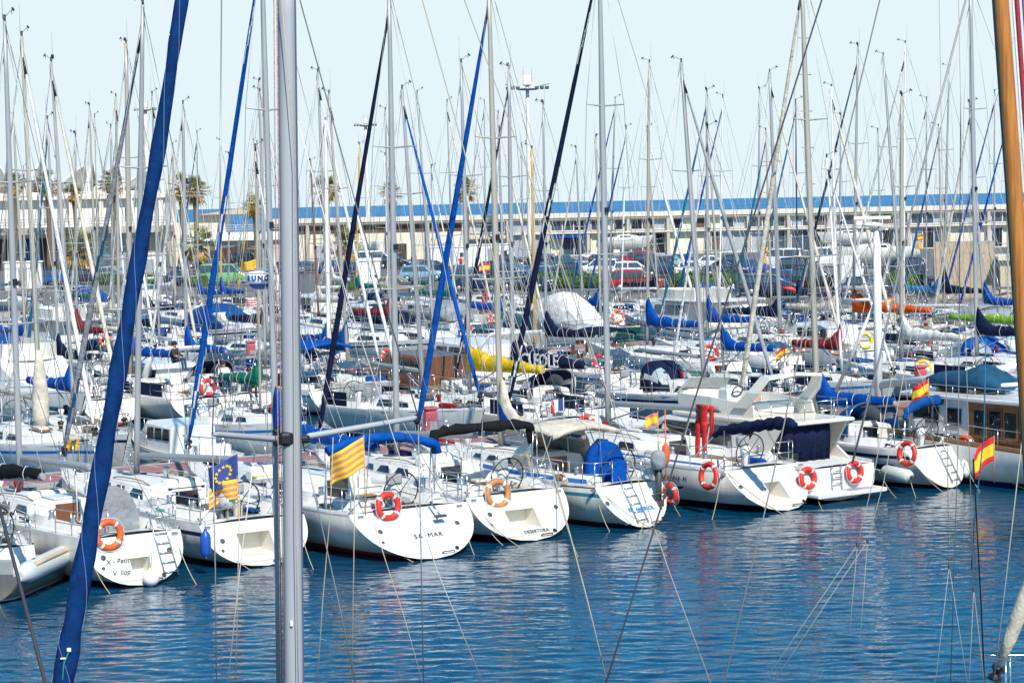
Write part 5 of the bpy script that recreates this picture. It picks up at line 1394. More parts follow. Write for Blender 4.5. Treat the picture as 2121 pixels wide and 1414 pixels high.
def place(v, dr, x430, xt, yt, r, mk, cover, jib, hk, o, seed, filler=False):
    a = R(90 + AX) if dr > 0 else R(270 + AX)
    P = at_v(x430, 430, v); fw = Vector((math.cos(a), math.sin(a), 0))
    class Q: pass
    q = Q(); q.location = Vector((P.x, P.y, 0)); q.rotation_euler = (0, 0, a)
    t = local_pt(q, xt, yt, 1, 0); k = t.x / (t.z - CAMZ); k = max(-.09, min(.09, k))
    ztop = t.z; L = max(7.6, min(13.5, (ztop - .8) / 1.25)); L = o.get('L', L); xm = .595 * L
    mb_ = Vector((P.x, P.y, 0)) - fw * (k * (CAMZ - 1.6))
    loc = mb_ - fw * xm
    if min(quay_dist(loc), quay_dist(loc + fw * L)) < 1.0:
        if not filler: print('ROW past quay', x430, v)
        return None
    row = rowno(v); lod = 1 if row <= 3 else 2
    rnd = random.Random(seed)
    hn, hc_ = HULLC[hk]
    if hk == 'w': hc_ = rnd.choice((WHITE, (.76, .76, .75), (.78, .75, .68), (.74, .76, .77)))
    boot = rnd.choice((NAVY, (.02, .08, .28), (.30, .03, .02), (.03, .03, .03), (.02, .12, .14)))
    wood_b = o.get('boom_m')
    rk = dict(ztop=ztop, dx=k * (ztop - 1.6), mm=MASTM[mk], r=r, jib=CAN[jib] if jib else None, jib_r=o.get('jr', .075), cover=CAN[cover] if cover else None, collar=o.get('collar', 1.0) * (1 if lod == 1 else 1.05),
              cov_h=o.get('h', .38), spr=2 if ztop > 12.5 else 1, jib2=CAN['white'] if (jib in ('royal', 'navy', 'teal') and seed % 3 == 0) else None, jib_stripe=1 if (jib in ('royal', 'navy', 'teal') and seed % 3 == 0) else None)
    if wood_b: rk['boom_m'] = wood2
    if mk in 'yr': rk['boom_m'] = MASTM[mk]
    if 'w' in o: rk['cov_w'] = o['w']
    if 'zb' in o: rk['zboom'] = o['zb']
    if 'bl' in o: rk['boom_len'] = o['bl']
    if 'swing' in o: rk['swing'] = o['swing']
    if mk == 'w' and not wood_b: rk['boom_m'] = aluw
    root, H, info = sailboat(loc, a, L=L, hull=HMW(hc_, boot, (.03, .04, .06), .12), lod=lod, seed=seed, xm=xm, rake=rnd.choice((.25, .6, .85)), bt=rnd.choice((.66, .74, .82)), fs=.95 + .1 * rnd.random(), vee=rnd.choice((1.7, 2.3, 2.8)),
        hood=CAN[o['hood']] if 'hood' in o else (CAN[rnd.choice(('navy', 'royal', 'cream', 'blue', 'grey'))] if (lod == 1 and rnd.random() < .4) or (lod == 2 and rnd.random() < .25) else None),
        bim=CAN[o['bim']] if 'bim' in o else None, bimr=False, stripe=mat('stripe_blue', (.02, .17, .50), .4) if seed % 4 == 0 else (mat('stripe_navy', NAVY, .3) if seed % 4 == 1 else None), rigk=rk, teak_floor=seed % 2 == 0,
        hc=.36 + .14 * rnd.random())
    if 'name' in o:
        g, e = info['g'], info['e']; c = g + (e - g) * .42 + Vector((0, .0, .2)); d = (e - g).normalized()
        text(o['name'], .7, whitep, root, frame_matrix(c + Vector((0, .235, .0)), d, Vector((0, 0, 1)), Vector((0, 1, 0))), bold=.01, ext=.01)
    if 'sname' in o: text(o['sname'][0], .34, blueL if o['sname'][1] else dark, root, frame_matrix(*transom_frame(H, -.1, .66)), shear=.2, bold=.006)
    if 'collar_bag' in o:
        c = info['base']
        MB().lathe([(.10, 2.6), (.19, 1.9), (.28, 1.0), (.26, .4), (.2, .1)], c, 12).build('sail_bag', [CAN['cream']], root)
    desc = hn + ' sloop' + ((', ' + CANN[cover] + ' boom cover') if cover else '') + ((', ' + CANN[jib] + ' furled jib') if jib and not cover else '') + ((', ' + MASTN[mk]) if MASTN[mk] and not (cover or jib) else '')
    ROWB.append((row, px_of(loc + fw * L * .5)[0], root, desc, 'sailing boat', H))
    OCC.setdefault(row, []).append((loc + fw * L * .5).dot(rdir))
    return root, H, info
for i, e in enumerate(T): place(*e, seed=20 + i)

# motor cruisers lying among the sailing boats
def motorboat(x430, v, dr, L, desc, hk='w', cabin_m=None, h=1.0, tent=None, fly=False, arch=False, win=None, seed=0, cabw=.8, brow=None):
    a = R(90 + AX) if dr > 0 else R(270 + AX); P = at_v(x430, 430, v); fw = Vector((math.cos(a), math.sin(a), 0)); loc = Vector((P.x, P.y, 0)) - fw * L * .5
    if min(quay_dist(loc), quay_dist(loc + fw * L)) < .8: print('MOTOR past quay', desc); return None
    root = empty('motor_cruiser', loc, a); B = L * .33; W = B / 2; rnd = random.Random(seed)
    H = Hull(L, B, .9 * h, 1.35 * h, .1, .92, bowrake=1.1, vee=3.5, draft=.4)
    build_hull(H, root, HMW(HULLC[hk][1], NAVY, (.02, .03, .06)), grey, mat('stripe_navy', NAVY, .3) if seed % 2 else None, None, None, 2)
    simple_deck(H, root, deckm if cabin_m is None else teak)
    zc = H.zs(.4); ht = 1.15 * h; cm = cabin_m or gel
    x0, x1, x2 = .28 * L, .56 * L, .80 * L
    rings = []
    for x, k, z in ((x0, cabw, ht), (x1, cabw, ht), (x1 + .09 * L, cabw * .92, ht * .52), (x2, cabw * .62, .22)):
        zb = H.zs(x / L) - .02
        rings.append([Vector((x, -W * k, zb)), Vector((x, -W * k * .93, zb + z - .08)), Vector((x, -W * k * .86, zb + z)), Vector((x, W * k * .86, zb + z)), Vector((x, W * k * .93, zb + z - .08)), Vector((x, W * k, zb))])
    MB().loft(rings, 0, True, False).build('cabin', [cm], root)
    for s_ in (1, -1):
        for q0, q1 in ((.04, .30), (.34, .62), (.66, .94)):
            xa_, xb_ = x0 + (x1 - x0) * q0, x0 + (x1 - x0) * q1
            def pp(x, t): return Vector((x, s_ * (W * cabw * (1 - .07 * t) + .008), zc + ht * t))
            panel([pp(xa_, .45), pp(xb_, .45), pp(xb_ - .05, .85), pp(xa_ + .05, .85)], .03).build('cabin_window', [win or glass], root)
        mb = MB(); q = [Vector((x1 + .012 * L, s_ * W * cabw * .84, zc + ht * .93)), Vector((x1 + .012 * L, s_ * .04, zc + ht * .93)), Vector((x1 + .085 * L, s_ * .04, zc + ht * .56)), Vector((x1 + .085 * L, s_ * W * cabw * .82, zc + ht * .56))]
        panel([p + Vector((.02, 0, .03)) for p in q], .03, (1, 0, .6)).build('windscreen', [win or glassb], root)
    if fly:
        slab(plan(.06 * L, x1, W * .86, W * .7, .4), zc + ht, zc + ht + .1).build('flybridge_deck', [gel], root)
        pl = plan(.2 * L, x1 - .2, W * .76, W * .6, .5); mb = MB(); vs = []
        for (x, y) in pl: vs += [Vector((x, y, zc + ht + .1)), Vector((x + .08, y * .97, zc + ht + .7))]
        mb.add(vs, [(2*i, 2*i+2, 2*i+3, 2*i+1) for i in range(len(pl) - 1)]); o = mb.build('flybridge_coaming', [gelc], root); md = o.modifiers.new('thickness', 'SOLIDIFY'); md.thickness = .06
    if arch:
        P_ = [(.3 * L, W * .85, zc), (.22 * L, W * .84, zc + 1.2), (.18 * L, W * .7, zc + 1.75), (.18 * L, -W * .7, zc + 1.75), (.22 * L, -W * .84, zc + 1.2), (.3 * L, -W * .85, zc)]
        MB().tube(P_, [.2, .16, .13, .13, .16, .2], 6, flat=.5).build('radar_arch', [gel], root)
    if tent:
        rings = []
        for i in range(9):
            t = i / 8; x = .04 * L + .74 * L * t; hh = tent[1] * interp(t, (0, .15, .45, .8, 1), (.55, .85, 1, .62, .12)); ww = W * .92 * interp(t, (0, .6, 1), (.95, 1, .6))
            rings.append([Vector((x + rnd.uniform(-.02, .02), ww * (abs(math.cos(b)) ** .7) * (1 if math.cos(b) > 0 else -1), zc + .05 + hh * math.sin(b) ** .8)) for b in (math.pi * j / 12 for j in range(13))])
        MB().loft(rings, 0, True, True).build('canvas_cover', [CAN[tent[0]]], root)
        if len(tent) > 2:
            c = rings[4][3]; MB().add([rings[4][4] + Vector((0, .03, .02)), rings[5][4] + Vector((0, .03, .02)), rings[5][2] + Vector((0, .04, .0)), rings[4][2] + Vector((0, .04, .0))], [(0, 1, 2, 3)]).build('vinyl_window', [glassb], root)
    tubes('bow_rail', [[Vector((q.x, q.y * s_, q.z + .55)) for q in (H.deck(u, .93, 0) for u in (.5, .65, .8, .92, .98))] for s_ in (1, -1)] + [[Vector((q.x, q.y * s_, q.z)), Vector((q.x, q.y * s_, q.z + .55))] for q in (H.deck(u, .93, 0) for u in (.5, .65, .8, .92, .98)) for s_ in (1, -1)], steel, root, .016)
    MB().rbox((.12 * L, 0, zc + .12), (.5, B * .7, .4), .06).build('stern_bench', [gelc], root)
    row = rowno(v); ROWB.append((row, px_of(loc + fw * L * .5)[0], root, desc, 'motor boat', H)); OCC.setdefault(row, []).append((loc + fw * L * .5).dot(rdir))
    return root
motorboat(345, 67.6, 1, 6.4, 'small white motor boat with open cockpit', seed=21, h=.8)
motorboat(965, 86, 1, 11.5, 'white motor cruiser with raked arch', arch=True, fly=False, h=1.15, seed=1)
motorboat(1192, 107, -1, 7.8, 'motor boat under a big white canvas cover', tent=('white', 2.3, 1), h=1.1, seed=2)
motorboat(1400, 108, 1, 11, 'white motor cruiser with long side windows', fly=True, h=1.2, win=glassb, seed=3)
motorboat(40, 88, -1, 12, 'white flybridge motor cruiser with dark windows', fly=True, h=1.2, seed=4)
motorboat(858, 82, 1, 9.5, 'navy motor boat with brown timber cabin', hk='n', cabin_m=brown, h=1.1, seed=5)
motorboat(1545, 107, -1, 8.5, 'white motor boat with dark windows', h=1.0, seed=6)
motorboat(585, 109, 1, 9, 'white motor boat with low cabin', h=1.0, seed=7)
motorboat(1690, 88.5, 1, 8.5, 'small white motor cruiser', h=1.0, seed=8)
motorboat(470, 127, -1, 9, 'white motor cruiser under blue canvas', tent=('blue', 1.7), seed=9)
motorboat(880, 129, 1, 10, 'white motor cruiser under grey canvas', tent=('grey', 1.3), seed=10)
motorboat(100, 129, 1, 9, 'white flybridge motor cruiser', fly=True, seed=11)
motorboat(640, 147, 1, 9, 'white motor cruiser with arch', arch=True, seed=12)
motorboat(300, 90, 1, 9.5, 'white motor cruiser with arch', arch=True, seed=13)
motorboat(1990, 92.5, 1, 8.5, 'motor boat under grey canvas', tent=('grey', 1.5), seed=14)
motorboat(2040, 74, 1, 8.5, 'white motor boat with low cabin', seed=15)

# remaining berths: plainer boats with thinner masts
rf = random.Random(77)
for row, va, vb, x0, x1, step in ((2, 72.5, 69.5, -60, 2180, 3.7), (3, 89.5, 89.5, -60, 2180, 3.45), (4, 108, 107, -60, 2000, 3.4), (5, 128, 127, -60, 1500, 3.4), (6, 147, 146, -60, 1150, 3.5), (7, 163, 163, -60, 800, 4.2), (8, 181, 181, -60, 420, 4.6)):
    s0 = at_v(x0, 430, va).dot(rdir); s1 = at_v(x1, 430, va).dot(rdir); s = s0
    while s < s1:
        occ = OCC.get(row, [])
        if all(abs(s - q) > step * .93 for q in occ):
            dr = rf.choice((1, -1)) if row != 3 else 1; v = va if dr > 0 else vb
            p = along(v, s); x = px_of(Vector((p.x, p.y, CAMZ)))[0]
            ht = rf.uniform(9.5, 13.0) if row < 5 else rf.uniform(9.5, 12.5)
            if row == 2 and 215 < x < 470: s += .9; continue
            tp = px_of(Vector((p.x, p.y, ht)))
            if rf.random() < .78:
                place(v, dr, x, tp[0] + rf.uniform(-8, 3), tp[1], rf.uniform(.05, .068), rf.choice('aaabw'), rf.choice((None, 'navy', 'royal', 'cream', 'navy', 'blue', 'white', 'red', 'green', 'grey')), rf.choice((None, 'white', 'cream', 'royal', 'white', 'grey')), rf.choice('wwwwwwcpnb'), dict(jr=.06), seed=200 + int(s * 7) % 500 + row * 31, filler=True)
            else:
                motorboat(x, v + 1, dr, rf.uniform(7, 9), rf.choice(('small white motor boat', 'white motor boat with open cockpit')), tent=rf.choice((None, None, ('navy', 1.2), ('cream', 1.4), ('royal', 1.2))), arch=rf.random() < .4, seed=300 + int(s * 3) % 90)
        s += .9

# labels for every boat of the rows, counted along its row
by = {}
for b in ROWB: by.setdefault(b[0], []).append(b)
for row, bs in by.items():
    bs.sort(key=lambda b: b[1])
    for i, (r_, x, root, desc, cat, H) in enumerate(bs):
        lab = '%s, %s from left %s' % (desc, ordinal(i), ROWN[row])
        if len(lab.split()) > 16: lab = '%s, %s %s' % (desc, ordinal(i), ROWN[row])
        thing(root, lab, cat); root['group'] = 'boats ' + ROWN[row]
print('ROWS', {k: len(v) for k, v in by.items()}, 'total', len(ROWB))

# small things on and around the rows
def pedestal(v, x, label, m_):
    P = at_v(x, 640, v); o = empty('service_pedestal', (P.x, P.y, .78), ROWA)
    MB().rbox((0, 0, .62), (.42, .36, 1.25), .08).build('housing', [m_], o); MB().rbox((0, 0, 1.3), (.46, .4, .14), .06).build('cap', [m_], o); MB().box((0, -.19, .75), (.26, .03, .3)).build('socket_panel', [grey], o)
    thing(o, label, 'service pedestal')
pk = mat('faded_red_paint', (.55, .10, .12), .5, var=.25)
pedestal(61.9, 886, 'red service pedestal on the nearest pier by the blue furled jib', pk)
pedestal(63.6, 1905, 'red service pedestal on the nearest pier above the white boom', pk)
pedestal(99.0, 517, 'faded red service pedestal on the second pier', pk)
pedestal(99.2, 1990, 'faded red service pedestal on the second pier near the stairs', pk)
pedestal(137, 1005, 'faded red service pedestal on the third pier', pk)
for i, (x, y, v, foam, dia, lab) in enumerate(((1243, 749, 81.5, redf, .75, 'red lifebuoy beside the grey mast across the channel'), (1280, 655, 104, orange, .8, 'orange lifebuoy on the rail beside the white canvas boat'), (1471, 730, 82, redf, .8, 'red lifebuoy behind the navy boom cover'), (1733, 718, 81, orangeb, .85, 'pale orange lifebuoy on a white stern across the channel'),
        (1792, 706, 82.5, yellow, .85, 'yellow horseshoe buoy beside a blue sprayhood'), (1656, 718, 82, orange, .7, 'orange lifebuoy hung on a white stern rail by the thick mast'), (1915, 714, 84, orange, .75, 'orange lifebuoy above the white flaked sail'), (1213, 880, 60.8, redf, .7, 'red lifebuoy pair on the white stern by the grey mast'), (430, 803, 80.5, redf, .75, 'red lifebuoy on the stern near the blue jib'),
        (1201, 722, 83, orange, .8, 'orange lifebuoy lying on the cabin top below the navy boom'), (803, 735, 86, redf, .6, 'small red lifebuoy near the white mast'), (1912, 762, 70, yellow, .75, 'yellow horseshoe buoy above the long white boom'), (2080, 662, 98, orange, .8, 'orange lifebuoy near the royal blue sail cover by the stairs'), (217, 705, 101, orange, .6, 'orange lifebuoy by the dark red sail cover'), (968, 680, 100, redf, .5, 'small red lifebuoy on the cream cabin'), (1018, 660, 101, orange, .55, 'small orange lifebuoy above the royal boom cover'))):
    p = at_v(x, y, v); n = (Vector((0, 0, CAMZ)) - p); n.z = n.length * .08; n = (Matrix.Rotation(R((i * 37) % 50 - 20), 3, 'Z') @ n).normalized()
    o = MB().torus((0, 0, 0), dia / 2 - .085, .085, 24, 8, 0, None, bands=(1, 4, .06)).build('lifebuoy', [foam, whitep], None, p); o.rotation_euler = rot_to(n).to_euler()
    thing(o, lab, 'lifebuoy')
for i, (x, y, v, w_, rows, lab, dr) in enumerate(((2058 - 440, 735 - 5, 79.5, .58, ['r', 'y', 'y', 'r'], 'red and yellow flag on the navy boom across the channel', .5), (1616, 762, 79.5, .55, ['y', 'p', 'y', 'p', 'y', 'p', 'y'], 'faded striped flag hanging below the red and yellow one', .9), (515, 552, 100, .6, ['y', 's', 'y', 's', 'y', 's', 'y'], 'orange and yellow striped flag beside the white radome', .2),
        (516, 631, 101, .55, ['w', 'r', 'w', 'r', 'w', 'r', 'w'], 'small red and white striped square flag', .0), (1000, 558, 125, .7, ['r', 'y', 'y', 'r'], 'small red and yellow flag high between the grey masts', .15), (1576, 520, 121, .75, ['r', 'y', 'y', 'r'], 'red and yellow flag flying in front of the warehouse', .1), (1573, 541, 121, .65, ['s', 'y', 's', 'y', 's'], 'orange striped flag in front of the warehouse', .3), (1838, 625, 90, .5, ['r', 'y', 'y', 'r'], 'red and yellow pennant above the orange sail cover', .5),
        (1898, 500, 120, .5, ['r', 'y', 'y', 'r'], 'red and yellow flag before the stairs', .1), (1896, 516, 120, .45, ['s', 'y', 's', 'y', 's'], 'orange striped flag before the stairs', .4), (148, 922, 62.6, .4, ['s', 'y', 's'], 'small orange flag on the boat behind the grey boom', .3), (488, 868, 76, .5, ['p', 'y', 'y', 'p'], 'faded flag at the canal side near the white awning', .3))):
    p = at_v(x + 14, y - 14, v)
    flag(p, w_, w_ * .75, rows, lab, yaw=R(178 + (i * 23) % 30), droop=dr, staff=1.5, seed=i)
# ------------------------------------------------------------------ quay, car park, buildings
QD = (QB - QA).normalized(); QN = Vector((-QD.y, QD.x, 0))
if QN.y < 0: QN = -QN                                      # away from the water
GZ = 1.25
asph = mat('asphalt', (.16, .155, .15), .9, var=.25, vscale=.5)
stone = mat('quay_stone', (.36, .34, .30), .9, var=.45, vscale=.7, stretch=(1, 1, 2.5), bump=.01, bscale=5)
mb = MB(); a, b = QA - QD * 90, QB + QD * 120
pts = [a, b, Vector((-330, 330, 0)), Vector((330, 330, 0)), Vector((160, 60, 0))]
mb.add([Vector((p.x, p.y, -1)) for p in pts] + [Vector((p.x, p.y, GZ)) for p in pts], [(5, 6, 7, 8, 9)] + [(i, (i + 1) % 5, 5 + (i + 1) % 5, 5 + i) for i in range(5)], 0)
tag(mb.build('quay', [stone]), kind='structure')
mb = MB(); q = [a + QN * 1.1, b + QN * 1.1, Vector((-300, 329, 0)), Vector((300, 329, 0)), Vector((150, 75, 0))]
tag(mb.add([Vector((p.x, p.y, GZ + .006)) for p in q], [(0, 1, 2, 3, 4)]).build('car_park_pavement', [asph]), kind='structure')

# --- cars
tyre = mat('tyre', (.02, .02, .02), .8); rim = mat('wheel_rim', (.55, .56, .57), .3, metal=.7)
headl = mat('headlight', (.75, .78, .8), .1); taill = mat('tail_light', (.45, .01, .01), .2); plate = mat('number_plate', (.75, .75, .7), .5)
CARC = dict(gold=(.42, .25, .02), navy=(.012, .022, .065), black=(.012, .012, .015), blue=(.02, .08, .26), sky=(.22, .38, .52), white=(.78, .78, .77), red=(.38, .012, .015), silver=(.42, .44, .46), green=(.18, .42, .16), teal=(.02, .10, .14), grey=(.14, .15, .16))
def carpaint(c): return mat('car_paint_' + c, CARC[c], .25, coat=.8, metal=.15 if c in ('silver', 'sky', 'gold', 'grey') else 0)
SHAPES = dict(hatch=(4.1, 1.72, 1.48, [(0, .55), (.02, .92), (.1, .98), (.16, 1.42), (.3, 1.48), (.52, 1.46), (.68, 1.0), (.9, .84), (.985, .68), (1, .42)]),
    sedan=(4.4, 1.75, 1.42, [(0, .55), (.02, .92), (.17, .97), (.27, 1.38), (.4, 1.42), (.53, 1.40), (.69, .96), (.9, .82), (.985, .66), (1, .42)]),
    wagon=(4.5, 1.78, 1.55, [(0, .55), (.02, .95), (.04, 1.05), (.1, 1.5), (.3, 1.56), (.56, 1.52), (.70, 1.05), (.9, .9), (.985, .72), (1, .45)]),
    suv=(4.4, 1.82, 1.78, [(0, .6), (.015, 1.05), (.03, 1.15), (.08, 1.72), (.3, 1.79), (.58, 1.75), (.71, 1.18), (.9, 1.05), (.985, .85), (1, .5)]),
    van=(4.9, 1.9, 2.1, [(0, .6), (.01, 1.15), (.02, 1.3), (.04, 2.05), (.3, 2.12), (.68, 2.05), (.84, 1.25), (.94, 1.05), (.985, .9), (1, .5)]))
def make_car(shape, colour):
    Lc, Wc, Hc, prof = SHAPES[shape]; root = empty('parked_car'); W = Wc / 2; belt = [p for p in prof if True]
    pm = carpaint(colour)
    # body: sections along the length, tumblehome above the belt line
    zb = max(.85, Hc * .60); rings = []
    xs = [0, .02, .06, .1, .16, .24, .3, .4, .5, .56, .62, .69, .76, .84, .9, .95, .985, 1]
    def top(t):
        for i in range(1, len(prof)):
            if t <= prof[i][0]: k = (t - prof[i-1][0]) / (prof[i][0] - prof[i-1][0]); return prof[i-1][1] + (prof[i][1] - prof[i-1][1]) * k
        return prof[-1][1]
    for t in xs:
        z = top(t); e = 1 - .10 * abs(2 * t - 1) ** 6; w0 = W * e; zz = min(z, zb); wt = w0 * (1 - .17 * max(0, (z - zb)) / .5)
        rings.append([Vector((Lc * t, sg * y, h)) for sg, pts in ((1, ((w0 * .93, .26), (w0, .42), (w0 * .995, zz * .8), (w0 * .965, zz * .985), (wt * .95 if z > zb else w0 * .9, max(zz, z - .07)), (wt * .8, z))), (-1, ((wt * .8, z), (wt * .95 if z > zb else w0 * .9, max(zz, z - .07)), (w0 * .965, zz * .985), (w0 * .995, zz * .8), (w0, .42), (w0 * .93, .26)))) for y, h in pts])
    MB().loft(rings, 0, True, True).build('body', [pm], root)
    # glasshouse
    def gl(poly, nm='window', ax=(0, 1, 0), th=.03): return panel(poly, th, ax).build(nm, [glassb], root)
    roof = [t for t, z in prof if z > Hc * .93]; r0, r1 = min(roof), max(roof); tb = prof[2][0]; tf = [t for t, z in prof if t > r1][0]
    for sg in (1, -1):
        y0, y1 = sg * W * .975, sg * W * .86
        x = lambda t: Lc * t
        mid = (r0 + r1) / 2 + .02
        gl([(x(tb + .04), y0, zb + .04), (x(mid - .01), y0, zb + .04), (x(mid - .01), y1, Hc - .13), (x(r0 + .0), y1, Hc - .15)])
        gl([(x(mid + .01), y0, zb + .04), (x(tf - .045), y0, zb + .04), (x(r1 - .01), y1, Hc - .13), (x(mid + .01), y1, Hc - .13)])
    za = prof[[i for i, p in enumerate(prof) if p[0] == tf][0]][1]
    gl([(Lc * (tf - .005) + .03, -W * .82, za + .05), (Lc * (tf - .005) + .03, W * .82, za + .05), (Lc * (r1 + .01) + .05, W * .72, Hc - .1), (Lc * (r1 + .01) + .05, -W * .72, Hc - .1)], 'windscreen', (.6, 0, .8))
    gl([(Lc * tb - .03, -W * .78, prof[2][1] + .04), (Lc * tb - .03, W * .78, prof[2][1] + .04), (Lc * r0 - .02, W * .68, Hc - .12), (Lc * r0 - .02, -W * .68, Hc - .12)], 'rear_window', (.8, 0, .4))
    rw = .31 if Hc < 1.7 else .35
    for tx in (.18, .81):
        for sg in (1, -1):
            c = Vector((Lc * tx, sg * (W - .1), rw)); rot = Matrix.Rotation(R(90), 3, 'X')
            wh = MB().lathe([(rw * .6, -.11), (rw * .95, -.1), (rw, -.06), (rw, .06), (rw * .95, .1), (rw * .6, .11)], c, 16, 0, rot).build('wheel', [tyre], root)
            MB().lathe([(rw * .62, -.005), (rw * .6, .012), (rw * .2, .02)], c + Vector((0, sg * .11, 0)), 12, 0, Matrix.Rotation(R(-90 * sg), 3, 'X')).build('rim', [rim], wh)
    for sg in (1, -1):
        MB().rbox((Lc * .975, sg * W * .68, prof[8][1] + .02), (.14, .36, .15), .03).build('headlight', [headl], root)
        MB().rbox((Lc * .012, sg * W * .78, .86), (.1, .2, .24), .03).build('tail_light', [taill], root)
        MB().rbox((Lc * (tf - .04), sg * (W + .06), zb + .1), (.12, .18, .13), .04).build('wing_mirror', [black], root)
    MB().box((Lc + .002, 0, .46), (.02, .5, .11)).build('number_plate', [plate], root); MB().box((-.004, 0, .62), (.02, .5, .11)).build('number_plate', [plate], root)
    MB().rbox((Lc - .06, 0, .36), (.2, Wc * .9, .16), .05).build('bumper', [dgrey if colour in ('gold', 'green') else pm], root)
    return root
PROTO = {}
CARS = [(826, 608, 'hatch', 'gold', 8, 'gold hatchback parked on the quay beside two people in white'), (1593, 611, 'wagon', 'navy', 0, 'dark blue estate car on the quay in front of the hedge end'), (1640, 596, 'hatch', 'blue', -20, 'blue hatchback parked behind the red scooter'), (1318, 603, 'suv', 'red', 6, 'dark red car behind the slatted screen'),
  (1795, 614, 'hatch', 'navy', 10, 'dark blue hatchback near the row of bicycles'), (458, 591, 'van', 'green', 12, 'pale green van parked beside the white radome'), (385, 592, 'hatch', 'navy', -15, 'navy hatchback near the green van'), (985, 603, 'sedan', 'navy', 5, 'navy saloon near the pair of thin grey masts'),
  (1243, 573, 'suv', 'white', 175, 'white off-roader behind the clipped hedge'), (1312, 574, 'wagon', 'white', 10, 'white estate car behind the clipped hedge'), (1170, 574, 'hatch', 'navy', 170, 'navy hatchback behind the hedge beside the white off-roader'), (1120, 573, 'sedan', 'blue', 0, 'blue saloon behind the left end of the hedge'), (1378, 573, 'wagon', 'navy', 8, 'navy estate car behind the slatted screen end'),
  (1440, 572, 'hatch', 'white', 12, 'white hatchback behind the hedge by the blue tarpaulin'), (1500, 572, 'sedan', 'navy', 5, 'dark saloon behind the hedge by the motorcycle'), (1558, 570, 'wagon', 'blue', 0, 'blue estate car behind the hedge end'), (1318, 553, 'suv', 'red', 175, 'bright red off-roader in the back parking row'), (1475, 556, 'sedan', 'white', 5, 'white saloon in the back parking row'),
  (1395, 555, 'hatch', 'silver', 0, 'silver hatchback in the back parking row'), (1180, 556, 'hatch', 'teal', 5, 'dark teal hatchback in the back parking row'), (1130, 553, 'wagon', 'black', 0, 'black estate car in the back parking row'), (872, 582, 'wagon', 'sky', 10, 'pale blue estate car above the gold hatchback'), (905, 568, 'hatch', 'navy', 5, 'navy hatchback above the pale blue estate'), (955, 578, 'sedan', 'teal', 0, 'dark teal saloon beside the blue furled jib'),
  (1035, 578, 'suv', 'navy', -8, 'navy off-roader beside the thick grey mast'), (1075, 574, 'hatch', 'blue', 4, 'blue hatchback between two grey masts'), (820, 556, 'hatch', 'black', 0, 'black hatchback far behind the gold car'), (735, 573, 'wagon', 'navy', 4, 'navy estate car by the clipped bush'), (700, 566, 'hatch', 'blue', -5, 'blue hatchback behind the clipped bush'), (640, 566, 'sedan', 'grey', 0, 'grey saloon beside the brown mast'),
  (590, 570, 'hatch', 'navy', 0, 'navy hatchback next to the tall near mast'), (420, 556, 'wagon', 'blue', 6, 'blue estate car in front of the palm trunks'), (515, 552, 'suv', 'black', 0, 'black off-roader behind the striped flag'), (1622, 556, 'van', 'white', 175, 'white van parked below the warehouse windows'), (1655, 572, 'suv', 'black', 5, 'black off-roader next to the white van'), (1720, 553, 'van', 'white', 0, 'white van near the white tarpaulin board'),
  (1872, 574, 'suv', 'navy', 175, 'dark blue off-roader left of the boat ashore'), (1900, 596, 'hatch', 'navy', 5, 'navy hatchback half behind the dark hedge'), (60, 588, 'sedan', 'navy', 0, 'navy saloon at the far end of the quay'), (118, 590, 'hatch', 'blue', 5, 'blue hatchback at the far end of the quay'), (180, 588, 'wagon', 'black', 0, 'black estate car near the green sail cover'), (240, 580, 'hatch', 'silver', 0, 'silver hatchback between the pale masts'),
  (300, 577, 'sedan', 'blue', 4, 'blue saloon left of the palm trunks'), (775, 556, 'van', 'white', 5, 'white van behind the white kiosk'), (1205, 592, 'hatch', 'black', 4, 'black hatchback in front of the long hedge'), (1085, 600, 'wagon', 'navy', -4, 'navy estate car in front of the hedge by the thick navy jib'), (1530, 556, 'hatch', 'navy', 6, 'navy hatchback in the back row below the windows'), (1350, 556, 'wagon', 'black', 3, 'black estate car in the back row by the red off-roader'), (1260, 554, 'hatch', 'navy', 0, 'navy hatchback in the back row behind the white off-roader'), (1060, 553, 'hatch', 'black', 5, 'black hatchback in the back row by the white container'), (1420, 553, 'sedan', 'blue', -3, 'blue saloon in the back row below the warehouse doors'), (1690, 600, 'suv', 'black', 5, 'black off-roader in front of the white tarpaulin board')]
PROTO_N = {}
for px, py, sh, co, ang, lab in CARS:
    key = (sh, co)
    if key not in PROTO: r_ = PROTO[key] = make_car(sh, co)
    else: r_ = copy_tree(PROTO[key])
    p = at_h(px, py, GZ + .006); h = math.atan2(-QD.y, -QD.x) + R(ang + 22)
    r_.rotation_euler = (0, 0, h); r_.location = p - Vector((math.cos(h), math.sin(h), 0)) * 2.1
    thing(r_, lab, 'car'); r_['group'] = 'cars parked on the quay'

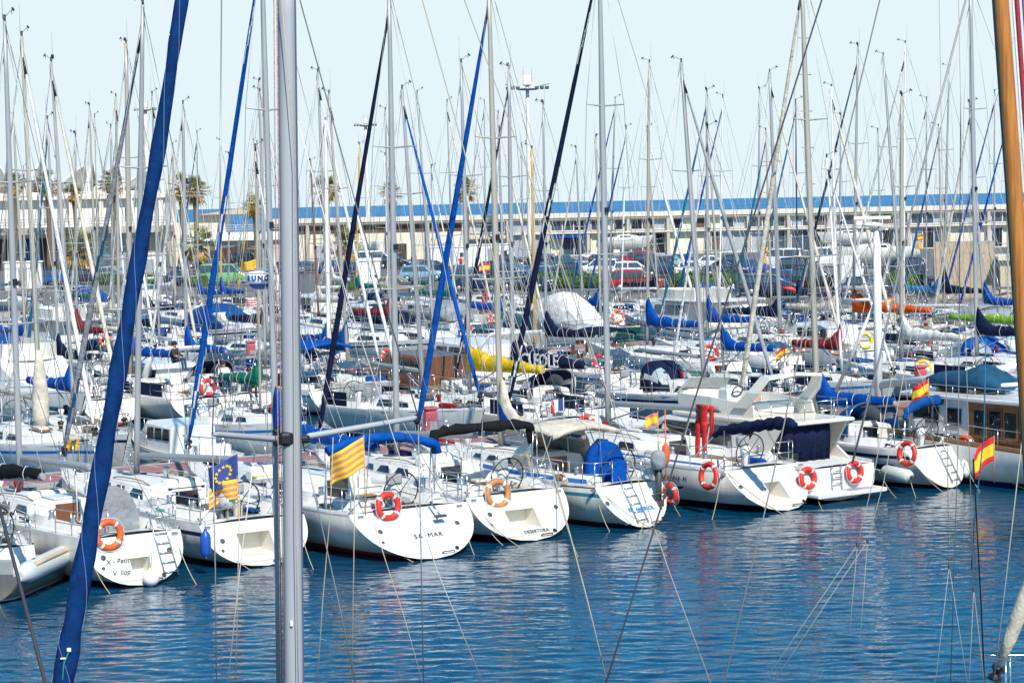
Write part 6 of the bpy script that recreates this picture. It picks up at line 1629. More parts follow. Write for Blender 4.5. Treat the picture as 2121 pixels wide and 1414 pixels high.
# --- hedges
leafm = mat('hedge_leaf', (.075, .15, .028), .7, var=.6, vscale=.9, col2=(.02, .055, .012))
def hedge(x0, x1, yb, h, label, depth=1.5, dens=900):
    A_, B_ = at_h(x0, yb, GZ), at_h(x1, yb - (x1 - x0) * .008, GZ); d = B_ - A_; L = d.length; d.normalize(); n = Vector((-d.y, d.x, 0)); rnd = random.Random(int(x0)); mb = MB()
    core = []
    for i in range(int(L / .6) + 2):
        t = min(L, i * .6); c = A_ + d * t; hh = h * (.86 + .06 * math.sin(i * 1.3) + rnd.uniform(-.05, .05)); dd = depth * .42
        core.append([c - n * dd, c - n * dd * 1.05 + Vector((0, 0, hh * .6)), c - n * dd * .8 + Vector((0, 0, hh)), c + n * dd * .8 + Vector((0, 0, hh)), c + n * dd * 1.05 + Vector((0, 0, hh * .6)), c + n * dd])
    core = [[p - A_ for p in r_] for r_ in core]
    o = MB().loft(core, 0, True, True).build('hedge', [leafm], None, A_)
    for i in range(int(dens * L / 10)):
        t = rnd.uniform(0, L); s_ = rnd.choice((0, 0, 1)); y = -depth * .45 if s_ == 0 else rnd.uniform(-.45, .45) * depth; z = rnd.uniform(.05, h) if s_ == 0 else h * rnd.uniform(.85, 1.12)
        c = d * t + n * (y + rnd.uniform(-.12, .1)) + Vector((0, 0, z)); r_ = rnd.uniform(.05, .14); q = Vector((rnd.gauss(0, 1), rnd.gauss(0, 1), rnd.gauss(0, 1))).normalized(); w_ = q.orthogonal().normalized()
        mb.add([c - q * r_, c + w_ * r_ * .6, c + q * r_, c - w_ * r_ * .6], [(0, 1, 2, 3)])
    mb.build('foliage', [leafm], o); thing(o, label, 'hedge')
hedge(1042, 1285, 598, 1.45, 'long clipped green hedge in front of the parked cars'); hedge(1395, 1530, 598, 1.45, 'clipped green hedge stretch behind the motorcycle'); hedge(686, 740, 602, 1.3, 'short clipped bush by the white kiosk'); hedge(300, 345, 592, 1.2, 'green hedge stretch between the white jibs')
hedge(395, 425, 594, 1.2, 'small green hedge stretch left of the green van'); hedge(205, 262, 590, 1.2, 'green hedge stretch left of the thick navy jib'); hedge(1840, 1915, 606, 1.7, 'dark green hedge beside the tan stairs', 2.5); hedge(2040, 2110, 590, 1.0, 'low hedge on the terrace right of the stairs'); hedge(945, 1040, 599, 1.1, 'green hedge stretch left of the thick mast'); hedge(1580, 1612, 602, 1.2, 'brownish hedge end by the blue hatchback')

# --- warehouse along the sea wall
YB = 300.0
stucco = mat('pale_stucco', (.72, .66, .55), .85, var=.16, vscale=.5); whitew = mat('white_wall', (.78, .77, .74), .8, var=.1, vscale=.5); beige = mat('beige_concrete', (.52, .47, .39), .85, var=.2, vscale=.6); shutter = mat('grey_shutter', (.36, .38, .42), .6, var=.1); brownd = mat('dark_recess', (.055, .035, .022), .8); cream2 = mat('ochre_wall', (.60, .50, .34), .85, var=.15)
def wx(px): return (px - CX) / F * YB
stuccow = mat('warm_cream_wall', (.74, .68, .55), .85, var=.14, vscale=.4)
shade_pane_m = mat('brown_shade_pane', (.13, .085, .05), .8, var=.3)  # brown of the painted shade strip under the slab, and of some panes
def warehouse():
    root = empty('warehouse', (0, YB, GZ)); x0, x1 = wx(560), wx(2330); top = 7.0 - GZ
    MB().box(((x0 + x1) / 2, 4, top / 2 - .05), (x1 - x0, 7.6, top - .12)).build('wall', [stuccow], root)
    MB().box(((x0 + x1) / 2, 3.4, top - .28), (x1 - x0 + .4, 8.4, .62)).build('roof_slab', [stucco], root)
    MB().box(((x0 + x1) / 2, 3.3, top - .72), (x1 - x0 + .2, 7.9, .24)).build('roof_beam', [beige], root)
    paths = [[Vector((x0, 1.0, top + .9)), Vector((x1, 1.0, top + .9))]] + [[Vector((x, 1.0, top + .03)), Vector((x, 1.0, top + .9))] for x in [x0 + 8.8 * i for i in range(int((x1 - x0) / 8.8))]]
    tubes('roof_railing', paths, grey, root, .009, 4)
    bay = 5.4; nb = int((x1 - x0) / bay); rnd = random.Random(8); np_ = 0
    for i in range(nb):
        xa = x0 + bay * i; px = CX + (xa + bay / 2) * F / YB
        if i: MB().box((xa, -.35, top / 2 - .42), (.42, .5, top - .86)).build('column', [beige], root)
        kind = ('recess' if px < 1000 else rnd.choice('wwwwsba'))
        if kind == 'recess':
            MB().box((xa + bay / 2, .16, top - 1.55), (bay - .5, .1, .95)).build('recess', [shade_pane_m], root)  # flat brown sheet painting the roof slab's overhang shade, no opening behind
            if rnd.random() < .6: MB().box((xa + bay * rnd.uniform(.3, .6), .16, 1.1), (1.6, .1, 2.1)).build('shutter', [rnd.choice((shutter, brownd, cream2))], root)
        elif kind == 's':
            MB().box((xa + bay / 2, .1, top / 2 - .45), (bay - .5, .2, top - .95)).build('shutter', [shutter], root)
        else:
            for z0, z1 in ((top - 2.3, top - 1.0), (.15, top - 2.9)):
                if kind == 'b' and z0 < 1: continue
                w_ = bay - .8; f = MB(); cx = xa + bay / 2
                for dx in (-w_ / 2, -w_ / 6, w_ / 6, w_ / 2): f.box((cx + dx, .08, (z0 + z1) / 2), (.13, .2, z1 - z0))
                for z in (z0 - .05, z1 + .05): f.box((cx, .075, z), (w_ + .13, .22, .13))
                fr = f.build('window', [gel], root)
                for k in range(3):
                    if rnd.random() < .85: MB().box((cx - w_ / 3 + w_ / 3 * k, .165, (z0 + z1) / 2), (w_ / 3 - .1, .04, z1 - z0 - .02)).build('pane', [rnd.choice((glassb, glassb, shade_pane_m, clear, glass))], fr)
            if kind == 'a': MB().box((xa + bay / 2, -.7, 2.75), (bay - .6, 1.4, .12), 0, Matrix.Rotation(R(14), 3, 'X')).build('awning', [rnd.choice((CAN['royal'], cream2, CAN['orange']))], root)
    MB().box(((wx(1060) + x1) / 2, -.3, top - 2.62), (x1 - wx(1060), .8, .22)).build('ledge', [stucco], root)
    thing(root, 'long pale two-storey warehouse with columns along the sea wall', 'warehouse')
warehouse()
def terrace_house():
    root = empty('terrace_building', (0, 288, GZ)); k = 288 / F; X = lambda px: (px - CX) * k
    def blk(nm, xa, xb, z0, z1, d, m_, y=0.): return MB().box(((X(xa) + X(xb)) / 2, y + d / 2, (z0 + z1) / 2), (X(xb) - X(xa), d, z1 - z0)).build(nm, [m_], root)
    blk('lower_wall', 395, 600, 0, 3.2, 8, beige); blk('side_wing', 346, 409, 0, 5.6, 9, stucco, -.3); blk('shop_opening', 440, 560, .1, 2.6, .3, brownd, -.16); blk('terrace_slab', 390, 606, 3.2, 3.7, 9, whitew, -.6); blk('upper_wall', 410, 470, 3.7, 6.6, 6, stucco, 1); blk('parapet', 420, 590, 3.7, 4.3, .3, whitew, -.4)
    MB().loft([[Vector((X(415), 0, 6.6)), Vector((X(520), 0, 6.6)), Vector((X(500), 0, 7.3))], [Vector((X(415), 6, 6.6)), Vector((X(520), 6, 6.6)), Vector((X(500), 6, 7.3))]], 0, True, False).build('canopy', [cream2], root)
    tubes('railing', [[Vector((X(420), -.4, z)), Vector((X(600), -.4, z))] for z in (4.6, 4.9, 5.2)] + [[Vector((X(420 + 15 * i), -.4, 4.3)), Vector((X(420 + 15 * i), -.4, 5.2))] for i in range(13)], whitep, root, .03, 4)
    thing(root, 'low beige building with white terrace railing behind the palms', 'building')
terrace_house()
def pavilion():
    root = empty('white_pavilion', (0, 282, GZ)); k = 282 / F; X = lambda px: (px - CX) * k; zy = lambda x, y: CAMZ + ((421 + (1000 - x) * .0205) - y) * k - GZ
    def blk(nm, xa, xb, z0, z1, d, m_, y=0.): return MB().box(((X(xa) + X(xb)) / 2, y + d / 2, (z0 + z1) / 2), (X(xb) - X(xa), d, z1 - z0)).build(nm, [m_], root)
    zt, zs_, zb = zy(150, 413), zy(150, 470), zy(150, 484)
    blk('upper_wall', -120, 345, zs_, zt, 10, whitew, 1.5); blk('roof_beam', -120, 348, zt, zt + .5, 12, gelc, .4); blk('roof_base', -110, 342, zt + .5, zy(150, 397), 6, gelc, 2.2); blk('terrace_slab', -120, 352, zb, zs_, 13, beige, -1.5); blk('lower_wall', -120, 345, 0, zb, 9, stucco, 1.0)
    for a, b, m_ in ((-40, 30, brownd), (40, 75, CAN['blue']), (85, 130, brownd), (150, 178, glass), (190, 222, whitew), (235, 262, shutter), (275, 330, cream2)): blk('shop_front', a, b, .1, zb - .5, .3, m_, .82)
    blk('shop_sign', 172, 225, zb - .75, zb - .1, .12, whitep, .86); text('A R G O L A', .62, bluec, root, frame_matrix(Vector((X(198), .85, zb - .43)), Vector((1, 0, 0)), Vector((0, 0, 1)), Vector((0, -1, 0))))
    for a in range(-100, 345, 62): blk('column', a, a + 9, zs_, zt, .6, gelc, .7)
    for a in (20, 82, 140, 262, 300): blk('window', a, a + 20, zs_ + .6, zt - 1.2, .1, clear if a != 262 else glassb, 1.42)
    tubes('railing', [[Vector((X(-120), -1.3, z)), Vector((X(350), -1.3, z))] for z in (zs_ + .35, zs_ + .7, zs_ + 1.05)] + [[Vector((X(-120 + 16 * i), -1.3, zs_)), Vector((X(-120 + 16 * i), -1.3, zs_ + 1.05))] for i in range(30)], grey, root, .03, 4)
    # sail-like roof peaks, each a bellied white membrane with a rising edge
    for (xl, yl, xp, yp, xr, yr) in ((-90, 400, -2, 336, 34, 398), (20, 404, 60, 362, 100, 402), (50, 402, 86, 333, 128, 404), (108, 404, 180, 340, 190, 400), (180, 402, 196, 338, 206, 400), (196, 402, 248, 332, 262, 402), (240, 404, 318, 350, 345, 406)):
        mb = MB(); rows = []
        for i in range(9):
            t = i / 8; xa = xl + (xp - xl) * t; ya = yl + (yp - yl) * t ** .8; xb = xr + (xp - xr) * t; yb_ = yr + (yp - yr) * t ** .8
            rows.append([Vector((X(xa + (xb - xa) * j / 6), 2.5 + 5.5 * (1 - t) * math.sin(math.pi * j / 6) - 1.5 * (1 - t), zy(150, ya + (yb_ - ya) * j / 6) - .25 * math.sin(math.pi * j / 6))) for j in range(7)])
        rows.insert(0, [Vector((p.x, p.y, zt + .3)) for p in rows[0]])
        mb.loft(rows, 0, False, True, False); o = mb.build('roof_sail', [gel], root); md = o.modifiers.new('thickness', 'SOLIDIFY'); md.thickness = .15
    thing(root, 'white pavilion with pointed sail-like roofs behind the palms', 'pavilion')
pavilion()

# --- palms
trunkm = mat('palm_trunk', (.20, .14, .08), .9, var=.4, vscale=3, stretch=(1, 1, 5), bump=.03, bscale=4)
frondm = mat('palm_frond', (.20, .22, .03), .6, var=.5, vscale=1.2); fronddry = mat('dry_palm_frond', (.55, .33, .06), .8, var=.5, vscale=1.2)
def palm(px, yc, yb, label, seed, Y=275, s=1.0, low=False):
    rnd = random.Random(seed); top = at_Y(px, yc, Y); base = Vector((top.x + rnd.uniform(-.3, .3), Y, GZ)); root = empty('palm_tree', base); h = top.z - GZ
    pts = [Vector((0, 0, h * t)) + (top - base - Vector((0, 0, h))) * t + Vector((.12 * math.sin(t * 3), 0, 0)) for t in (i / 8 for i in range(9))]
    MB().tube(pts, [.34 * s] + [.26 * s] * 5 + [.28 * s, .36 * s, .34 * s], 10).build('trunk', [trunkm], root)
    c = pts[-1]
    def fronds(n, lo, hi, m_, nm, ln):
        mb = MB()
        for i in range(n):
            az = rnd.uniform(0, 2 * math.pi); el = rnd.uniform(lo, hi); d = Vector((math.cos(az) * math.cos(el), math.sin(az) * math.cos(el), math.sin(el))); l = ln * rnd.uniform(.75, 1.1) * s
            b = c + Vector((0, 0, rnd.uniform(-.3, .35) * s)); m0 = b + d * l * .55; m0.z -= .05 * l; mb.tube([b, m0], [.035 * s, .02 * s], 4)
            sd_ = d.cross(Vector((0, 0, 1))); sd_ = sd_.normalized() if sd_.length > .05 else Vector((1, 0, 0)); u_ = sd_.cross(d).normalized()
            for k in range(9):
                a = (k - 4) / 4 * 1.15; dd = (d * math.cos(a) + sd_ * math.sin(a)).normalized(); ll = l * .62 * (1 - .25 * abs(a)) * rnd.uniform(.85, 1.1); tip = m0 + dd * ll - Vector((0, 0, .28 * ll)); w_ = dd.cross(u_).normalized() * .055 * s
                mid = m0 + dd * ll * .55 - Vector((0, 0, .03 * ll))
                mb.add([m0, mid + w_, tip, mid - w_], [(0, 1, 2, 3)])
        return mb.build(nm, [m_], root)
    fronds(26, -.1, 1.4, frondm, 'crown', 2.0); fronds(22, -1.2, -.15, fronddry, 'dry_fronds', 1.6)
    if not low: fronds(16, -.2, .7, fronddry, 'seed_fronds', 1.9)
    thing(root, label, 'palm tree')
for i, (x, y, lab, s) in enumerate(((28, 385, 'palm tree at the far end of the white pavilion', 1.0), (98, 384, 'palm tree in front of the middle sail roof', 1.05), (152, 402, 'shorter palm tree in front of the pavilion wall', .8), (232, 382, 'palm tree by the pavilion end', 1.05), (374, 388, 'tall palm with thick trunk, one of the close pair', 1.0), (404, 397, 'second palm of the close pair, golden fronds', 1.15), (526, 428, 'short palm left of the tall near mast', .95),
    (675, 392, 'palm with golden fronds behind the white mast', 1.15), (808, 402, 'small-crowned palm above the sea horizon by a grey mast', .9), (964, 393, 'palm with golden fronds by the royal blue jib', 1.0))):
    palm(x, y, 525, lab, i + 3, s=s)
for i, (x, y, lab) in enumerate(((150, 515, 'low bushy palm in front of the pavilion shops'), (170, 520, 'second low bushy palm in front of the pavilion shops'), (410, 508, 'low bushy palm below the tall pair of palms'), (716, 512, 'low bushy palm in front of the warehouse'))): palm(x, y, 540, lab, 40 + i, Y=262, s=1.35, low=True)

# --- floodlight towers
def light_tower(px, yt, Y, label, s=1.0):
    top = at_Y(px, yt, Y); root = empty('floodlight_tower', (top.x, Y, GZ)); h = top.z - GZ
    MB().tube([Vector((0, 0, h * i / 6)) for i in range(7)], [.42 - .035 * i for i in range(7)], 12).build('pole', [gelc], root)
    MB().rbox((0, 0, h + .3 * s), (1.1 * s, 1.0 * s, 1.3 * s), .1).build('head', [gelc], root); MB().lathe([(1.2 * s, 0), (1.3 * s, .08), (1.25 * s, .16)], (0, 0, h - .9 * s), 16).build('platform', [dgrey], root)
    for sg in (1, -1):
        o = MB().box((sg * 1.9 * s, 0, h - .35 * s), (1.9 * s, .9 * s, .08), 0, Matrix.Rotation(R(-sg * 12), 3, 'Y')).build('lamp_arm', [grey], root)
        for k in range(3): MB().rbox((sg * (1.2 + .65 * k) * s, -.2, h - .65 * s), (.5 * s, .5 * s, .4 * s), .06).build('floodlight', [dgrey], o)
    tubes('antenna', [[Vector((x * s, 0, h)), Vector((x * s, 0, h + z * s))] for x, z in ((-.5, 2.2), (.6, 1.9))] , grey, root, .03, 4)
    thing(root, label, 'light tower')
light_tower(1092, 172, 285, 'tall cream floodlight tower with wing-like lamp arms'); light_tower(757, 254, 420 - 100, 'more distant floodlight tower above the yellow mast', .6); light_tower(301, 222, 300, 'floodlight tower behind the thick navy jib', .55)

# --- stairs and raised terrace on the right
def stairs():
    A_ = at_h(1938, 618, GZ); d = Vector((.985, -.17, 0)).normalized(); w_ = 4.4; n = Vector((-d.y, d.x, 0)); root = empty('outdoor_stairs', A_, math.atan2(d.y, d.x)); tan = mat('tan_stone', (.46, .37, .25), .85, var=.2, vscale=1.5)
    N = 24; o = MB()
    pts = []
    for i in range(N): pts += [(.33 * i, .16 * i), (.33 * i, .16 * (i + 1))]
    pts += [(.33 * N, .16 * N), (.33 * N, 0)]
    mb = MB(); m_ = len(pts); vs = [Vector((0, y, z)) for y, z in pts] + [Vector((w_, y, z)) for y, z in pts]
    mb.add(vs, [list(range(m_)), list(range(m_, 2 * m_))[::-1]] + [(i, (i + 1) % m_, m_ + (i + 1) % m_, m_ + i) for i in range(m_)]); mb.build('steps', [tan], root)
    tubes('handrail', [[Vector((x, .33 * i, .16 * i + .95)) for i in (0, N)] for x in (.1, w_ - .1)], steel, root, .03)
    thing(root, 'wide tan stone stairs leading up from the quay', 'stairs')
    r2_ = empty('terrace_wall', A_, math.atan2(d.y, d.x))
    MB().box((w_ + 13.1, 5.2, 1.3), (26, 9.5, 2.6)).build('wall', [cream2], r2_); MB().box((w_ + 13.1, 5.0, 2.7), (26.3, 9.8, .2)).build('coping', [stucco], r2_); MB().rbox((w_ + 2.2, 1.6, 3.2), (2.6, .7, .8), .1).build('bench', [beige], r2_)
    thing(r2_, 'ochre terrace wall beside the tan stairs', 'wall')
stairs()

# --- boats ashore
def ashore(px, py, L, rz, label, col='w', keel=True):
    root = empty('boat_ashore', at_h(px, py, GZ) , rz); H = Hull(L, L * .32, .95, 1.3, .4, .72, vee=2.0, draft=.45); z = 1.5
    sub = []
    o = build_hull(H, root, HMW(HULLC[col][1], HULLC[col][1], HULLC[col][1]), None, None); build_deck(H, root, teak_floor=False); cabin_windows(H, root, ((.39, .6),))
    if keel: MB().loft([[Vector((x, y * k, zz)) for x, y in ((.42 * L, .12), (.58 * L, .05), (.58 * L, -.05), (.42 * L, -.12))] for zz, k in ((-.35, 1.6), (-1.45, 1))]).build('keel', [grey], root)
    for u in (.25, .7):
        for s_ in (1, -1): MB().tube([Vector((u * L, s_ * L * .13, .2)), Vector((u * L, s_ * L * .19, -1.45))], .05, 6).build('prop_stand', [dgrey], root)
    root.location.z = GZ + z; thing(root, label, 'boat')
ashore(1900, 570, 9, R(200), 'white boat propped up ashore between hedge and stairs'); ashore(1820, 524, 8, R(185), 'white boat ashore with tan cover by the warehouse'); ashore(1235, 536, 7.5, R(10), 'small white boat ashore below the warehouse'); ashore(60, 545, 10, R(5), 'white hull ashore under the pavilion terrace'); ashore(665, 548, 8, R(8), 'white hull ashore behind the white mast'); ashore(395, 542, 7, R(172), 'white hull ashore in front of the close palm pair')
o = MB(); P = at_h(1737, 602, GZ); r_ = empty('tarpaulin_board', P, R(12))
panel([(0, 0, .25), (.15, 0, 2.7), (1.75, 0, 2.75), (1.85, 0, 1.0), (1.5, 0, .55), (.9, 0, .3)], .12).build('board', [CAN['white']], r_)
for x in (.2, 1.5): MB().tube([Vector((x, .2, 0)), Vector((x, .05, 2.5))], .04, 6).build('stake', [grey], r_)
thing(r_, 'tall white tarpaulin board standing on the quay', 'board')
def box_thing(name, px, py, dims, m_, label, cat, rz=0.15, roof=None, door=True):
    r_ = empty(name, at_h(px, py, GZ), rz); MB().rbox((0, 0, dims[2] / 2), dims, .06, 0).build('wall', [m_], r_); MB().rbox((0, 0, dims[2] + .06), (dims[0] + .2, dims[1] + .2, .14), .05).build('roof', [roof or m_], r_)
    if door: MB().box((0, -dims[1] / 2 - .012, dims[2] * .45), (.8, .03, dims[2] * .8)).build('door', [grey], r_); MB().box((dims[0] * .3, -dims[1] / 2 - .012, dims[2] * .65), (.4, .03, .5)).build('window', [glass], r_)
    thing(r_, label, cat)
box_thing('kiosk', 765, 600, (1.9, 1.6, 2.5), whitew, 'white kiosk beside the gold hatchback', 'kiosk', door=False); box_thing('kiosk', 312, 584, (3.2, 2.5, 2.8), whitew, 'white service hut by the pale jibs', 'hut'); box_thing('kiosk', 50, 600, (3.5, 2.5, 2.6), whitew, 'white service hut at the far end of the quay', 'hut'); box_thing('container', 1015, 552, (5.5, 2.4, 2.5), whitew, 'white container beside the thick grey mast', 'container'); box_thing('container', 930, 556, (4.5, 2.4, 2.4), whitew, 'white container behind the blue jibs', 'container')
r_ = empty('slatted_screen', at_h(1290, 607, GZ), R(-8))
for i in range(24): MB().box((.17 * i, 0, .75), (.09, .06, 1.5)).build('slat', [brownd], r_)
MB().box((1.95, .05, 1.2), (4.1, .05, .1)).build('rail', [brownd], r_); thing(r_, 'dark brown slatted screen in front of the red cars', 'fence')

# --- two-wheelers
def bicycle(p, rz, m_, label, s=1.0):
    r_ = empty('bicycle', p, rz); w_ = .34
    for x in (0, 1.05):
        wb = MB().torus((x, 0, w_), w_, .02, 20, 5, 0, Matrix.Rotation(R(90), 3, 'X'))
        for k in range(6): a = math.pi * k / 6; d = Vector((math.cos(a), 0, math.sin(a))) * w_; wb.tube([Vector((x, 0, w_)) - d, Vector((x, 0, w_)) + d], .004, 3)
        wb.build('wheel', [tyre], r_)
    tubes('frame', [[(0, 0, w_), (.42, 0, .34), (.88, 0, .82), (.30, 0, .80), (.42, 0, .34)], [(0, 0, w_), (.30, 0, .80), (.28, 0, .95)], [(1.05, 0, w_), (.86, 0, 1.0)]], m_, r_, .02)
    MB().rbox((.26, 0, .98), (.26, .14, .06), .03).build('saddle', [black], r_); MB().tube([Vector((.8, -.28, 1.02)), Vector((.87, 0, 1.02)), Vector((.8, .28, 1.02))], .018, 5).build('handlebar', [black], r_)
    thing(r_, label, 'bicycle')
for i, (x, y, c, lab) in enumerate(((1822, 619, 'red', 'red bicycle, first of the bicycles on the quay'), (1843, 620, 'grey', 'grey bicycle leaning next to the red one'), (1880, 621, 'white', 'white bicycle in front of the dark hedge'), (1903, 622, 'black', 'black bicycle at the end of the bicycle rack'))): bicycle(at_h(x, y, GZ), R(-20 + 25 * i), dict(red=redf, grey=grey, white=whitep, black=black)[c], lab)
P = at_v(622, 770, 99.6); bicycle(Vector((P.x, P.y, .785)), R(20), grey, 'small wheeled folding bicycle parked on the second pier')
def scooter(px, py, rz, m_, label, big=False):
    r_ = empty('motorcycle' if big else 'scooter', at_h(px, py, GZ), rz); w_ = .3; wb = 1.45 if big else 1.25
    for x in (0, wb):
        o = MB().torus((x, 0, w_), w_ - .06, .075, 18, 7, 0, Matrix.Rotation(R(90), 3, 'X')).build('wheel', [tyre], r_); MB().lathe([(.16, -.05), (.17, 0), (.16, .05)], (x, 0, w_), 12, 0, Matrix.Rotation(R(90), 3, 'X')).build('rim', [rim], o)
    rings = [[Vector((x, y * b, z + q * c)) for y, q in ((-1, -.5), (-1, .4), (-.5, 1), (.5, 1), (1, .4), (1, -.5))] for x, z, b, c in ((-.35, .72, .12, .1), (-.1, .68, .2, .18), (.35, .62, .17, .2), (.6, .45, .18, .22), (.85, .55, .2, .3), (1.05, .8, .2, .26), (1.2, .9, .1, .12))]
    MB().loft(rings).build('fairing', [m_], r_); MB().rbox((.1, 0, .88), (.75, .28, .12), .05).build('seat', [black], r_); MB().tube([Vector((.92, -.33, 1.08)), Vector((1.02, 0, 1.05)), Vector((.92, .33, 1.08))], .02, 5).build('handlebar', [black], r_); MB().tube([Vector((1.02, 0, 1.0)), Vector((wb, 0, w_))], .04, 6).build('fork', [steel], r_)
    panel([(1.06, -.22, 1.0), (1.06, .22, 1.0), (.92, .17, 1.45), (.92, -.17, 1.45)], .02, (1, 0, .3)).build('windshield', [clear], r_)
    if big: MB().rbox((-.3, .28, .72), (.45, .2, .3), .06).build('pannier', [m_], r_); MB().rbox((-.3, -.28, .72), (.45, .2, .3), .06).build('pannier', [m_], r_)
    thing(r_, label, 'motorcycle' if big else 'scooter')
scooter(1488, 617, R(-20), whitep, 'white touring motorcycle in front of the hedge', True); scooter(1631, 617, R(-8), redf, 'red scooter on the quay by the dark blue estate'); scooter(1525, 615, R(160), dgrey, 'dark motorcycle next to the white touring one', True)
for i, x in enumerate((1110, 1142, 1205, 1232)): scooter(x, 541, R(-30 + 20 * i), (dgrey, redf, whitep, bluec)[i], ('dark scooter, first before the warehouse doors', 'red scooter before the warehouse doors', 'white scooter before the warehouse doors', 'blue scooter before the warehouse doors')[i])
r_ = empty('covered_motorcycle', at_h(1440, 614, GZ), R(-15)); rings = []
for i in range(9): t = i / 8; hh = interp(t, (0, .25, .6, .85, 1), (.3, .85, .8, 1.35, .4)); rings.append([Vector((2.1 * t, .38 * math.cos(a) * (1 - .3 * max(0, math.sin(a))), .1 + hh * max(0, math.sin(a)))) for a in (math.pi * k / 8 for k in range(9))])
MB().loft(rings).build('cover', [CAN['royal']], r_); MB().torus((.35, 0, .22), .16, .07, 14, 6, 0, Matrix.Rotation(R(90), 3, 'X')).build('wheel', [tyre], r_); thing(r_, 'motorcycle under a royal blue cover on the quay', 'motorcycle')

# --- people
skin = mat('skin', (.48, .27, .18), .6); hairm = mat('dark_hair', (.02, .014, .01), .7)
def person(p, rz, pose, shirt, trousers, label, hat=None, s=1.0):
    # one continuous body grown over a skeleton, clothes and skin as materials by height along the limbs
    J = {}
    if pose == 'sit':
        hip = .12; J = dict(pelvis=(0, 0, hip), chest=(.02, 0, hip + .30), neck=(.03, 0, hip + .50), head=(.05, 0, hip + .66), top=(.05, 0, hip + .76), sl=(.02, .18, hip + .45), el=(.12, .24, hip + .22), hl=(.34, .16, hip + .16), sr=(.02, -.18, hip + .45), er=(.12, -.24, hip + .22), hr=(.34, -.14, hip + .14), kl=(.42, .12, hip + .06), fl=(.46, .12, hip - .36), tl=(.60, .13, hip - .40), kr=(.42, -.12, hip + .06), fr=(.46, -.12, hip - .36), tr=(.60, -.13, hip - .40), jl=(.02, .1, hip - .02), jr=(.02, -.1, hip - .02))
    else:
        st = .22 if pose == 'walk' else .03
        J = dict(pelvis=(0, 0, .94), chest=(.01, 0, 1.22), neck=(.02, 0, 1.45), head=(.04, 0, 1.60), top=(.04, 0, 1.70), sl=(.0, .19, 1.40), el=(-.08 if st > .1 else 0, .25, 1.14), hl=(.06, .25, .90), sr=(.0, -.19, 1.40), er=(.05, -.25, 1.14), hr=(.16 if st > .1 else .05, -.24, .92), jl=(0, .1, .9), kl=(st * .7, .11, .50), fl=(st, .11, .09), tl=(st + .17, .12, .03), jr=(0, -.1, .9), kr=(-st * .2, -.11, .50), fr=(-st * 1.1, -.11, .11), tr=(-st * 1.1 + .16, -.12, .03))
    RAD = dict(pelvis=.15, chest=.165, neck=.06, head=.105, top=.075, sl=.075, el=.05, hl=.042, sr=.075, er=.05, hr=.042, jl=.095, kl=.065, fl=.05, tl=.035, jr=.095, kr=.065, fr=.05, tr=.035)
    E = [('pelvis', 'chest'), ('chest', 'neck'), ('neck', 'head'), ('head', 'top'), ('chest', 'sl'), ('sl', 'el'), ('el', 'hl'), ('chest', 'sr'), ('sr', 'er'), ('er', 'hr'), ('pelvis', 'jl'), ('jl', 'kl'), ('kl', 'fl'), ('fl', 'tl'), ('pelvis', 'jr'), ('jr', 'kr'), ('kr', 'fr'), ('fr', 'tr')]
    names = list(J); me = bpy.data.meshes.new('person'); me.from_pydata([J[n] for n in names], [(names.index(a), names.index(b)) for a, b in E], [])
    import bmesh
    bm = bmesh.new(); bm.from_mesh(me); sk = bm.verts.layers.skin.verify(); bm.verts.ensure_lookup_table()
    for i, n in enumerate(names): bm.verts[i][sk].radius = (RAD[n], RAD[n]); bm.verts[i][sk].use_root = n == 'pelvis'
    bm.to_mesh(me); bm.free()
    o = bpy.data.objects.new('person', me); sc.collection.objects.link(o)
    sd_ = o.modifiers.new('skin', 'SKIN'); sb = o.modifiers.new('smooth', 'SUBSURF'); sb.levels = sb.render_levels = 1
    dg = bpy.context.evaluated_depsgraph_get(); m2 = bpy.data.meshes.new_from_object(o.evaluated_get(dg)); o.modifiers.clear(); o.data = m2; m2.name = 'person'
    m2.materials.clear()
    for k in (skin, shirt, trousers): m2.materials.append(k)
    zc = J['neck'][2]; zh = J['pelvis'][2]
    for f in m2.polygons:
        c = f.center; arm = abs(c.y) > .2
        if c.z > zc - .02: f.material_index = 0
        elif arm and c.z < J['el'][2] + .03 and c.z < zh + .22 and c.z > .3 * (pose != 'sit'): f.material_index = 0
        elif c.z > zh + .02 or arm: f.material_index = 1
        else: f.material_index = 2
        f.use_smooth = True
    hd = Vector(J['head'])
    MB().lathe([(.11, -.02), (.118, .04), (.10, .10), (.05, .135)], hd + Vector((-.022, 0, .0)), 12).build('hair', [hat or hairm], o)
    MB().lathe([(.016, -.02), (.02, .0), (.008, .025)], hd + Vector((.105, 0, -.01)), 6, 0, rot_to((.3, 0, 1))).build('nose', [skin], o)
    o.location = p; o.rotation_euler = (0, 0, rz); o.scale = (s, s, s); thing(o, label, 'person'); return o
wh = mat('white_cloth', (.78, .77, .75), .9); jean = mat('denim', (.03, .06, .14), .9); drk = mat('dark_cloth', (.03, .03, .035), .9); mar = mat('maroon_cloth', (.10, .02, .03), .9)
person(at_h(770, 613, GZ), R(-40), 'walk', wh, wh, 'person in white with dark hair walking beside the gold hatchback'); person(at_h(779, 613, GZ), R(-30), 'walk', wh, wh, 'person in white close behind, nearest to the gold hatchback')
person(at_h(826, 560, GZ), R(-90), 'stand', drk, drk, 'person in dark clothes standing behind the gold hatchback'); person(at_h(2031, 607, GZ), R(-80), 'stand', redc, jean, 'person in red top beside the stairs'); person(at_h(955, 562, GZ), R(-70), 'walk', redc, drk, 'person in red top by the white containers')
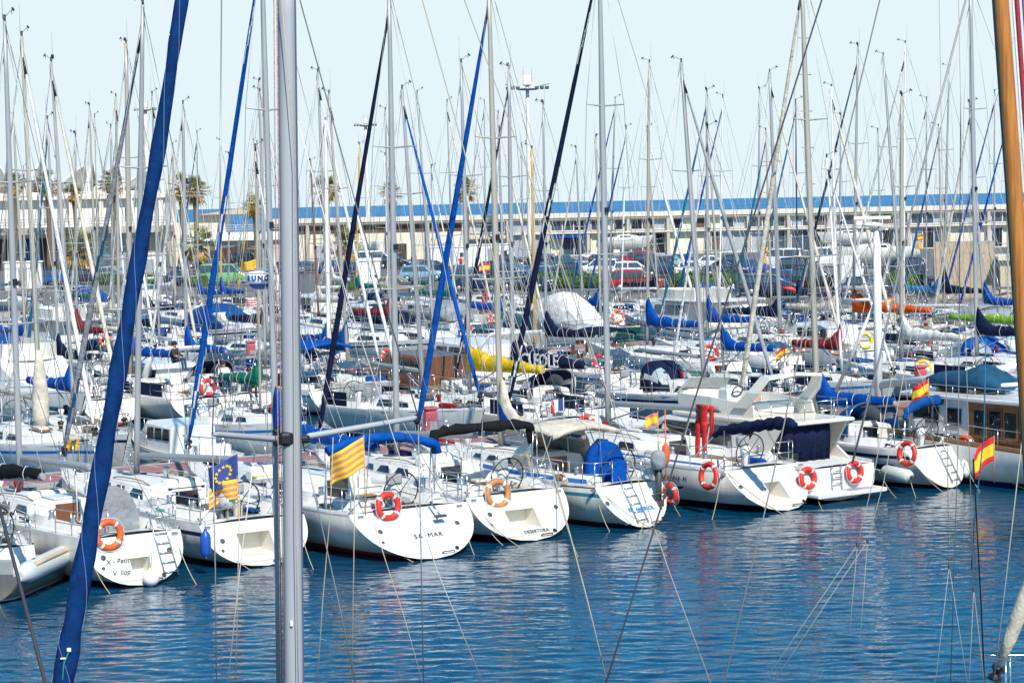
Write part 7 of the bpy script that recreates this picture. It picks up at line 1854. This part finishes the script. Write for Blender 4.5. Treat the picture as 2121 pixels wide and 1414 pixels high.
person(at_v(828, 655, 128) , R(-40), 'sit', mar, jean, 'person with fair hair in dark waistcoat sitting above the boats', mat('fair_hair', (.35, .2, .08), .8)); person(at_v(516, 806, 84), R(-60), 'sit', drk, drk, 'person in dark cap and jacket sitting in the cockpit', black); person(at_v(361, 752, 84), R(-20), 'sit', drk, jean, 'person in dark jacket bending on the boat near the thick jib'); person(at_v(956, 688, 100), R(-90), 'sit', grey, jean, 'person in grey shirt sitting on the cream motor cruiser'); person(at_v(463, 792, 83.5), R(-60), 'sit', wh, jean, 'person with dark hair sitting low in the blue cockpit')
# ------------------------------------------------------------------ rigging close to the viewer
def line(pts, Ys, r, m_, label=None, cat='stay', name='stay_wire', parent=None, n=6):
    P = [at_Y(x, y, Y) for (x, y), Y in zip(pts, Ys)]
    if parent is None:
        o = MB().tube([p - P[0] for p in P], r, n).build(name, [m_], None, P[0]); thing(o, label, cat); return o
    return MB().tube([p - parent.location for p in P], r, n).build(name, [m_], parent)
# the tall grey mast
ax = [at_Y(x, y, 20) for x, y in ((592.5, -90), (598, 400), (604.5, 900), (609.5, 1414), (611, 1640))]
nm = empty('boat_mast', ax[-1]); loc0 = nm.location.copy()
fine = []
for i in range(len(ax) - 1):
    for k in range(4): fine.append(ax[i].lerp(ax[i+1], k / 4))
fine.append(ax[-1]); fine = [p - loc0 for p in fine]; N = len(fine)
nearalu = mat('near_mast_aluminium', (.36, .375, .395), .55, metal=0, var=.1, vscale=3, stretch=(5, 5, .3))
rings = []
for i, p in enumerate(fine):
    r_ = .080 + .013 * i / (N - 1); ring = []
    for j in range(20):
        a = 2 * math.pi * j / 20; x, y = math.cos(a), math.sin(a)
        ring.append(p + Vector((r_ * (abs(x) ** .85) * (1 if x > 0 else -1), r_ * 1.35 * (abs(y) ** .85) * (1 if y > 0 else -1), 0)))
    rings.append(ring)
MB().loft(rings).build('mast_tube', [nearalu], nm)
MB().tube([p + Vector((.083 + .011 * i / N, -.05, 0)) for i, p in enumerate(fine)], .007, 6).build('sail_track', [mat('track_blue_grey', (.07, .10, .17), .6)], nm)
def near(nm_, pts, Ys, r, m_, n=8): return line(pts, Ys, r, m_, parent=nm, name=nm_, n=n)
near('spreader', [(630, 909), (640, 903), (855, 866), (866, 863)], [20, 20, 20.7, 20.75], [.016, .03, .026, .018], nearalu); near('spreader', [(585, 909), (575, 909), (452, 899), (440, 899)], [20, 20, 19.4, 19.35], [.016, .03, .026, .018], grey)
MB().rbox(at_Y(594, 908, 19.93) - loc0, (.13, .16, .13), .03).build('spreader_bracket', [black], nm); MB().rbox(at_Y(633, 908, 20.02) - loc0, (.09, .16, .07), .02).build('spreader_bracket', [black], nm)
MB().rbox(at_Y(863, 868, 20.74) - loc0, (.06, .06, .09), .02).build('spreader_tip', [black], nm)
near('upper_shroud', [(866, 863), (736, 420), (621, 0), (600, -80)], [20.75, 20.5, 20.2, 20.1], .0062, wire, 5); near('lower_shroud', [(866, 866), (872, 1140), (878, 1440)], [20.75, 20.7, 20.6], .0062, wire, 5)
near('upper_shroud', [(440, 898), (455, 440), (459, -20)], [19.35, 19.6, 19.9], .0062, wire, 5); near('lower_shroud', [(440, 899), (446, 1180), (449, 1440)], [19.35, 19.3, 19.2], .0062, wire, 5)
near('upper_shroud', [(613, 240), (720, 620), (800, 860), (905, 1180), (1000, 1414)], [20, 20.2, 20.4, 20.6, 20.8], .005, wirel, 5); near('inner_shroud', [(627, 915), (660, 1060), (700, 1240), (740, 1430)], [20.05, 20, 19.9, 19.8], .0062, wire, 5)
redr = mat('red_white_rope', (.42, .34, .30), .85, var=.6, vscale=60, col2=(.25, .08, .06))
near('halyard', [(567, -40), (571, 500), (577, 1000), (581, 1440)], [19.85] * 4, .0055, redr, 6); near('halyard', [(573, -40), (578, 500), (582, 900), (588, 1440)], [19.9] * 4, .006, redr, 6); near('halyard', [(580, -40), (612, 330), (613, 1100), (618, 1440)], [19.8, 19.78, 19.8, 19.8], .0045, rope, 5)
near('spinnaker_pole', [(569, 900), (571, 960), (576, 1200), (579, 1440)], [20.3] * 4, [.022, .03, .03, .03], nearalu); MB().rbox(at_Y(573, 905, 20.2) - loc0, (.07, .09, .16), .02).build('pole_car', [black], nm)
near('halyard', [(690, 905), (684, 1060), (668, 1250), (655, 1440)], [21] * 4, .005, rope, 5)
MB().box(at_Y(604, 1290, 19.865) - loc0, (.022, .012, .05)).build('sticker', [whitep], nm)
thing(nm, 'tall near grey aluminium mast with spreaders crossing the view', 'mast')
# thick navy furled jib
P = [at_Y(x, y, Y) for x, y, Y in ((381, -30, 19.6), (330, 300, 19.0), (282, 560, 18.4), (240, 800, 17.8), (197, 1040, 17.2), (155, 1270, 16.7), (130, 1414, 16.4), (104, 1580, 16.0))]
pts = []
for i in range(len(P) - 1):
    for k in range(8): pts.append(P[i].lerp(P[i+1], k / 8))
pts.append(P[-1]); o0 = P[-1]; rnd = random.Random(9)
rs = [(.054 + .031 * i / (len(pts) - 1)) * (1 + .045 * math.sin(i * .9) + rnd.uniform(-.025, .025)) for i in range(len(pts))]
rings = []
for i, p in enumerate(pts):                                # the rolled cloth is oval and twists as it climbs, with the leech lying proud
    d = (pts[min(i+1, len(pts)-1)] - pts[max(0, i-1)]).normalized(); a_ = d.cross(Vector((0, 1, 0))).normalized(); b_ = a_.cross(d); ring = []
    for j in range(28):
        an = 2 * math.pi * j / 28; ph_ = an - i * .42
        k = 1 + .085 * math.cos(2 * ph_) + .05 * max(0, math.cos(ph_ * 3)) ** 3 + .02 * math.sin(5 * an + i * 1.3)
        ring.append(p - o0 + (a_ * math.cos(an) + b_ * math.sin(an)) * rs[i] * k)
    rings.append(ring)
fj = MB().loft(rings).build('furled_jib', [mat('near_navy_canvas', (.002, .030, .125), .85, var=.45, vscale=7, bump=.03, bscale=12, spec=.1)], None, o0)
for ph in range(3):
    hel = []
    for i in range(len(pts) * 3 - 2):
        t = i / 3; k = int(min(t, len(pts) - 1.001)); p = pts[k].lerp(pts[k+1], t - k) if k < len(pts) - 1 else pts[-1]; d = (pts[min(k+1, len(pts)-1)] - pts[max(0, k-1)]).normalized(); a_ = d.cross(Vector((0, 1, 0))).normalized(); b_ = a_.cross(d); an = t * .42 + ph * 2.09
        hel.append(p - o0 + (a_ * math.cos(an) + b_ * math.sin(an)) * (rs[k] * 1.07))
    MB().tube(hel, .0014, 4).build('seam', [mat('seam_thread', (.25, .32, .5), .7)], fj)
MB().rbox(at_Y(143, 1345, 16.42) - o0, (.03, .02, .03), .004).build('shackle', [whitep], fj); MB().rbox(at_Y(132, 1363, 16.4) - o0, (.05, .02, .014), .004).build('shackle', [whitep], fj)
MB().tube([at_Y(143, 1348, 16.4) - o0, at_Y(132, 1375, 16.37) - o0, at_Y(127, 1440, 16.3) - o0], .005, 5).build('sheet_cord', [ropeg], fj)
thing(fj, 'thick navy furled sail rising steeply across the view', 'sail')
# varnished mast at the right edge
P = [at_Y(x, y, 25) for x, y in ((2068, -80), (2074, 0), (2105, 440), (2121, 690), (2150, 1150), (2165, 1500))]; wm = empty('boat_mast', P[-1]); o0 = P[-1].copy()
dkw = mat('varnished_mast', (.55, .215, .025), .4, var=.5, vscale=3.0, stretch=(9, 9, .5), coat=.3, col2=(.30, .09, .012))
MB().tube([p - o0 for p in P], [.082, .084, .09, .092, .096, .1], 16).build('mast_tube', [dkw], wm); MB().tube([p - o0 + Vector((-.085, .02, 0)) for p in P], .018, 6).build('sail_track', [dgrey], wm)
MB().tube([p - o0 + Vector((.115, -.05, 0)) for p in P], .013, 6).build('halyard', [ropew], wm); MB().tube([p - o0 + Vector((.165, -.03, 0)) for p in P], .028, 8).build('halyard', [mat('red_rope', (.42, .03, .05), .8, var=.5, vscale=40)], wm); MB().tube([p - o0 + Vector((.235, -.02, 0)) for p in P], .013, 6).build('halyard', [mat('purple_rope', (.2, .04, .2), .8)], wm)
thing(wm, 'varnished orange timber mast with red halyard at the frame edge', 'mast')
# the bow with the cream furled jib, bottom right
B0 = at_Y(2046, 1452, 31.5); f_ = Vector((-.93, .36, 0)).normalized(); L = 11.0
root, H, info = sailboat(Vector((B0.x, B0.y, 0)) - f_ * (L - .1), math.atan2(f_.y, f_.x), L=L, B=3.5, fs=1.05, fb=B0.z, lod=0, seed=33, xm=6.5, hull=HMW(),
    rigk=dict(ztop=14.5, dx=-.2, mm=alub, r=.09, jib=CAN['cream'], jib_r=.125, cover=CAN['cream']))
thing(root, 'sloop whose cream furled jib and steel pulpit show at the corner', 'sailing boat')
# stays of the boats below the viewer
line([(1707, -15), (1561, 448), (1445, 808), (1322, 1200), (1250, 1430)], [24, 23, 22, 21, 20.5], .0095, roped, 'dark stay slanting in front of the motor yacht'); line([(1826, -15), (1716, 448), (1598, 1000), (1496, 1430)], [24, 23, 22, 21], .0085, mat('grey_wire', (.16, .155, .15), .5), 'dark grey stay slanting across the long sloop')
line([(-12, 1010), (28, 1160), (62, 1290), (98, 1430)], [15, 14.7, 14.4, 14], .013, roped, 'black rope slanting past the inflatable boat', 'rope', 'rope')
line([(872, -10), (995, 435), (1112, 860), (1175, 1085), (1216, 1240), (1262, 1430)], [24, 23.5, 23, 22.5, 22, 22], .0075, mat('khaki_wire', (.34, .30, .23), .6), 'khaki stay slanting past the faded orange lifebuoy'); line([(958, -10), (1124, 440), (1290, 900), (1385, 1180), (1478, 1430)], [26, 25, 24, 23.5, 23], .006, mat('khaki_wire', (.34, .30, .23), .6), 'pale stay slanting past the blue wheel cover')
line([(2003, -10), (1890, 430), (1822, 740), (1765, 960)], [30, 30, 30, 30], .016, mat('mid_wire', (.25, .25, .26), .5), 'thick grey stay in front of the white radar mast'); line([(735, 1000), (733, 1150), (728, 1430)], [20] * 3, .0048, rope, 'thin tan line hanging before the red-striped hull'); line([(775, 1085), (800, 1165), (835, 1270), (880, 1430)], [20] * 4, .0048, rope, 'thin tan line slanting over the name on the transom')
line([(527, 940), (500, 1150), (470, 1430)], [20] * 3, .005, wirel, 'pale line slanting past the stern with the blue fender'); line([(497, 1000), (488, 1430)], [20, 20], .0045, rope, 'thin tan line left of the tall near mast'); line([(1990, 200), (1985, 900), (1968, 1440)], [26] * 3, .006, wire, 'wire before the blue sprayhood sloop')
def bridle(top, mid, fork, legs, Y, label):
    P0 = at_Y(*fork, Y); o = empty('backstay', P0)
    line([top, mid, fork], [Y + .6, Y + .3, Y], .0045, mat('khaki_wire', (.34, .30, .23), .6), parent=o, name='upper_stay'); MB().rbox((0, 0, 0), (.03, .03, .07), .01).build('block', [dgrey], o)
    for l in legs: line([fork, l], [Y, Y - .3], .0034, mat('khaki_wire', (.34, .30, .23), .6), parent=o, name='lower_leg')
    thing(o, label, 'backstay')
bridle((1945, -20), (1958, 700), (1966, 1172), [(1934, 1440), (2008, 1440)], 24, 'forked backstay below the striped flag staff'); bridle((1985, -20), (2000, 700), (2017, 1220), [(2006, 1440), (2042, 1440)], 25, 'forked backstay by the cream furled jib at the corner'); bridle((1880, 600), (1807, 1000), (1776, 1128), [(1760, 1306), (1570, 1430)], 23, 'forked backstay in front of the motor yacht platform'); bridle((1905, 600), (1830, 1000), (1797, 1120), [(1781, 1328), (1590, 1430)], 23.4, 'forked backstay beside the one at the motor yacht platform')
line([(2016, 950), (2032, 1250), (2040, 1430)], [26] * 3, .009, roped, 'dark wire meeting the pulpit at the corner'); line([(2118, 900), (2083, 1205), (2056, 1430)], [27] * 3, .007, mat('khaki_wire', (.34, .30, .23), .6), 'khaki wire crossing the cream furled jib')
line([(2042, 700), (2038, 900), (2020, 1060), (2012, 1180)], [30] * 4, .010, CAN['teal'], 'teal cord hanging by the striped flag', 'rope', 'rope')
